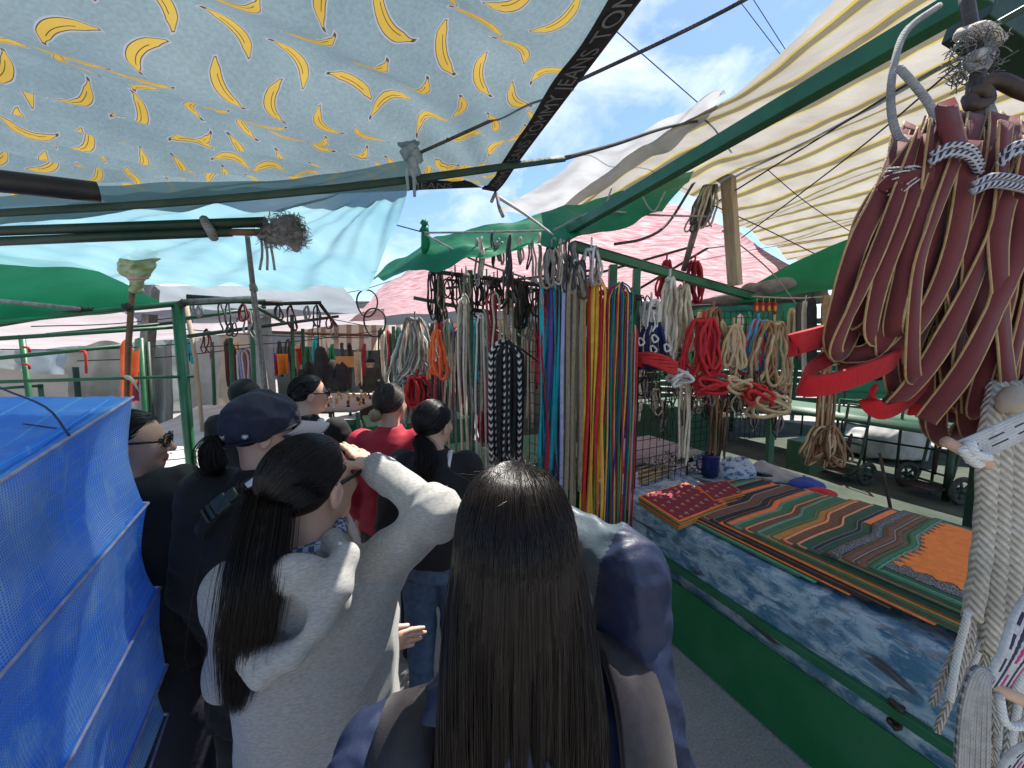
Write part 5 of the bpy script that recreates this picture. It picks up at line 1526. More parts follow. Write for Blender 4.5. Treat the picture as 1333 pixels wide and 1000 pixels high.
# wire lattice
gm = MB(); g0, g1 = P(834, 405, 2.72), P(905, 405, 3.0); zt, zb = 2.05, .78
ux = (g1 - g0); ux.z = 0
wg = thing('wire_grid', 'dark wire grid panel standing behind the cord curtain', 'grid', (g0.x, g0.y, 0))
for i in range(9): gm.tube([V((g0.x, g0.y, zb)) + ux * (i / 8), V((g0.x, g0.y, zt)) + ux * (i / 8)], .0028, 4)
for j in range(19): gm.tube([V((g0.x, g0.y, zb + (zt - zb) * j / 18)), V((g1.x, g1.y, zb + (zt - zb) * j / 18))], .0028, 4)
gm.build('lattice', M('wire'), wg); fr2 = MB()
fr2.tube([V((g0.x, g0.y, 0)), V((g0.x, g0.y, zt)), V((g1.x, g1.y, zt)), V((g1.x, g1.y, 0))], .007, 6); fr2.build('frame', M('wire'), wg)
def wiregrid(px0, px1, y0, y1, d0, d1, nx, ny, label):
    a, b, c_ = P(px0, y0, d0), P(px1, y0, d1), P(px0, y1, d0); h = c_.z - a.z; mb = MB()
    for i in range(nx + 1): p = a.lerp(b, i / nx); mb.tube([p, p + V((0, 0, h))], .003, 4)
    for j in range(ny + 1): mb.tube([a + V((0, 0, h * j / ny)), b + V((0, 0, h * j / ny))], .003, 4)
    return one(mb, 'wire_grid', M('wire'), label, 'grid')
wiregrid(690, 705, 430, 640, 3.2, 3.1, 2, 16, 'narrow strip of wire grid left of the teal cords')
wiregrid(905, 1020, 405, 585, 3.1, 3.5, 16, 20, 'wide wire grid hung with halters behind the counter')
wiregrid(612, 690, 395, 560, 3.6, 3.6, 9, 16, 'wire grid behind the black and white braids')

# ---- things that hang
rh = random.Random(12)
def hook(mb, p, h=.05, m=0): mb.tube(catmull([p + V((0, 0, h)), p + V((.012, 0, h + .018)), p + V((0, 0, h + .03)), p + V((-.012, 0, h + .014))], 8), .0025, 5, m)
def loops(name, label, cat, px, py, d, n, w, h, r, mats, group=None, twist=.3, spread=.6, part='loop', knot=True, tilt=0.0, fan=0.0):
    "a hank of closed loops hanging from one point; every loop a part"
    t = P(px, py, d); th = thing(name, label, cat, (t.x, t.y, t.z - h), group)
    for i in range(n):
        a = rh.uniform(-1, 1); ww = w * rh.uniform(.55, 1.05); hh = h * rh.uniform(.82, 1.04); o = V((w * spread * .5 * a, rh.uniform(-.03, .03), rh.uniform(-.008, .008)))
        az = rh.uniform(-twist, twist); ca, sa = math.cos(az), math.sin(az); s1 = rh.uniform(-.15, .15) + fan * a; pts = []
        for k in range(22):
            f_ = k / 22 * 2 * math.pi; x = math.sin(f_) * ww * .5 * (.55 + .45 * (1 - math.cos(f_)) / 2); z = -(1 - math.cos(f_)) / 2 * hh
            x += s1 * z * z / max(h, .01) + .006 * math.sin(z * 40 + i); pts.append(t + o + V((x * ca + tilt * z, x * sa + .01 * math.sin(z * 20 + i * 2), z)))
        MB().tube(pts, r * rh.uniform(.85, 1.1), 6, close=True).build(part, M(mats[i % len(mats)]) if isinstance(mats[0], str) else mats[i % len(mats)], th)
    for q_ in range(rh.randint(0, 2) if h > .15 else 0):     # loose tails
        s0 = t + V((rh.uniform(-.3, .3) * w, -.02, -h * rh.uniform(.5, .95))); e0 = s0 + V((rh.uniform(-.35, .35) * w, rh.uniform(-.04, .02), -h * rh.uniform(.2, .45)))
        MB().tube(catmull([s0 + V((0, .02, .05)), s0, s0.lerp(e0, .5) + V((rh.uniform(-.2, .2) * w, 0, 0)), e0], 9), r * .75, 5).build('loose_end', M(mats[q_ % len(mats)]) if isinstance(mats[0], str) else mats[0], th)
    if knot:
        kb = MB(); kb.tube([t + V((w * spread * .35 * math.cos(a), .02 * math.sin(a), -.012)) for a in np.linspace(0, 6.28, 13)[:-1]], r * 1.2, 6, close=True); kb.tube([t, t + V((0, 0, .06))], r * .8, 5)
        kb.build('binding', M(mats[0]) if isinstance(mats[0], str) else mats[0], th)
    return th
def curtain(name, label, cat, x0, x1, y0, y1, d, n, r, mats, group=None, flat=False, part='cord', wav=.006, ytop=None, layers=2):
    "cords hanging side by side over a bar"
    a, b = P(x0, y0, d), P(x1, y0, d); e = P(x0, y1, d); th = thing(name, label, cat, ((a.x + b.x) / 2, d, max(.02, e.z)), group)
    for i in range(n):
        u = (i + .5) / n; lay = i % layers; p = a.lerp(b, u) + V((rh.uniform(-.3, .3) * (b.x - a.x) / n, lay * .03 - .02 + rh.uniform(-.006, .006), rh.uniform(-.02, .02)))
        L = (a.z - e.z) * rh.uniform(.86, 1.04); ph, p2 = rh.uniform(0, 6), rh.uniform(0, 6); k1 = rh.uniform(2, 5); cx = a.lerp(b, .5)
        pts = [p + V(((cx.x - p.x) * .85, .02, .075)), p + V(((cx.x - p.x) * .35, .01, .05))] + [p + V((wav * math.sin(k1 * t * L + ph) * min(1, t * 3) + .15 * wav * math.sin(9 * t * L + p2), wav * math.cos(k1 * .8 * t * L + p2), -L * t)) for t in np.linspace(0, 1, 16)]
        m_ = mats[i % len(mats)] if not callable(mats) else mats(i); m_ = M(m_) if isinstance(m_, str) else m_; dr, dy_ = rh.uniform(-1, 1) * .014, rh.uniform(-1, 1) * .01; pts = [q + V((dr * math.sin(k_ * .35), dy_, 0)) * (k_ / len(pts)) for k_, q in enumerate(pts)]; mb = MB()
        if flat:
            tw = rh.uniform(0, 3); mb.ribbon(pts, [V((math.cos(tw + .9 * k_ / 4), math.sin(tw + .9 * k_ / 4), 0)) for k_ in range(len(pts))], r * 2.2, r * .45)
        else: mb.tube(pts, r * rh.uniform(.9, 1.1), 7)
        mb.build(part, m_, th)
    return th
def cmat(name, c, k=1.25): MT[name] = mat(name, c, .75, tuple(min(1, x * k) for x in c), 25, bump=.2, bscale=160, wave=(2, 130, .5), transl=.0); return name
for nm, c in (('teal', (.02, .36, .43)), ('ltblue', (.10, .30, .52)), ('orange', (.72, .22, .03)), ('gold', (.70, .38, .05)), ('lime', (.16, .36, .05)), ('cgreen', (.02, .26, .10)), ('crimson', (.34, .015, .035)),
              ('violet', (.10, .06, .25)), ('royal', (.02, .05, .28)), ('rose', (.42, .08, .13)), ('navyc', (.012, .016, .085)), ('beige', (.50, .37, .21)), ('hotorange', (.85, .16, .05)), ('cream', (.66, .59, .46)), ('lilac', (.36, .36, .55)), ('maroonc', (.13, .018, .028)), ('olive', (.12, .12, .05))):
    cmat(nm, c)
MT['braid'] = mat('tan_braid', (.50, .39, .25), .8, (.62, .50, .34), 40, bump=.3, bscale=200, wave=(3, 190, 1.0))
CG = 'cords hanging in the colourful curtain'
curtain('cord_bundle', 'teal flat cords with a few dark red ones, leftmost of the colourful curtain', 'cords', 703, 733, 378, 632, 2.32, 15, .0125, ['teal', 'teal', 'teal', 'crimson', 'teal', 'teal', 'violet'], CG, flat=True, layers=3, wav=.012)
curtain('cord_bundle', 'thick tan braided ropes hanging in the colourful curtain', 'ropes', 731, 762, 372, 660, 2.26, 8, .0125, ['lilac', 'braid', 'braid', 'braid', 'braid', 'braid', 'braid', 'braid'], CG, wav=.004)
curtain('cord_bundle', 'red, orange and yellow flat cords in the colourful curtain', 'cords', 760, 789, 378, 705, 2.30, 17, .0105, ['gold', 'lime', 'red', 'red', 'orange', 'red', 'gold', 'gold', 'crimson'], CG, flat=True, layers=3)
curtain('cord_bundle', 'thin multicoloured cords, mostly green at the edge, in the colourful curtain', 'cords', 789, 823, 388, 735, 2.36, 34, .0052, ['crimson', 'navyc', 'rose', 'gold', 'cgreen', 'violet', 'royal', 'crimson', 'orange', 'cgreen', 'teal', 'cgreen'], CG, layers=3)
curtain('cord_bundle', 'short pinkish red cords at the right edge of the colourful curtain', 'cords', 821, 831, 440, 690, 2.42, 10, .0055, ['rose', 'red', 'rose', 'crimson', 'rope'], CG)
# knotted tops over the bar
for i, (x_, y_, m_, l_) in enumerate(((740, 345, ['ropedark', 'white', 'ropedark', 'ropegrey'], 'black and white rope ends knotted above the tan braids'), (770, 335, ['white', 'rope', 'ropegrey'], 'pale rope loops knotted above the orange cords'), (718, 338, ['ropegrey', 'rope'], 'grey rope ends knotted above the teal cords'), (752, 352, ['ropedark', 'white'], 'dark flecked cord coiled at the beam end'))):
    loops('rope_knot', l_, 'rope', x_, y_ - 12, 2.27, 7, .09, .22, .0075, m_, 'rope ends knotted over the stall corner', twist=.9)
loops('halter', 'orange plastic covered halter loop hanging alone', 'halter', 568, 430, 2.9, 3, .11, .36, .013, ['hotorange'], None, twist=.15, spread=.2)
curtain('rope_bundle', 'grey and pink ropes in a thick sheaf behind the ponytail', 'ropes', 523, 556, 445, 560, 3.3, 26, .011, ['ropegrey', 'white', 'ropegrey', 'rose', 'ropegrey', 'red'], None, wav=.02, layers=4)
loops('halter', 'grey white rope halters looped over the red sheaf', 'halter', 540, 415, 3.25, 14, .22, .55, .010, ['ropegrey', 'white', 'ropegrey', 'cream'], None, fan=.3)
loops('halter', 'red rope halters hanging under the grey sheaf', 'halter', 543, 490, 3.22, 8, .18, .26, .012, ['red'], None)
# black and white braids
BW = MT['bw'] = bands_mat('black_white_braid', (.012, .012, .013), (.6, .58, .54), 5, .0)
def bw_mat():
    m, n, l, b, out = newmat('black_white_plait')
    t = n.new('ShaderNodeTexCoord'); s_ = n.new('ShaderNodeSeparateXYZ'); l.new(t.outputs['UV'], s_.inputs[0]); U, V_ = Sx(n, l, s_.outputs[0]), Sx(n, l, s_.outputs[1])
    chev = ((V_ * 22 + (U * 2 - 1).abs() * .8).fract()).lt(.45) * ((U - .5).abs().lt(.22))
    l.new(mixc(n, l, chev, (.012, .012, .013), (.62, .6, .56)), b.inputs['Base Color']); b.inputs['Roughness'].default_value = .7
    return m
MT['bw'] = bw_mat()
curtain('plait_bundle', 'black and white plaited cords in a thick hanging hank', 'cords', 638, 680, 462, 618, 2.5, 14, .016, ['bw', 'black', 'bw'], None, layers=2, wav=.004)
MG = 'smaller hanks hanging in the stall'
for x_, y0, y1, m_, n_, d_, l_ in ((584, 430, 590, ['rope', 'ropegrey'], 4, 2.95, 'pale rope pair hanging beside the orange halter'), (604, 400, 640, ['cream', 'ropegrey', 'cream'], 5, 2.8, 'long cream cords left of the green post'),
                                  (628, 420, 660, ['white', 'rope'], 4, 2.7, 'white cords hanging right of the green post'), (642, 395, 470, ['rose', 'crimson', 'cream'], 6, 2.75, 'red and cream cords above the black plaits'),
                                  (570, 480, 590, ['maroonc', 'black', 'rose', 'bw'], 8, 3.1, 'dark beaded cords below the orange halter'), (595, 440, 560, ['maroonc', 'rose', 'violet'], 7, 3.2, 'dusky red cords behind the cream ones'), (688, 440, 560, ['cream', 'rope'], 6, 3.3, 'cream rope hank behind the black plaits'),
                                  (555, 500, 575, ['leather', 'ropedark'], 5, 3.3, 'dark leather straps hanging behind the ponytail'), (662, 400, 465, ['rope', 'cream'], 6, 2.9, 'sandy cords tied above the black plaits')):
    curtain('cord_bundle', l_, 'cords', x_ - 9, x_ + 9, y0, y1, d_, n_, .008, m_, MG, wav=.012)
loops('red_bag', 'small crimson net bag hanging beside the plaits', 'bag', 632, 535, 2.75, 8, .10, .26, .009, ['crimson', 'crimson', 'cream'], None)
# right hand row under the beam
HG = 'halters and ropes hanging in a row above the counter'
th = loops('halter', 'navy rope halter with a white cord top and red coil at the foot', 'halter', 848, 392, 2.62, 5, .10, .20, .010, ['white'], HG)
t = P(850, 420, 2.62)
for i in range(11):
    u = (i - 5) / 5; MB().tube(catmull([t + V((.04 * u, .03 * math.sin(i * 2), 0)), t + V((.085 * u, .04 * math.sin(i * 2), -.12)), t + V((.10 * u + .02, .04 * math.cos(i), -.32))], 8), .013, 7).build('navy_cord', M('navyc'), th)
for i in range(6):
    c = P(855, 478 - 2.6 * i, 2.58); MB().tube([c + V((.125 * math.cos(a), .07 * math.sin(a), .012 * math.sin(a * 2 + i) - .03 * math.cos(a))) for a in np.linspace(0, 6.28, 25)[:-1]], .0135, 7, close=True).build('red_coil', M('red'), th)
for x_, y_ in ((834, 440), (852, 436), (850, 450), (868, 448)):
    c = P(x_, y_, 2.56); MB().tube(catmull([c, c + V((.02, -.02, -.03)), c + V((-.01, -.02, -.05)), c + V((-.02, -.01, -.01)), c], 10), .007, 6).build('toggle', M('white'), th)
for args in ((872, 362, 2.66, 9, .10, .52, .011, ['white', 'rope', 'cream'], 'cream white halter with thick cheek ropes beside the navy one'), (890, 372, 2.9, 6, .09, .5, .010, ['rope', 'cream'], 'slim sandy rope hank between the white and red halters'),
             (916, 416, 2.75, 12, .19, .40, .0125, ['red', 'red', 'red', 'crimson'], 'big bright red rope halter in the middle of the row'), (929, 402, 2.95, 8, .12, .50, .012, ['tan', 'beige', 'brown'], 'tan leather rope hank behind the red halter'),
             (955, 424, 2.9, 9, .13, .36, .012, ['beige', 'rope', 'beige'], 'sand coloured coiled rope beside the red halter'), (987, 418, 3.0, 10, .17, .44, .0125, ['ltblue', 'ltblue', 'ltblue', 'red'], 'light blue rope halter in the row'),
             (1008, 420, 2.95, 12, .24, .52, .012, ['beige', 'tan', 'beige', 'tan'], 'golden tan rope halters, widest hank of the row'), (905, 340, 3.4, 8, .10, .36, .010, ['crimson', 'maroonc'], 'dark red tassels hanging above the beam'), (868, 340, 3.4, 7, .09, .36, .010, ['crimson', 'maroonc'], 'dark red tassels left of the tall prop board')):
    loops('halter', args[8], 'halter', args[0], args[1], args[2], args[3], args[4], args[5], args[6], args[7], HG, fan=.15)
for (x_, y_, w_, m_, l_, n_) in ((985, 508, .095, 'red', 'thick red rope coil below the light blue halter', 5), (1000, 520, .12, 'beige', 'loose tan coils below the golden halters', 6), (925, 496, .105, 'red', 'red rope coils at the foot of the big red halter', 5), (958, 498, .085, 'beige', 'tan rope loop dangling below the sandy coil', 4), (885, 488, .07, 'white', 'white rope end loops by the navy halter', 4)):
    c0 = P(x_, y_, 2.72); th = thing('rope_coil', l_, 'rope', c0 - V((0, 0, .05)), HG)
    for i in range(n_):
        ph = rh.uniform(0, 6); ti = rh.uniform(-.5, .5); MB().tube([c0 + V((w_ * math.cos(a), .06 * math.sin(a + ph), w_ * .38 * math.sin(a) + ti * .1 * math.cos(a) - .015 * i)) for a in np.linspace(0, 6.28, 25)[:-1]], .012, 7, close=True).build('coil', M(m_), th)
curtain('rope_bundle', 'pale rope ends trailing below the middle of the row', 'ropes', 885, 900, 505, 600, 2.85, 6, .009, ['cream', 'rope'], HG, wav=.015)
curtain('strap_bundle', 'brown leather straps hanging below the golden halters', 'straps', 925, 950, 520, 600, 2.95, 8, .009, ['brown', 'leather', 'tan'], HG, flat=True)
# key tags
kt = MB()
for i in range(4):
    c = P(985 + i * 8, 400, 3.15); th = one(MB().ell(c, (.022, .006, .045), seg=10).ell(c + V((0, -.006, -.01)), (.012, .003, .024), seg=8, m=1).tube([c + V((0, 0, .04)), c + V((0, 0, .075))], .003, 5, 1), 'felt_tag', [M('red'), M('gold')],
        f'{("first", "second", "third", "fourth")[i]} from the left of four red tags with yellow emblem', 'tag', 'red tags on the line')
# the line with belts
rope([P(978, 386, 3.1), P(1050, 388, 2.9), P(1140, 378, 2.7), P(1215, 370, 2.5)], .006, 'rope', 'thin pale line with belts clipped to it', n=16)
def belt(x, y0, y1, w, d, mt, label, round_=True):
    a, b = P(x, y0, d), P(x, y1, d); mb = MB(); n = 14; pts = [a.lerp(b, i / n) for i in range(n + 1)]
    ws = [w * (.55 + .45 * sm(0, .14, i / n)) * (1 - .5 * sm(.9, 1, i / n)) for i in range(n + 1)]
    mb.ribbon(pts, V((1, .15, 0)), ws, .012); mb.tube([a + V((0, 0, -.01)), a + V((0, -.01, .04))], .004, 5)
    return one(mb, 'belt', mt, label, 'belt', 'belts on the line', bevel=.003)
belt(1048, 392, 495, .05, 2.85, M('cream'), 'pale cream strap first on the line'); belt(1057, 388, 480, .075, 2.8, M('black'), 'wide black padded strap with a round end'); belt(1076, 384, 498, .085, 2.75, mat('cork_leather', (.22, .11, .05), .6, (.3, .17, .08), 60, bump=.4), 'wide tan tooled leather belt')
belt(1094, 384, 510, .03, 2.7, M('brown'), 'narrow brown strap beside the tooled belt'); belt(1040, 395, 470, .05, 2.95, M('leather'), 'dark leather strap behind the cream one')
tl = curtain('rope_bundle', 'tan leather thongs tied in a sheaf, spreading at the foot', 'thongs', 1066, 1086, 497, 585, 2.6, 12, .009, ['tan', 'brown', 'beige'], None)
loops('rope_bundle', 'tangle of tan leather rope ends with the knotted rings', 'rope', 1076, 555, 2.58, 22, .17, .27, .008, ['tan', 'beige', 'brown'], None, fan=.5, twist=1.2)
# roll of sacking on the beam end
D = SDF(); D.cone(P(975, 384, 3.5), P(1060, 384, 3.3), .085, .075); D.ell(P(1010, 376, 3.4), (.16, .1, .08)); D.cone(P(905, 396, 3.6), P(960, 388, 3.5), .05, .06)
v, q = D.mesh(.012, lambda X, Y, Z: .02 * nnoise(X, Y, Z, 18, 4)); o = tag(mesh_np('sack_roll', v, q, mat('sacking', (.16, .14, .12), .95, (.26, .23, .2), 12, bump=.6, bscale=60)), 'rolled grey brown sacking lying over the beam end', 'sack')

# ---- chaos of tack along the upper bar
BG = 'small tack hung along the upper bar'
names = ['twisted wire and ring bits', 'iron rings on a thong', 'grey rope ends', 'dark leather curb straps', 'tangled snaffle bits', 'short rope loops', 'thin leather laces', 'iron chain links']
kk = 0
for i in range(40):
    x_ = 566 + i * 6.9 + rh.uniform(-3, 3); y_ = 352 + (x_ - 560) * .11 + rh.uniform(-4, 8); d_ = 3.05 - (x_ - 560) * .0014 + rh.uniform(-.1, .25)
    t_ = (x_ - 560) / 270
    m_ = [['iron', 'ropedark'], ['leather', 'iron'], ['ropegrey', 'rope'], ['leather', 'black']][i % 4]
    loops('tack_bundle', f'{names[i % 8]}, {("left", "right", "middle")[0 if t_ < .33 else 2 if t_ < .66 else 1]} part of the crowded upper bar', 'tack', x_, y_, d_, rh.randint(2, 4), rh.uniform(.05, .15), rh.uniform(.12, .42), rh.uniform(.0045, .009), m_, BG, twist=1.3)
for i in range(16):
    x_ = 622 + i * 8.5 + rh.uniform(-3, 3); d_ = 2.5 + rh.uniform(-.15, .1)
    loops('rope_end', f'frayed {("grey", "sandy", "dark")[i % 3]} rope end hanging from the green tarpaulin edge', 'rope', x_, 308 + rh.uniform(-8, 10), d_ - .2, rh.randint(1, 3), rh.uniform(.02, .05), rh.uniform(.12, .34), .006, [['ropegrey'], ['rope'], ['ropedark', 'iron']][i % 3], 'rope ends under the green tarpaulin', twist=1, knot=False)
for i, (x_, y_, d_) in enumerate(((488, 420, 3.6), (478, 395, 3.8), (642, 385, 2.9), (700, 400, 2.8), (607, 400, 2.9))):
    c = P(x_, y_, d_); r_ = .10 if i < 2 else .05
    one(MB().tube([c + V((r_ * math.cos(a), .02 * math.sin(2 * a), r_ * 1.3 * math.sin(a))) for a in np.linspace(0, 6.28, 25)[:-1]], .008, 6, close=True), 'iron_ring', M('iron'), ('rusty hoop hanging over the aisle', 'small rusty hoop above the bigger one', 'iron ring on the upper bar near the cream cords', 'iron ring above the black plaits', 'iron ring beside the green post')[i], 'ring')
# ropes of the tarpaulin
RG = 'guy ropes of the stall roofs'
for pts, m_, r_, l_ in (([P(553, 303, 2.45), P(640, 302, 2.3), P(715, 300, 2.25)], 'ropegrey', .006, 'grey rope level along the green tarpaulin edge'), ([P(553, 305, 2.45), P(620, 340, 2.35), P(700, 368, 2.35), P(760, 400, 2.5)], 'ropegrey', .006, 'grey rope slanting down from the tarpaulin knot'), ([P(516, 293, 2.6), P(553, 303, 2.45)], 'ropedark', .004, 'short dark line left of the tarpaulin knot'),
                       ([P(720, 300, 2.25), P(775, 276, 2.3), P(850, 280, 2.5), P(920, 282, 2.8)], 'ropegrey', .006, 'pale rope along the underside of the green tarpaulin'), ([P(796, 246, 2.4), P(784, 275, 2.3), P(764, 290, 2.3)], 'ropegrey', .005, 'short lace tying the tarpaulin to the beam'), ([P(832, 248, 2.4), P(850, 275, 2.35), P(866, 250, 2.4)], 'ropegrey', .005, 'loop of lace by the tarpaulin hem'),
                       ([P(905, 235, 2.9), P(870, 290, 2.9), P(840, 310, 2.6), P(800, 318, 2.5)], 'ropedark', .010, 'thick twisted rope from the canopy pole to the beam'), ([P(930, 268, 2.9), P(1000, 300, 3.2), P(1060, 330, 3.4)], 'ropedark', .004, 'thin dark cord right of the board'), ([P(1180, 110, 1.6), P(1050, 190, 2.4), P(935, 262, 3.0)], 'ropedark', .005, 'thin cord parallel to the dark canopy bar'),
                       ([P(1250, 82, 1.5), P(1110, 200, 2.2), P(965, 310, 3.0)], 'ropedark', .004, 'thin cord crossing the stripes to the board'), ([P(940, 300, 3.1), P(1000, 350, 3.2), P(1040, 400, 3.0)], 'ropegrey', .005, 'pale cord from the board to the belt line'), ([P(965, 190, 2.8), P(1045, 260, 2.8), P(1120, 310, 2.9)], 'ropedark', .003, 'fine cord below the stripes'), ([P(905, 340, 3.9), P(1000, 322, 3.8), P(1110, 305, 3.4)], 'crimson', .003, 'fine red cord under the canopy')):
    rope(pts, r_, m_, l_, group=RG, n=14)
loops('rope_knot', 'bunch of grey rope ends at the top of the slanting pole', 'rope', 925, 240, 2.95, 12, .14, .34, .008, ['ropegrey', 'rope', 'ropedark'], None, twist=1.4, tilt=.25)

TG = 'dark tack crowding under the halter row'
for i in range(26):
    x_ = 838 + i * 7.2 + rh.uniform(-3, 3); y_ = 488 + rh.uniform(-10, 40); d_ = 2.95 + rh.uniform(-.1, .35)
    loops('tack_bundle', f'{("tangled steel bits", "dark leather bridle ends", "pale rope bits", "rusty chain pieces")[i % 4]} under the halter row, {"near the cord curtain" if i < 13 else "near the hanging thongs"}', 'tack', x_, y_, d_, rh.randint(3, 4), rh.uniform(.06, .14), rh.uniform(.12, .32), rh.uniform(.004, .0075), [['iron', 'ropegrey'], ['leather', 'ropedark'], ['rope', 'cream'], ['iron', 'leather']][i % 4], TG, twist=1.4)
# ------------------------------------------------------------------ counter and what lies on it
def marble_mat():
    m, n, l, b, out = newmat('blue_marbled_vinyl')
    t = n.new('ShaderNodeTexCoord'); mp_ = n.new('ShaderNodeMapping'); mp_.inputs['Rotation'].default_value = (0, 0, -YAW); l.new(t.outputs['Object'], mp_.inputs[0])
    def nz_(sc, det, dist, st=(1, 1, 1)):
        m_ = n.new('ShaderNodeMapping'); m_.inputs['Scale'].default_value = st; l.new(mp_.outputs[0], m_.inputs[0])
        z = n.new('ShaderNodeTexNoise'); z.inputs['Scale'].default_value = sc; z.inputs['Detail'].default_value = det; z.inputs['Distortion'].default_value = dist; l.new(m_.outputs[0], z.inputs[0]); return Sx(n, l, z.outputs[0])
    a = nz_(7, 8, 1.2, (1, 1, 1.6)); c_ = nz_(12, 8, 2.0, (1, .7, 1.6)); d_ = nz_(2.2, 10, 2.5, (1, .35, 3)); e_ = nz_(14, 4, .5)
    col = mixc(n, l, a.ss(.38, .64), (.06, .17, .27), (.34, .46, .53)); col = mixc(n, l, c_.ss(.54, .72) * .8, col, (.50, .56, .58))
    col = mixc(n, l, (c_ - .5).abs().lt(.012) * .55, col, (.015, .05, .09)); col = mixc(n, l, d_.ss(.60, .68) * .9, col, (.045, .038, .03)); col = mixc(n, l, (d_ - .52).abs().ss(.02, .0) * e_.ss(.4, .6) * .7, col, (.16, .14, .11))
    l.new(col, b.inputs['Base Color']); b.inputs['Roughness'].default_value = .42
    bp = n.new('ShaderNodeBump'); bp.inputs['Strength'].default_value = .5; bp.inputs['Distance'].default_value = .01; l.new((d_ + e_ * .3).v, bp.inputs['Height']); l.new(bp.outputs[0], b.inputs['Normal'])
    return m
MB_ = marble_mat()
GP2 = mat('green_board', (.008, .125, .040), .5, (.045, .16, .075), 3.2, detail=12, lo=.48, hi=.86, bump=.25, bscale=30)
ct = thing('counter', 'long green counter with a blue marbled vinyl cover and a green rail', 'counter', tuple(W(2.4, .9, 0)))
A0, A1 = -.75, 2.36
MB().grid(lambda u, v: W(1.80 + 1.32 * u, A0 + (A1 - A0) * v, .782 + .004 * nz3(W(u, v * 3, 0), 6)), 20, 50).build('vinyl_top', MB_, ct)
def fall(u, v):
    a = A0 + (A1 - A0) * u; z = .782 - .25 * v; return W(1.80 - .008 * math.sin(min(1, v * 6) * 1.57) - .004 * v * (1 + .8 * math.sin(a * 7) + .5 * math.sin(a * 17 + 1)) + .004 * nz3(V((a, z, 0)), 9), a, z + .006 * math.sin(a * 5) * v)
MB().grid(fall, 110, 14).build('vinyl_fall', MB_, ct)
MB().box(W(2.46, (A0 + A1) / 2, .745), (1.28, A1 - A0 - .02, .05), RZ).build('tabletop', M('greywood'), ct)
MB().box(W(1.812, (A0 + A1) / 2, .475), (.02, A1 - A0, .15), RZ).build('vinyl_strip', MB_, ct)
MB().box(W(1.785, (A0 + A1) / 2, .522), (.05, A1 - A0 + .02, .040), RZ).build('rail', M('green_paint'), ct, smooth=False, bevel=.004)
MB().box(W(1.805, (A0 + A1) / 2, .215), (.022, A1 - A0 - .01, .395), RZ).build('front_panel', GP2, ct, smooth=False, bevel=.002)
MB().box(W(2.45, A1 - .01, .38), (1.26, .02, .70), RZ).build('end_panel', GP2, ct)
for a_ in (A0 + .1, .8, A1 - .1): MB().bar(W(3.0, a_, 0), W(3.0, a_, .72), .05, .05).build('leg', M('green_dark'), ct)
for z_, w_ in ((.552, .026), (.478, .034)):
    D = SDF(); c = W(1.772, .545, z_); D.ell(c, (.02, .014, .010)); D.ell(c + AX * .02 + V((0, 0, .004)), (.016, .012, .009))
    v, q = D.mesh(.003, lambda X, Y, Z: .004 * nnoise(X, Y, Z, 160, 3)); mesh_np('dirt_patch', v - np.array(BASE[ct]), q, M('leather'), ct)

# saddle flap leathers, fanned out like shingles
FE = {'dgreen': (.018, .062, .032), 'green': (.035, .115, .058), 'lgreen': (.08, .22, .12), 'orange': (.70, .155, .04), 'lorange': (.62, .22, .10), 'brown': (.125, .055, .030), 'black': (.022, .022, .023), 'ochre': (.36, .16, .035), 'grey': (.10, .10, .10), 'white': (.30, .30, .27), 'olive': (.10, .11, .05), 'borange': (.80, .20, .03)}
FE = {k: tuple(min(.85, x * (1.0 if k in ('black', 'borange', 'white') else 1.3)) for x in c) for k, c in FE.items()}
FM = {k: mat('felt_' + k, c, .75, tuple(min(1, x * 1.25) for x in c), 30, bump=.35, bscale=220) for k, c in FE.items()}
def lace_mat():
    m, n, l, b, out = newmat('stitched_lace')
    t = n.new('ShaderNodeTexCoord'); vo = n.new('ShaderNodeTexVoronoi'); vo.feature = 'DISTANCE_TO_EDGE'; vo.inputs['Scale'].default_value = 95; l.new(t.outputs['Object'], vo.inputs[0])
    l.new(mixc(n, l, Sx(n, l, vo.outputs[0]).lt(.10), (.03, .032, .034), (.22, .22, .21)), b.inputs['Base Color']); b.inputs['Roughness'].default_value = .7
    return m
LACE = lace_mat()
def edge_t(s, w=.92, k=1.0):
    s = s / w
    return k * (.02 * s + .050 * sm(.42, .60, s) + .010 * sm(.66, 1, s) + .004 * math.sin(s * 9))
def pad(i, a0, z, base, trims, p0=1.94, w=.92, L=.46, k=1.0, label=None, sk=0.0, extra=None):
    n = 36
    def pt(s, t): return W(p0 + s, a0 + t + sk * s, z + .010 * math.sin(s * 3.1) )
    far = [(w * j / n, edge_t(w * j / n, w, k)) for j in range(n + 1)]
    th = thing('saddle_leather', label, 'saddle leather', pt(w / 2, -L / 2), 'saddle leathers fanned out on the counter')
    out = [pt(s, t) for s, t in far] + [pt(w * (1 - j / 8), edge_t(w * (1 - j / 8), w, k) * .3 - L) for j in range(9)]
    MB().plate(list(reversed(out)), .0055).build('flap', FM[base], th, smooth=False)
    off = .006
    for m_, wd in trims:
        mm = LACE if m_ == 'lace' else FM[m_]
        path = [pt(s, t - off - wd / 2) + V((0, 0, .0012)) for s, t in far if .01 < s < w - .01]
        side_ = [pt(.006 + off + wd / 2, far[0][1] - off - .02 - q) + V((0, 0, .0012)) for q in np.linspace(.30, 0, 8)]
        wds = []; full = side_ + path
        for j in range(len(full)):
            tg = (full[min(j + 1, len(full) - 1)] - full[max(j - 1, 0)]).normalized(); wds.append(tg.cross(V((0, 0, 1))))
        MB().ribbon(full, wds, wd, .004).build('trim', mm, th); off += wd + .003
    if extra: extra(th, pt)
    return th
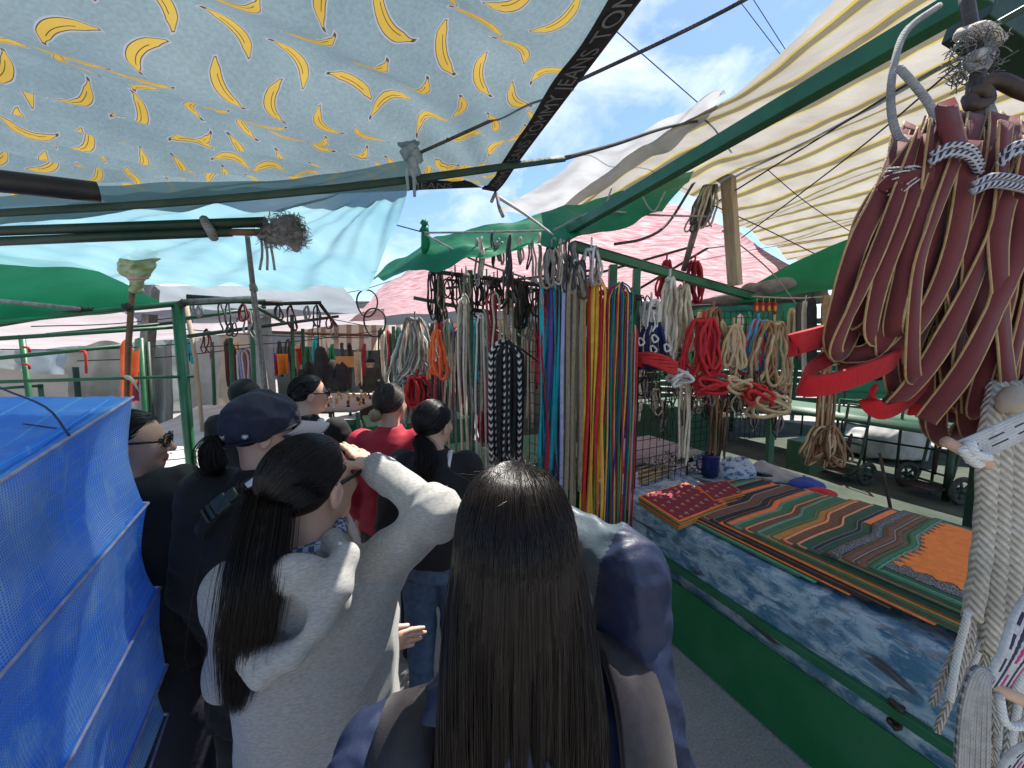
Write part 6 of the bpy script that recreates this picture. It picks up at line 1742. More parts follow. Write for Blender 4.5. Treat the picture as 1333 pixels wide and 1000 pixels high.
specs = [('green', [('lorange', .008), ('dgreen', .012)], 'green leather trimmed orange, farthest of the fan beside the red mats'), ('lgreen', [('green', .01), ('white', .004)], 'light green leather second in the fan after the farthest one'),
         ('black', [('white', .004), ('black', .01)], 'black leather thinly edged white, first black one beyond the orange pair'), ('orange', [('black', .01)], 'orange leather with a black edge near the far end'), ('black', [('grey', .006)], 'black leather with grey piping before the far orange one'),
         ('brown', [('white', .004)], 'brown leather piped white between two black ones'), ('black', [('grey', .008)], 'plain black leather before the brown piped one'), ('orange', [('black', .012), ('grey', .004)], 'broad orange leather with a double black edge mid fan'),
         ('green', [('white', .004), ('lgreen', .008)], 'green leather piped white following the broad orange one'), ('brown', [('lorange', .008)], 'brown leather edged salmon between two green ones'), ('green', [('lgreen', .006), ('white', .004)], 'green leather with pale double piping before the ochre one'),
         ('ochre', [('green', .010)], 'ochre yellow leather with a green edge'), ('brown', [('lorange', .012)], 'wide brown leather edged salmon, nearest brown one'), ('dgreen', [('lorange', .010)], 'dark green leather edged salmon before the lace ones'),
         ('dgreen', [('grey', .006), ('black', .008), ('grey', .005)], 'dark green leather with grey lines next to the red patch'), ('black', [('lace', .045)], 'black leather covered with grey stitched lace'), ('olive', [('brown', .03), ('white', .004), ('brown', .025)], 'olive leather with brown scroll bands'),
         ('dgreen', [('green', .02), ('lgreen', .008)], None)]
NP_ = len(specs)
def orange_centre(th, pt):
    def rag(s0, s1, t0, L_, amp, seed, zz, mt, name):
        o_ = []
        for j in range(61):
            s = s0 + (s1 - s0) * j / 60; o_.append(pt(s, edge_t(s) + t0 + amp * (abs(math.sin(j * .8 + seed)) + .5 * nz3(V((j * .35, seed, 0)), 1))) + V((0, 0, zz)))
        for j in range(31): o_.append(pt(s1, edge_t(s1) + t0 + (-L_ - t0) * j / 30) + V((0, 0, zz)))
        for j in range(31): o_.append(pt(s0 + amp * abs(math.sin(j * .8)) , -L_ + (edge_t(s0) + t0 + L_) * j / 30) + V((0, 0, zz)))
        MB().plate(list(reversed(o_)), .002).build(name, mt, th, smooth=False)
    rag(.07, .88, -.035, .58, .012, 1, .0025, LACE, 'lace'); rag(.13, .86, -.075, .57, .035, 3, .0050, FM['borange'], 'centre')
def red_patch(th, pt):
    o_ = [pt(s, edge_t(s) - .03) + V((0, 0, .003)) for s in np.linspace(.55, .90, 12)] + [pt(s, edge_t(s) - .12) + V((0, 0, .003)) for s in np.linspace(.90, .55, 12)]
    MB().plate(list(reversed(o_)), .002).build('red_patch', FM['orange'], th, smooth=False)
rp_ = random.Random(4)
for i, (b_, tr_, lb) in enumerate(specs):
    last = i == NP_ - 1
    pad(i, 1.80 - .059 * i - (.03 if last else 0), .795 + .0062 * i, b_, tr_, p0=1.865 + .0075 * i + rp_.uniform(-.006, .006), w=1.02 - .006 * i + rp_.uniform(-.02, .03) if not last else .92, L=.86 if not last else .62, k=1.0, sk=rp_.uniform(-.02, .02) if not last else 0,
        label=lb or 'nearest leather of the fan with a big bright orange centre in a lace border', extra=orange_centre if last else red_patch if i == 14 else None)
# red patterned mats
def mat_mat():
    m, n, l, b, out = newmat('red_patterned_mat')
    t = n.new('ShaderNodeTexCoord'); mp_ = n.new('ShaderNodeMapping'); mp_.inputs['Rotation'].default_value = (0, 0, -YAW - .3); l.new(t.outputs['Object'], mp_.inputs[0]); s_ = n.new('ShaderNodeSeparateXYZ'); l.new(mp_.outputs[0], s_.inputs[0])
    X, Y = Sx(n, l, s_.outputs[0]), Sx(n, l, s_.outputs[1]); r_ = (Y * 14).floor(); fx, fy = (X * 14 + r_ * .5).fract() - .5, (Y * 14).fract() - .5
    bird = ((fy - fx.abs() * .5).abs().lt(.06) * fx.abs().lt(.22)).max((fx - fy * .4).abs().lt(.05) * fy.abs().lt(.22))
    l.new(mixc(n, l, bird, (.20, .012, .03), (.42, .28, .14)), b.inputs['Base Color']); b.inputs['Roughness'].default_value = .85
    return m
RM = mat_mat()
def rmat(corners, h, label, nst):
    th = thing('patterned_mat', label, 'mat', sum(corners, V((0, 0, 0))) / 4, 'red patterned mats'); z0 = corners[0].z
    for k in range(nst):
        q = [c - V((0, 0, h * (k + 1.0))) for c in corners]; MB().plate([c + V((.006 * math.sin(k * 2), .006 * math.cos(k * 3), 0)) for c in q], h * .8).build('layer', FM[('lgreen', 'ochre', 'green', 'borange')[k % 4]], th, smooth=False)
    MB().plate(corners, h * .9).build('edge', FM['borange'], th, smooth=False)
    ce = sum(corners, V((0, 0, 0))) / 4; MB().plate([ce + (c - ce) * .94 + V((0, 0, .002)) for c in corners], .002).build('face', RM, th, smooth=False)
rmat([PZ(832, 646, .845), PZ(884, 679, .845), PZ(946, 655, .845), PZ(893, 628, .845)], .007, 'red mat with small gold birds on a stack at the far corner of the counter', 7)
rmat([PZ(905, 631, .85), PZ(930, 652, .85), PZ(968, 642, .85), PZ(945, 625, .85)], .006, 'smaller red mat with an orange rim behind the larger one', 3)
# odds and ends at the far end
mg = thing('mug', 'dark blue enamel mug', 'mug', P(924, 630, 2.95)); mg_c = V((P(924, 616, 2.95).x, 2.95, .80))
def lathe(mb, c, prof, seg=20, m=0):
    mb.grid(lambda u, v: c + V((np.interp(v, np.linspace(0, 1, len(prof)), [p_[0] for p_ in prof]) * math.cos(6.2832 * u), np.interp(v, np.linspace(0, 1, len(prof)), [p_[0] for p_ in prof]) * math.sin(6.2832 * u), np.interp(v, np.linspace(0, 1, len(prof)), [p_[1] for p_ in prof]))), seg, (len(prof) - 1) * 2, m, True)
    return mb
EN = mat('blue_enamel', (.010, .022, .095), .2)
lathe(MB(), mg_c, [(.001, 0), (.062, 0), (.066, .15), (.066, .17), (.060, .17), (.057, .02), (.001, .02)], 22).build('cup', EN, mg)
MB().tube(catmull([mg_c + V((-.064, 0, .14)), mg_c + V((-.105, 0, .12)), mg_c + V((-.10, 0, .06)), mg_c + V((-.062, 0, .035))], 10), .008, 7).build('handle', EN, mg)
def heap(c, r, mt, label, name='cloth', cat='cloth', seed=1, amp=.03):
    D = SDF(); D.ell(c, r); D.ell(c + V((r[0] * .5, -r[1] * .2, -r[2] * .2)), (r[0] * .6, r[1] * .7, r[2] * .7)); D.half(2, .786, -1)
    v, q = D.mesh(.01, lambda X, Y, Z: amp * nnoise(X, Y, Z, 16, seed) + amp * .4 * nnoise(X, Y, Z, 40, seed + 3)); o = mesh_np(name, smooth_mesh(v, q, 1), q, mt)
    return tag(o, label, cat)
heap(P(1000, 626, 2.95), (.28, .16, .12), mat('grey_linen', (.34, .32, .31), .85, (.42, .40, .39), 6, bump=.3), 'crumpled pale grey cloth on the far end of the counter', seed=3)
def floral():
    return mat('floral_cloth', (.45, .52, .58), .85, (.06, .14, .28), 26, lo=.5, hi=.6, bump=.2)
heap(P(955, 616, 3.0), (.15, .12, .13), floral(), 'crumpled blue and white flowered cloth beside the mug', seed=8)
heap(P(1050, 632, 2.75), (.16, .10, .05), M('royal'), 'flat royal blue cloth beside the grey one', seed=5, amp=.015)
heap(P(1068, 642, 2.6), (.11, .06, .05), M('red'), 'rolled bright red felt near the back edge of the counter', seed=6, amp=.012)
for i in range(9):
    a = P(832 + 2 * i, 624 - i * 2.2, 2.75 + .04 * i); a.z = .80 + .006 * (i % 3); one(MB().tube([a, a + V((.32, .22 + .02 * math.sin(i), .0))], .008, 7), 'cane', mat('cane', (.40, .29, .13), .5), 'yellow cane lying in the bundle by the red mats', 'cane', 'canes lying by the red mats') if i == 0 else None
    if i == 0: cane = [o for o in COL.objects if o.name.startswith('cane')][0]
    else: c2 = dup(cane); c2.location = cane.location + V((.012 * i, .035 * i, .012 * (i % 3))); c2.rotation_euler.z = .05 * math.sin(i * 2)
# metal bits heap under the grid
for i in range(22):
    c = P(845 + rh.uniform(0, 75), 585 + rh.uniform(-6, 14), 3.05 + rh.uniform(-.05, .35)); c.z = .80 + rh.uniform(0, .05); r_ = rh.uniform(.03, .055); n_ = V((rh.uniform(-1, 1), rh.uniform(-1, 1), 1.2)).normalized(); x_ = n_.orthogonal().normalized(); y_ = n_.cross(x_)
    one(MB().tube([c + (x_ * math.cos(a) + y_ * math.sin(a)) * r_ for a in np.linspace(0, 6.28, 19)[:-1]], .006, 6, close=True).tube([c - x_ * r_ * 1.6, c + x_ * r_ * 1.6], .006, 6), 'stirrup_ring', mat('worn_steel', (.30, .29, .27), .4, metal=.8) if i == 0 else bpy.data.materials['worn_steel'], 'steel bit ring in the heap behind the wire grid', 'bit', 'steel bits heaped on the back board')
bb = thing('bench', 'low board of tack behind the counter end', 'bench', W(2.6, 2.85, 0)); MB().box(W(2.5, 2.9, .765), (1.5, .75, .03), RZ).build('board', M('greywood'), bb)
for p_, a_ in ((1.85, 2.6), (3.15, 2.6), (1.85, 3.2), (3.15, 3.2)): MB().bar(W(p_, a_, 0), W(p_, a_, .75), .05, .05).build('leg', M('green_dark'), bb)

# ------------------------------------------------------------------ yard behind the stall on the right
GD = M('green_dark')
TYRE = mat('tyre', (.022, .024, .023), .8, (.05, .05, .045), 20); HUBM = mat('hub_paint', (.02, .045, .035), .5)
def wheel(par, c, axis, r):
    axis = V(axis).normalized(); x = axis.cross(V((0, 0, 1))).normalized(); y = axis.cross(x); w_ = MB()
    w_.tube([c + (x * math.cos(a) + y * math.sin(a)) * (r - .026) for a in np.linspace(0, 6.283, 33)[:-1]], .027, 8, close=True); wo = w_.build('wheel', TYRE, par)
    h = MB()
    h.tube([c - axis * .035, c + axis * .035], .035, 12)
    h.tube([c + (x * math.cos(a) + y * math.sin(a)) * (r - .05) for a in np.linspace(0, 6.283, 33)[:-1]], .012, 6, close=True)
    for k in range(5):
        a = k * 1.2566; h.bar(c, c + (x * math.cos(a) + y * math.sin(a)) * (r - .05), .022, .018, up=axis)
    ho = h.build('rim', HUBM, wo); return wo
def cart(label, wheels, r, hand, base):
    cs = [P(*w_) for w_ in wheels]
    for c in cs: c.z = r
    th = thing('hand_cart', label, 'cart', (cs[0].x, cs[0].y, 0), 'hand carts parked behind the stall'); ax = (cs[-1] - cs[0]).normalized()
    for c in cs: wheel(th, c, ax, r)
    MB().tube([cs[0] - ax * .06, cs[-1] + ax * .06], .016, 8).build('axle', GD, th)
    bk = V((-ax.y, ax.x, 0)); bk = bk if bk.y > 0 else -bk; L = (cs[-1] - cs[0]).length; u0, u1 = cs[0] + ax * .12, cs[-1] - ax * .12
    for s_ in (0, 1): MB().tube(catmull([(u0, u1)[s_] - bk * .25 + V((0, 0, -.06)), (u0, u1)[s_] + V((0, 0, .03)), (u0, u1)[s_] + bk * .10 + V((0, 0, hand * .6)), (u0, u1)[s_] + bk * .14 + V((0, 0, hand))], 12), .016, 8).build('side_rail', GD, th)
    for k in (.12, .4, .7, 1.0): MB().tube([u0 + bk * (.14 * k) + V((0, 0, hand * k)), u1 + bk * (.14 * k) + V((0, 0, hand * k))], .013, 8).build('cross_bar', GD, th)
    MB().box((u0 + u1) / 2 - bk * .14 + V((0, 0, -.03)), (L - .22, .28, .015), Matrix.Rotation(math.atan2(ax.y, ax.x), 3, 'Z')).build('toe_plate', M('iron'), th)
    ms = catmull([u0 + ax * .15 + V((0, 0, .1)), u0 + ax * .15 + bk * .02 + V((0, 0, .36)), (u0 + u1) / 2 + bk * .05 + V((0, 0, .46)), u1 - ax * .15 + bk * .02 + V((0, 0, .36)), u1 - ax * .15 + V((0, 0, .1))], 18); MB().tube(ms, .012, 8).build('guard', M('iron'), th)
cart('green two wheeled hand cart standing left, behind the counter', ((1075, 610, 5.3), (1128, 622, 4.8)), .155, .85, 0)
cart('green two wheeled hand cart nearest to the white braided cords', ((1180, 624, 4.75), (1252, 645, 4.2)), .165, .95, 0)
def rack(label, x0, x1, d0, d1, ys, nv):
    a, b = P(x0, 600, d0), P(x1, 600, d1); a.z = b.z = 0; th = thing('pipe_rack', label, 'rack', a); zt = P(x0, ys[0], d0).z
    for y_ in ys: z_ = P(x0, y_, d0).z; MB().tube([a + V((0, 0, z_)), b + V((0, 0, z_))], .014, 8).build('bar', M('green_worn') if y_ == ys[0] else GD, th)
    for k in range(nv): q = a.lerp(b, k / (nv - 1)); MB().tube([q, q + V((0, 0, zt))], .016, 8).build('post', GD, th)
rack('long dark green pipe rack in the yard behind the carts', 1086, 1270, 5.7, 4.6, (520, 542, 566), 5)
rack('second green pipe rack deeper in the yard', 1040, 1330, 7.5, 6.5, (508, 540), 6)
def boxy(c, sz, mt, name, label, cat, rz=YAW, bevel=.01): return one(MB().box(c, sz, Matrix.Rotation(rz, 3, 'Z')), name, mt, label, cat, smooth=False, bevel=bevel)
boxy(W(5.2, 4.7, .42), (1.2, .9, .84), mat('dark_green_board', (.006, .045, .022), .55, (.01, .06, .03), 3), 'green_chest', 'dark green chest standing behind the hanging thongs', 'chest')
boxy(P(1049, 592, 5.0) * 1, (.35, .3, .4), M('green_worn'), 'grey_crate', 'small grey green crate beside the thongs', 'crate')
tb2 = thing('yard_table', 'green topped table far behind the carts', 'table', W(6.9, 3.5, 0)); MB().box(W(6.9, 3.5, .78), (1.1, 3.6, .05), RZ).build('top', M('green_worn'), tb2); [MB().bar(W(6.9 + x_, 3.5 + y_, 0), W(6.9 + x_, 3.5 + y_, .75), .05, .05).build('leg', GD, tb2) for x_ in (-.5, .5) for y_ in (-1.7, 1.7)]
SK = mat('white_sack', (.40, .40, .37), .6, (.55, .55, .52), 5, bump=.4, bscale=12, transl=.15)
for c, r_, l_, sd in ((P(1165, 585, 5.9), (.45, .35, .42), 'big white plastic sack behind the pipe rack', 2), (P(1120, 590, 6.2), (.35, .3, .38), 'smaller white sack left of the big one', 7), (P(1190, 545, 6.3), (.26, .2, .2), 'pale straw coloured sack on top of the white ones', 9)):
    D = SDF(); D.ell(c, r_); D.ell(c + V((.1, 0, .2)), (r_[0] * .7, r_[1] * .7, r_[2] * .6)); D.half(2, .005, -1)
    v, q = D.mesh(.025, lambda X, Y, Z: .05 * nnoise(X, Y, Z, 7, sd) + .015 * nnoise(X, Y, Z, 22, sd)); tag(mesh_np('sack', v, q, SK if sd != 9 else mat('straw_sack', (.42, .36, .2), .8, bump=.3)), l_, 'sack')
one(MB().bar(P(1145, 590, 3.6), P(1165, 690, 3.2), .02, .02), 'prop_rod', M('iron'), 'thin dark rod leaning at the back of the counter', 'rod')

# ------------------------------------------------------------------ backdrop stalls
def slat_wall(p0, p1, z0, z1, n, gap, mt, label):
    mb = MB(); h = (z1 - z0) / n
    for i in range(n): mb.bar(p0 + V((0, 0, z0 + h * (i + .5))), p1 + V((0, 0, z0 + h * (i + .5))), .025, h * (1 - gap))
    for k in range(7): q = p0.lerp(p1, k / 6); mb.bar(q, q + V((0, 0, z1)), .06, .06)
    return one(mb, 'slat_fence', mt, label, 'fence', smooth=False)
slat_wall(V((3.0, 10.0, 0)), V((14, 7.0, 0)), .1, 2.4, 15, .18, mat('fence_green', (.02, .085, .045), .7, (.04, .12, .07), 3), 'weathered green slatted fence closing the yard')
GTD = mat('dark_green_tarp', (.008, .075, .04), .6, (.012, .10, .05), 2, bump=.3, bscale=12, transl=.25)
drape(1090, 1500, 372, 520, 7.6, 6.0, 'green_tarp', GTD, 'dark green tarp hung above the yard behind the straps', seed=3, amp=.15)
drape(870, 1060, 392, 480, 8.5, 8.8, 'green_tarp', GTD, 'dark green tarp far behind the halters', seed=6, amp=.15)
drape(-500, 20, 440, 640, 8.5, 9.0, 'grey_tarp', GTA, 'grey tarp wall behind the beige screen at the far left', seed=9, amp=.2)
drape(150, 270, 425, 600, 9.5, 10.5, 'grey_tarp', GTA, 'dim grey tarp in the depth of the left stalls', seed=12, amp=.2)
WALLM = mat('grey_plaster', (.20, .20, .19), .9, (.28, .27, .26), 1.2, bump=.2)
one(MB().box(V((-4, 21, 2.0)), (30, .3, 4.0)), 'market_wall', WALLM, 'grey plaster wall closing the market at the far end', 'wall', smooth=False)
one(MB().box(V((-15.5, 8, 2.0)), (.3, 26, 4.0)), 'market_wall', WALLM, 'grey plaster wall along the far left of the market', 'wall', smooth=False)
one(MB().box(V((19, 8, 1.6)), (.3, 30, 3.2)), 'market_wall', WALLM, 'grey plaster wall beyond the yard fence', 'wall', smooth=False)
for i, (x0, x1, y0, d0, d1, l_) in enumerate(((236, 330, 440, 9.3, 9.6, 'left'), (360, 470, 452, 12, 12.5, 'middle'), (470, 640, 452, 10, 9.5, 'right'), (640, 860, 440, 7.5, 8, 'deep right'))):
    drape(x0, x1, y0, 640, d0, d1, 'stall_curtain', (mat('dark_stall_cloth', (.045, .055, .05), .9, (.09, .10, .09), 1.5) if i == 0 else bpy.data.materials['dark_stall_cloth']), f'{l_} dark cloth backing of the far stalls', 'backing', seed=i * 3, amp=.15)
# concrete mast
cm = thing('concrete_mast', 'pale grey square concrete mast behind the prop pole', 'mast', (P(345, 520, 6.0).x, 6.0, 0)); bsm = V((P(345, 520, 6).x, 6, 0)); MB().bar(bsm, bsm + V((0, 0, 2.75)), .24, .2).build('shaft', mat('concrete', (.36, .36, .36), .85, (.46, .46, .45), 6, bump=.2), cm); MB().bar(bsm + V((-.35, 0, 2.55)), bsm + V((.5, 0, 2.62)), .1, .12).build('cross_arm', M('greywood'), cm)
one(MB().bar(P(188, 500, 5.2), P(198, 370, 5.2), .13, .1), 'wooden_post', M('greywood'), 'broad grey wooden post behind the wrapped stick', 'post', smooth=False)
bs_ = MB().tube([V((P(262, 540, 4.6).x, 4.6, 0)), P(255, 470, 4.6), P(242, 398, 4.6)], [.02, .022, .026], 8); one(bs_, 'bamboo_pole', M('wood'), 'leaning bamboo coloured pole right of the twin green posts', 'pole')
# hanging frame in the middle of the left side
hf = thing('hanging_rack', 'dark pipe frame hung with rope loops over the left stalls', 'frame', (P(370, 540, 4.6).x, 4.6, 0))
for a, b, r_, m_ in ((P(243, 387, 3.9), P(368, 395, 4.3), .03, 'iron'), (P(340, 396, 4.5), P(418, 394, 4.8), .022, 'iron'), (P(415, 394, 4.8), P(438, 424, 6.2), .022, 'iron'), (P(240, 415, 4.0), P(345, 400, 4.8), .02, 'green_worn'), (P(244, 438, 4.2), P(440, 412, 6.2), .022, 'green_dark'), (P(330, 398, 4.4), P(370, 420, 5.5), .022, 'green_worn'), (P(340, 432, 6.5), P(486, 437, 7), .025, 'brown')):
    MB().tube([a, b], r_, 8).build('pipe', M(m_), hf)
for px, d_, y_ in ((380, 6.0, 410), (394, 6.2, 428), (300, 5.5, 440), (328, 5.2, 420), (276, 6.5, 445)):
    b_ = P(px, 520, d_); b_.z = 0; MB().tube([b_, P(px, y_, d_)], .028, 8).build('post', M('green_paint'), hf)
for i, (x_, y_, d_) in enumerate(((252, 392, 3.9), (290, 393, 4.1), (316, 396, 4.2), (326, 405, 4.3), (362, 398, 4.6), (376, 398, 4.7), (398, 398, 4.9), (410, 398, 4.9), (428, 412, 5.6), (435, 420, 6), (300, 420, 4.6), (270, 428, 4.4))):
    loops('rope_loop', f'{("grey", "dark", "reddish")[i % 3]} rope loop hanging from the pipe frame over the left stalls', 'rope', x_, y_, d_, 2, .12, .18 + .12 * (i % 2), .009, [['ropegrey'], ['ropedark'], ['maroonc']][i % 3], 'rope loops on the pipe frame', twist=.6, knot=False)
curtain('bead_bundle', 'thick bundle of pinkish white beads hanging in the left stalls', 'beads', 309, 325, 462, 500, 6.0, 14, .016, ['white', 'rose', 'white', 'lilac'], None, layers=3)
curtain('bead_bundle', 'dark red beads hanging beside the pinkish white ones', 'beads', 296, 306, 455, 505, 6.6, 8, .02, ['maroonc', 'leather'], None)
def hangcloth(x0, x1, y0, y1, d, c, label, name='hanging_cloth', tri=False, cat='cloth', g='goods hung in the far left stalls'):
    a, b = P(x0, y0, d), P(x1, y0, d); h = a.z - P(x0, y1, d).z
    def fn(u, v): w_ = (1 - .9 * v) if tri else (1 + .15 * v); return a.lerp(b, .5 + (u - .5) * w_) + V((0, .05 * math.sin(u * 9 + 2) * v + .03, -h * v * (1 + .08 * math.sin(u * 7))))
    return one(MB().grid(fn, 12, 10), name, mat(name, c, .8, tuple(min(1, x * 1.3) for x in c), 6, transl=.15) if isinstance(c, tuple) else c, label, cat, g, solid=.02)
hangcloth(328, 338, 460, 480, 6.6, (.62, .22, .04), 'small orange bag hanging left of the mast', 'orange_bag', cat='bag'); hangcloth(349, 357, 460, 488, 7, (.03, .05, .30), 'dark blue cloth hanging right of the mast'); hangcloth(356, 361, 461, 487, 7, (.45, .02, .05), 'narrow crimson cloth beside the blue one')
hangcloth(359, 373, 461, 487, 6.9, (.66, .20, .02), 'bright orange tunic hanging in the far stalls', 'tunic'); hangcloth(375, 386, 460, 492, 7.2, (.02, .03, .05), 'dark cloth beside the orange tunic'); hangcloth(383, 395, 454, 474, 6.2, (.70, .03, .03), 'small red pennant on a green post', 'pennant', True)
hangcloth(396, 402, 452, 480, 6.4, (.05, .22, .10), 'green cloth behind the red pennant'); hangcloth(460, 469, 458, 500, 8, (.50, .40, .27), 'pale straw coloured strip hanging beside the sign', 'strip')
t = P(415, 452, 5.2); ck = thing('cloak', 'black brown cloak hanging on a hanger', 'cloak', t - V((0, 0, .55)))
D = SDF(); D.cone(t + V((0, 0, -.08)), t + V((0, 0, -.12)), .06, .08); D.loft([(t.z - .55, t.x, t.y, .36, .12), (t.z - .3, t.x, t.y, .27, .11), (t.z - .12, t.x, t.y, .12, .08), (t.z - .05, t.x, t.y, .05, .05)], .04)
v, q = D.mesh(.02, lambda X, Y, Z: .04 * nnoise(X, Y, Z * .25, 24, 3)); mesh_np('fabric', v - np.array(BASE[ck]), q, mat('cloak_brown', (.018, .014, .013), .9, (.035, .026, .024), 10), ck); MB().tube(catmull([t + V((0, 0, -.05)), t + V((0, 0, .1)), P(412, 396, 5.2)], 6), .008, 5).build('hanger', M('wire'), ck)
sg = one(MB().box(P(447, 471, 8.5), (.5, .03, .24)), 'board_sign', mat('orange_board', (.50, .22, .07), .7, (.58, .28, .10), 8), 'orange brown board on the far stall', 'board', smooth=False)
# table of carved goods far down the aisle
t2 = thing('goods_table', 'green legged table covered with small carved goods far down the aisle', 'table', (P(420, 530, 6.6).x, 6.6, 0))
def lrect(x0, x1, y0, d0, d1, z, name, mt, th):
    a, b, c_, d_ = P(x0, y0, d0), P(x1, y0, d0), P(x1, y0, d1), P(x0, y0, d1); q = [V((w_.x, w_.y, z)) for w_ in (a, b)] + [V((b.x, d1, z)), V((a.x, d1, z))]; MB().plate(q, .05).build(name, mt, th); return q
q = lrect(348, 462, 520, 5.6, 7.4, .86, 'top', mat('table_cloth_sand', (.40, .34, .27), .85), t2)
for w_ in q: MB().bar(V((w_.x * .985, w_.y, 0)), V((w_.x * .985, w_.y, .81)), .05, .05).build('leg', M('green_paint'), t2)
MB().bar(V((q[0].x, q[0].y, .6)), V((q[1].x, q[1].y, .6)), .03, .2).build('apron', M('green_paint'), t2)
gmat = [mat('carved_wood', (.52, .26, .09), .6, (.62, .36, .16), 20), mat('carved_dark', (.06, .04, .03), .6), mat('bone_white', (.6, .54, .45), .6)]
for i in range(54):
    u, v_ = rh.uniform(.03, .97), rh.uniform(.03, .97); c = q[0].lerp(q[1], u).lerp(q[3].lerp(q[2], u), v_); mt = gmat[0] if u < .45 else gmat[i % 3]; h = rh.uniform(.05, .11); b_ = MB(); lathe(b_, V((c.x, c.y, .862)), [(.001, 0), (.03, 0), (.014, h * .4), (.026, h * .65), (.020, h * .85), (.001, h)], 8)
    one(b_, 'carved_figure', mt, ('small orange wood figurine on the goods table', 'small dark figurine on the goods table', 'small bone white figurine on the goods table')[gmat.index(mt)], 'figurine', 'carved figurines on the goods table')
ch = thing('metal_chair', 'dark metal chair in front of the goods table', 'chair', (P(430, 560, 5.6).x, 5.5, 0)); c = V((P(430, 560, 5.5).x, 5.4, 0))
for x_ in (-.2, .2):
    for y_ in (-.2, .2): MB().tube([c + V((x_, y_, 0)), c + V((x_, y_, .45 if y_ > 0 else .9))], .013, 7).build('leg', M('iron'), ch)
MB().box(c + V((0, 0, .46)), (.44, .44, .03)).build('seat', M('leather'), ch)
for z_ in (.6, .74, .88): MB().tube([c + V((-.2, -.2, z_)), c + V((.2, -.2, z_))], .012, 7).build('back_bar', M('iron'), ch)
D = SDF(); c = P(478, 524, 7.6); D.ell(c, (.34, .2, .10)); D.ell(c + V((-.28, 0, .10)), (.08, .14, .08)); D.ell(c + V((.28, 0, .08)), (.08, .16, .08)); D.ell(c + V((.1, -.15, -.25)), (.2, .05, .25))
v, q_ = D.mesh(.02); sd = thing('saddle', 'dark leather saddle on a stand beside the far man', 'saddle', (c.x, c.y, 0)); mesh_np('seat', v - np.array(BASE[sd]), q_, M('leather'), sd)
for x_ in (-.2, .2): MB().tube([V((c.x + x_, c.y, 0)), V((c.x + x_ * .6, c.y, c.z - .02))], .018, 7).build('stand_leg', M('iron'), sd)
# hanks in the far right rows
FG = 'hanks hanging in the far stall row'
fm = [['ropedark', 'green_dark'], ['cream', 'ropegrey'], ['crimson', 'maroonc'], ['leather', 'black'], ['cgreen', 'green_dark'], ['teal', 'navyc'], ['beige', 'tan']]; fl = ['dark grey', 'cream', 'dark red', 'black leather', 'green', 'blue green', 'tan']
for i in range(22):
    x_ = 494 + i * 5.0 + rh.uniform(-2, 2); d_ = 8.6 - i * .17 + rh.uniform(-.4, .4); y0 = 432 + rh.uniform(0, 14) - i * .6
    curtain('hank', f'{fl[i % 7]} hank hanging in the far right stall row', 'hank', x_ - 2, x_ + 2.5, y0, y0 + rh.uniform(45, 85), d_, 4, .022, fm[i % 7], FG, wav=.02)
for i in range(12):
    x_ = 600 + i * 9 + rh.uniform(-3, 3); d_ = 5.2 + rh.uniform(-.5, .8); y0 = 425 + rh.uniform(-6, 10)
    curtain('hank', f'{fl[(i * 2 + 1) % 7]} hank hanging behind the braids and the teal cords', 'hank', x_ - 3, x_ + 3.5, y0, y0 + rh.uniform(60, 110), d_, 5, .016, fm[(i * 2 + 1) % 7], 'hanks behind the braids', wav=.02)
for i in range(12):
    x_ = 840 + i * 17 + rh.uniform(-5, 5); d_ = 4.3 + rh.uniform(-.3, .9); y0 = 410 + rh.uniform(0, 25)
    curtain('hank', f'{fl[(i * 3 + 1) % 7]} hank hanging behind the halter row', 'hank', x_ - 4, x_ + 4, y0, y0 + rh.uniform(70, 120), d_, 5, .014, fm[(i * 3 + 1) % 7], 'hanks behind the halter row', wav=.02)
for i, (px, d_, yt) in enumerate(((500, 9, 430), (512, 7.5, 425), (478, 10, 440), (560, 8, 425), (588, 6.5, 420), (455, 9.5, 445))):
    b_ = P(px, 520, d_); b_.z = 0; one(MB().tube([b_, P(px, yt, d_)], .035, 8), 'green_post', M('green_paint'), 'far green post holding up the stall roofs', 'post', 'far green posts')
one(MB().box(P(540, 545, 5.2) - V((0, 0, .35)), (1.3, .8, .75), RZ), 'green_counter', GP2, 'low green counter in the row behind the black ponytail', 'counter', smooth=False)
one(MB().box(P(660, 600, 3.5) - V((0, 0, .3)), (1.5, .9, .8), RZ), 'green_counter', GP2, 'green counter behind the black and white plaits', 'counter', smooth=False)

for i in range(22):
    x_ = 236 + i * 11.5 + rh.uniform(-4, 4); d_ = 7.2 + rh.uniform(-.8, 2.2); y0 = 440 + rh.uniform(0, 18)
    curtain('hank', f'{fl[(i * 3 + 2) % 7]} hank hanging among the far left stalls', 'hank', x_ - 2, x_ + 2, y0, y0 + rh.uniform(22, 60), d_, 3, .024, fm[(i * 3 + 2) % 7], 'hanks among the far left stalls', wav=.03)
for i, (a, b) in enumerate((((0, 455), (250, 447)), ((40, 425), (260, 410)), ((100, 470), (330, 452)), ((200, 425), (480, 440)), ((260, 452), (500, 430)), ((300, 380), (480, 425)), ((420, 385), (520, 362)), ((440, 400), (560, 370)))):
    rope([P(a[0], a[1], 4.2 + .3 * i), P((a[0] + b[0]) / 2, (a[1] + b[1]) / 2 + 4, 4.8 + .3 * i), P(b[0], b[1], 5.2 + .3 * i)], .007, 'ropedark', 'thin dark line strung between the left stalls', group='lines strung between the left stalls', n=10, sides=5)

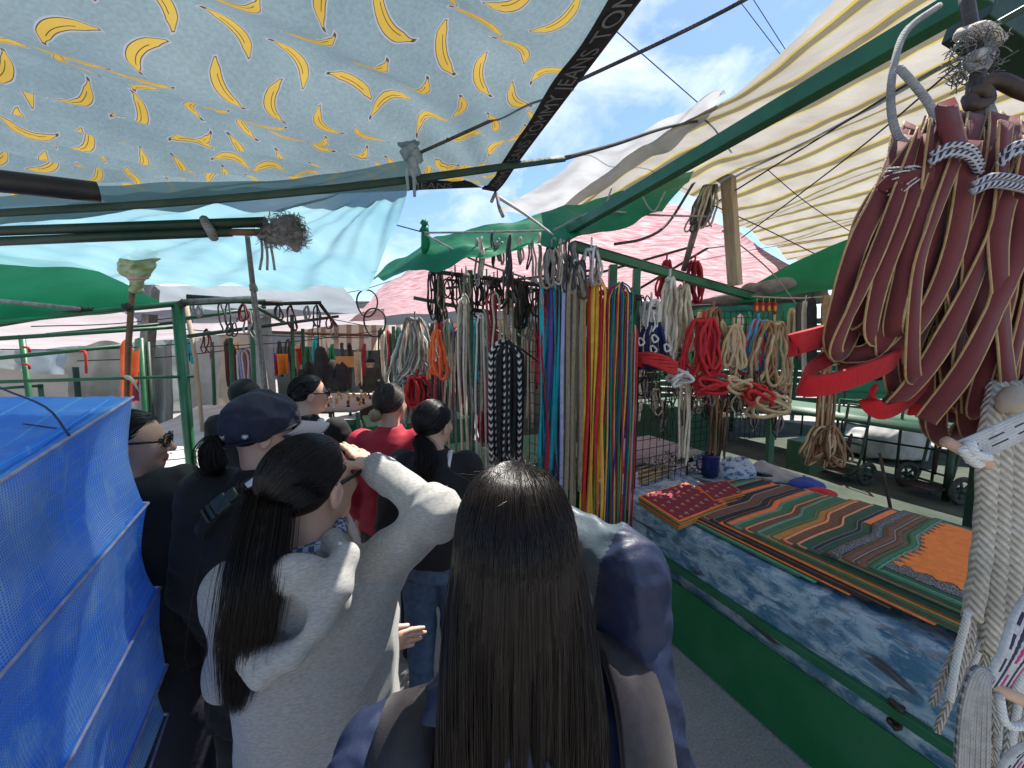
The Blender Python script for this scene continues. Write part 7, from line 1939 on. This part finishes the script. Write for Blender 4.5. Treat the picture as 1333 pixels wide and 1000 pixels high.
for i, (x0, x1, y0, d0, c_, l_) in enumerate(((-200, 40, 436, 11, (.45, .44, .42), 'off white'), (30, 150, 430, 11.5, (.30, .36, .40), 'blue grey'), (140, 262, 428, 12, (.42, .38, .32), 'sand coloured'))):
    drape(x0, x1, y0, 620, d0, d0 + .5, 'tarp_wall', mat(l_.replace(' ', '_') + '_tarp', c_, .8, tuple(x * 1.25 for x in c_), 1.5, bump=.4, bscale=8, transl=.25), f'{l_} tarp wall in the depth of the left side', seed=i * 5 + 2, amp=.4, fold=12)
# ------------------------------------------------------------------ foreground at the right: maroon straps, white braids
MAR = mat('maroon_webbing', (.108, .018, .019), .85, (.14, .025, .025), 9, bump=.12, bscale=300, wave=(0, 300, .12), sheen=.1)
TANE = mat('tan_selvedge', (.34, .21, .09), .8, (.44, .29, .14), 60, bump=.3, bscale=200)
FELT = mat('red_felt', (.36, .004, .008), .9, (.44, .007, .011), 20, bump=.25, bscale=200, sheen=.08)
def fleck_mat():
    m, n, l, b, out = newmat('navy_white_cord')
    t = n.new('ShaderNodeTexCoord'); s_ = n.new('ShaderNodeSeparateXYZ'); l.new(t.outputs['UV'], s_.inputs[0]); U, V_ = Sx(n, l, s_.outputs[0]), Sx(n, l, s_.outputs[1])
    f = ((V_ * 130 + U * 3).fract().lt(.5)) * ((U * 3).fract().gt(.25))
    l.new(mixc(n, l, f, (.40, .40, .43), (.02, .022, .05)), b.inputs['Base Color']); b.inputs['Roughness'].default_value = .85
    return m
NW = fleck_mat()
mbx = thing('strap_bundle', 'big bundle of maroon halter straps with tan edges hanging from the green beam', 'straps', P(1240, 540, .74))
rs = random.Random(21)
def strap(pts, w=.036, nrm=None, edges=True, m=MAR, name='strap', tw=None):
    c = catmull(pts, 30); n = len(c); wd = []
    for i in range(n):
        tg = (c[min(i + 1, n - 1)] - c[max(i - 1, 0)]).normalized(); view = (c[i] - V((0, 0, CAM_H))).normalized()
        if tw is None: a = 0
        else: a = np.interp(i / (n - 1), np.linspace(0, 1, len(tw)), tw)
        x = tg.cross(V((.15, 1, .1))).normalized(); wd.append(Matrix.Rotation(a, 3, tg) @ x)
    mb = MB().ribbon(c, wd, w, .0030)
    o = mb.build(name, m, mbx)
    if edges:
        for s_ in (-1, 1):
            e = MB(); e.tube([c[i] + wd[i].normalized() * s_ * w * .49 for i in range(n)], .0019, 6); eo = e.build('selvedge', TANE, o); BASE[eo] = BASE[mbx]
    return o
N_ = 38
for i in range(N_):
    u = i / (N_ - 1); lay = i % 3; d0 = .66 + .05 * lay + rs.uniform(-.01, .02)
    xt = 1172 + 190 * u + rs.uniform(-8, 8); yt = 182 - 28 * math.sin(u * 3.1) + rs.uniform(-14, 14)
    xm = 1118 + 265 * u + rs.uniform(-14, 14); xb = 1098 + 270 * u + rs.uniform(-25, 14); yb = 440 + 110 * math.sin(min(1, u * 1.5 + .05) * 1.6) + rs.uniform(-45, 12)
    a = [0 + rs.uniform(-.5, .5), rs.uniform(-.5, .6), rs.uniform(-.3, .5), rs.uniform(-.6, .9), rs.uniform(-.4, .8)]
    pts = [P(xt, yt, d0 + .04), P((xt * .6 + xm * .4), yt + 60, d0), P(xm, 320 + rs.uniform(-20, 20), d0 - .015), P((xm + xb) / 2 - 6, (320 + yb) / 2 + 10, d0 - .005), P(xb, yb, d0 + .01)]
    if rs.random() < .6:   # the strap turns at the foot and climbs back behind
        pts += [P(xb + 22, yb + 14, d0 + .04), P(xb + 52, yb - 40, d0 + .07), P(xm + 60, 330, d0 + .08), P(xt + 20, yt + 40, d0 + .07)]
        a += [rs.uniform(-.3, .3)] * 2
    strap(pts, rs.uniform(.022, .030), tw=[q * 1.25 for q in a])
for xs in (((1200, 183, .66), (1120, 300, .66), (1122, 420, .68), (1180, 395, .66), (1295, 268, .64)), ((1175, 208, .68), (1128, 330, .66), (1150, 400, .65), (1120, 430, .66), (1098, 425, .70)), ((1215, 158, .64), (1198, 300, .63), (1150, 440, .64), (1105, 462, .66), (1085, 448, .68)),
           ((1310, 158, .63), (1292, 300, .62), (1230, 440, .62), (1175, 515, .64), (1150, 520, .68)), ((1340, 198, .62), (1322, 330, .61), (1262, 470, .61), (1205, 548, .63)), ((1265, 183, .63), (1240, 330, .62), (1190, 430, .63), (1140, 470, .65), (1090, 475, .68))):
    strap([P(*q) for q in xs], .028, tw=[rs.uniform(-.8, .8) for _ in range(5)])
for i in range(14):
    xt = 1185 + 12 * i + rs.uniform(-6, 6); xm = 1135 + 15 * i + rs.uniform(-20, 20); xb = 1105 + 17 * i + rs.uniform(-25, 25); yb = 430 + 8 * i + rs.uniform(-50, 25); dd = .625 + rs.uniform(-.012, .03)
    strap([P(xt + 14, 182 + rs.uniform(-18, 15), dd + .02), P(xt - 22, 280, dd), P(xm, 360, dd - .006), P(xb, yb, dd), P(xb + 10, yb + 10, dd + .02), P(xb + 40, yb - 60, dd + .05)], rs.uniform(.018, .026), tw=[rs.uniform(-1.1, 1.1) for _ in range(5)])
# core that closes the bundle from behind
for i in range(4):
    strap([P(1215 + 46 * i, 235, .80), P(1200 + 48 * i, 330, .82), P(1190 + 48 * i, 420, .81), P(1200 + 46 * i, 470 + 6 * (i % 3), .80)], .04, tw=[.2, -.2, .3])
def felt(pts, w=.034): return strap([P(*q) for q in pts], w, edges=False, m=FELT, name='felt_noseband', tw=[-.25, -.15, 0, .2, .1])
def band(pts, w):
    c = catmull([P(*q) for q in pts], 40); mb = MB().ribbon(c, V((.12, -.25, 1)), w, .006); return mb.build('felt_noseband', FELT, mbx, bevel=.0015)
band([(1165, 408, .72), (1110, 426, .69), (1060, 441, .66), (1038, 447, .645), (1033, 450, .65), (1040, 447, .665), (1085, 434, .70), (1165, 414, .75)], .040)
band([(1150, 440, .76), (1110, 452, .73), (1075, 468, .70), (1052, 484, .67), (1044, 496, .645), (1050, 503, .632), (1080, 500, .625), (1120, 488, .622), (1155, 474, .63), (1170, 464, .65), (1165, 455, .68)], .036)
band([(1140, 505, .66), (1132, 522, .655), (1150, 536, .655), (1185, 520, .66), (1215, 490, .68)], .028); band([(1185, 530, .70), (1230, 525, .70), (1285, 520, .70), (1320, 488, .71)], .034)
# navy and white ties
for i, pts in enumerate((((1210, 212, .625), (1235, 200, .615), (1262, 205, .612), (1275, 225, .62)), ((1265, 250, .605), (1290, 240, .60), (1320, 243, .60), (1345, 250, .61)), ((1300, 215, .61), (1318, 200, .60), (1345, 195, .60)), ((1160, 250, .67), (1163, 300, .665), (1178, 325, .665), (1170, 360, .67)), ((1138, 315, .67), (1160, 318, .66), (1172, 310, .66)), ((1225, 160, .66), (1215, 175, .65), (1205, 200, .66)))):
    MB().tube(catmull([P(*q) for q in pts], 16), .0058 if i < 3 else .004, 7).tube([q + V((0, -.001, .011)) for q in catmull([P(*q) for q in pts], 16)], .005 if i < 3 else .0035, 7).build('tie_cord', NW, mbx)
for pts in (((1150, 250, .65), (1165, 238, .64), (1190, 235, .635), (1215, 232, .63)), ((1240, 185, .63), (1235, 160, .63), (1232, 140, .64), (1245, 190, .62))): strap([P(*q) for q in pts], .03, edges=False)
# grey rope loop and knots at the top
hk = thing('hanging_rope', 'thick grey and brown ropes knotted round the green beam end', 'rope', P(1275, 130, .76))
MB().tube(catmull([P(1222, 8, .86), P(1180, 40, .80), P(1163, 90, .76), P(1160, 140, .74), P(1170, 178, .72), P(1195, 190, .70), P(1218, 172, .69), P(1212, 140, .70), P(1190, 110, .72), P(1170, 88, .74)], 50), .0062, 8).build('loop', M('ropegrey'), hk)
for pts, r_, m_ in ((((1258, -5, .84), (1265, 40, .80), (1275, 85, .76), (1268, 120, .74), (1272, 160, .72)), .011, 'leather'), (((1262, 40, .79), (1285, 60, .77), (1278, 90, .75), (1262, 78, .76), (1280, 70, .74)), .010, 'ropegrey'), (((1272, 110, .73), (1300, 105, .72), (1330, 118, .71), (1360, 128, .71)), .012, 'leather'), (((1262, 122, .73), (1280, 118, .72), (1285, 132, .72), (1268, 138, .72), (1262, 125, .73)), .011, 'leather'), (((1245, 60, .8), (1300, 30, .78), (1345, 5, .76)), .006, 'green_dark'), (((1250, 45, .82), (1280, 38, .77), (1300, 55, .78)), .012, 'rope'), (((1285, 140, .72), (1300, 175, .70), (1325, 200, .69)), .009, 'ropegrey'), (((1270, 150, .72), (1262, 180, .70), (1250, 200, .68)), .010, 'leather')):
    MB().tube(catmull([P(*q) for q in pts], 20), r_, 8).build('rope', M(m_), hk)
fy_ = MB()
for i in range(22):
    a = P(1215, 232, .64); e = V((-.045 - rs.uniform(0, .03), rs.uniform(-.02, .02), rs.uniform(-.03, .02))); fy_.tube(catmull([a, a + e * .5 + V((0, 0, .008)), a + e], 4), .0014, 3)
fy_.build('frayed_end', M('white'), hk)
fuzz(P(1270, 75, .765), (.026, .022, .035), 160, .03, .0009, M('ropegrey'), hk, 3)

# thick white braided cords
def plait_mat(name, c, c2):
    m, n, l, b, out = newmat(name)
    t = n.new('ShaderNodeTexCoord'); s_ = n.new('ShaderNodeSeparateXYZ'); l.new(t.outputs['UV'], s_.inputs[0]); U, V_ = Sx(n, l, s_.outputs[0]), Sx(n, l, s_.outputs[1])
    f = (V_ * 78 + ((U * 2 + .12).fract() - .5).abs() * 3.0).fract(); f2 = (f - .5).abs() * 2
    z = n.new('ShaderNodeTexNoise'); z.inputs['Scale'].default_value = 120; l.new(t.outputs['Object'], z.inputs[0])
    z1 = n.new('ShaderNodeTexNoise'); z1.inputs['Scale'].default_value = 9; l.new(t.outputs['Object'], z1.inputs[0])
    col = mixc(n, l, Sx(n, l, z.outputs[0]).ss(.3, .7), c, c2); col = mixc(n, l, Sx(n, l, z1.outputs[0]).ss(.5, .75) * .5, col, tuple(x * .6 for x in c))
    l.new(col, b.inputs['Base Color']); b.inputs['Roughness'].default_value = .9
    bp = n.new('ShaderNodeBump'); bp.inputs['Strength'].default_value = 1.0; bp.inputs['Distance'].default_value = .004; bp.invert = True; l.new((f2 * f2).v, bp.inputs['Height']); l.new(bp.outputs[0], b.inputs['Normal'])
    return m
PLW = plait_mat('white_plait', (.46, .41, .33), (.58, .53, .45))
wb = thing('braided_cord_bundle', 'thick off white plaited cords with split ends hanging at the right edge', 'cords', P(1300, 980, .62))
for i in range(9):
    u = i / 8; lay = i % 2; d0 = .59 + .05 * lay + rs.uniform(-.01, .01); xt = 1288 + 75 * u; xb = 1262 + 95 * u + rs.uniform(-4, 4); yb = 820 + rs.uniform(-20, 70)
    c = catmull([P(xt + 12, 500, d0 + .03), P(xt, 570, d0), P((xt + xb) / 2 + 4, 700, d0), P(xb, yb, d0 - .005)], 26); MB().tube(c, [.0138 + .0008 * math.sin(k * 1.7) for k in range(27)], 12, flat=.85).build('plait', PLW, wb)
    for k in range(4):
        a = c[-1] + V(((k - 1.5) * .006, rs.uniform(-.006, .006), .015)); L = rs.uniform(.10, .22); dx = rs.uniform(-.03, .015) - (.02 if i < 2 else 0)
        MB().tube(catmull([a, a + V((dx * .3, rs.uniform(-.012, .012), -L * .5)), a + V((dx, rs.uniform(-.02, .01), -L))], 10), .0052, 7).build('strand', M('white') if k == 0 else PLW, wb)
BONE = mat('bone_toggle', (.5, .42, .32), .6)
for (x_, y_, s_) in ((1322, 525, .022), (1330, 520, .026)):
    MB().ell(P(x_, y_, .58), (s_, .02, s_ * .8), seg=12, jit=.25).build('toggle', BONE, wb)
def girth_mat(name, base, stripes):
    m, n, l, b, out = newmat(name)
    t = n.new('ShaderNodeTexCoord'); s_ = n.new('ShaderNodeSeparateXYZ'); l.new(t.outputs['UV'], s_.inputs[0]); U, V_ = Sx(n, l, s_.outputs[0]), Sx(n, l, s_.outputs[1]); col = base
    z = n.new('ShaderNodeTexNoise'); z.inputs['Scale'].default_value = 70; l.new(t.outputs['Object'], z.inputs[0]); col = mixc(n, l, Sx(n, l, z.outputs[0]).ss(.35, .65), base, tuple(x * .82 for x in base))
    for u0, w_, c_, dash in stripes:
        mk = (U - u0).abs().lt(w_)
        if dash: mk = mk * (V_ * dash).fract().lt(.62)
        col = mixc(n, l, mk, col, c_)
    l.new(col, b.inputs['Base Color']); b.inputs['Roughness'].default_value = .9
    f = ((U * 9).fract() - .5).abs() + ((V_ * 150 + U * 2).fract() - .5).abs(); bp = n.new('ShaderNodeBump'); bp.inputs['Strength'].default_value = .9; bp.inputs['Distance'].default_value = .003; l.new(f.v, bp.inputs['Height']); l.new(bp.outputs[0], b.inputs['Normal'])
    return m
DW = mat('pale_dowel', (.50, .31, .20), .6, (.58, .38, .26), 20, stretch=(1, 1, .2))
g1 = thing('woven_girth', 'white woven girth strap with dashed black lines on a wooden dowel', 'girth', P(1280, 600, .52))
gm1 = girth_mat('white_girth', (.56, .55, .53), [(.36, .03, (.02, .02, .025), 28), (.66, .03, (.02, .02, .025), 28)]); wdg = V((.25, .1, .95))
MB().ribbon(catmull([P(1252, 590, .50), P(1290, 574, .50), P(1345, 548, .50), P(1420, 512, .51)], 20), wdg, .033, .006).build('band', gm1, g1, bevel=.002); MB().tube([P(1230, 574, .50), P(1288, 606, .49)], .0072, 10).build('dowel', DW, g1)
MB().tube(catmull([P(1250, 582, .492), P(1262, 596, .488), P(1274, 604, .49), P(1280, 590, .50)], 12), .006, 7).build('binding', M('white'), g1); MB().tube(catmull([P(1262, 575, .492), P(1268, 590, .486), P(1286, 596, .49)], 12), .006, 7).build('binding', M('white'), g1)
g2 = thing('woven_girth', 'woven girth strap striped navy, white and magenta on a dowel, low at the right edge', 'girth', P(1310, 900, .48))
gm2 = girth_mat('striped_girth', (.55, .54, .53), [(.12, .05, (.02, .02, .06), 34), (.32, .06, (.03, .03, .07), 0), (.52, .06, (.45, .03, .16), 22), (.74, .05, (.02, .02, .06), 0), (.92, .04, (.40, .03, .15), 0)])
MB().ribbon(catmull([P(1292, 898, .46), P(1325, 845, .46), P(1362, 785, .47)], 16), V((.8, .1, .6)), .052, .008).build('band', gm2, g2, bevel=.002); MB().tube([P(1266, 882, .465), P(1345, 918, .45)], .0075, 10).build('dowel', DW, g2)
MB().ribbon(catmull([P(1310, 1008, .46), P(1335, 975, .46), P(1380, 940, .46)], 10), V((.8, .1, .6)), .045, .008).build('band', gm2, g2, bevel=.002)
cdm = girth_mat('grey_flecked_cord', (.42, .40, .37), [(.3, .07, (.16, .15, .15), 70), (.8, .07, (.16, .15, .15), 70)])
for i in range(6):
    x0 = 1272 + 7 * i; MB().tube(catmull([P(1290, 880, .455), P(1270 + 3 * i, 872 + 3 * i, .45), P(1254 + 6 * i, 915, .445), P(1248 + 7 * i, 980, .445), P(1246 + 7 * i, 1060, .45)], 20), .0046, 7).build('cord', cdm, g2)
MB().tube(catmull([P(1300, 905, .45), P(1308, 940, .445), P(1330, 945, .445), P(1350, 930, .45)], 14), .005, 7).build('loop', M('white'), g2)

for o in COL.objects:
    if o.name.split('.')[0] in ('market_wall', 'tarp_wall'): o['kind'] = 'thing'
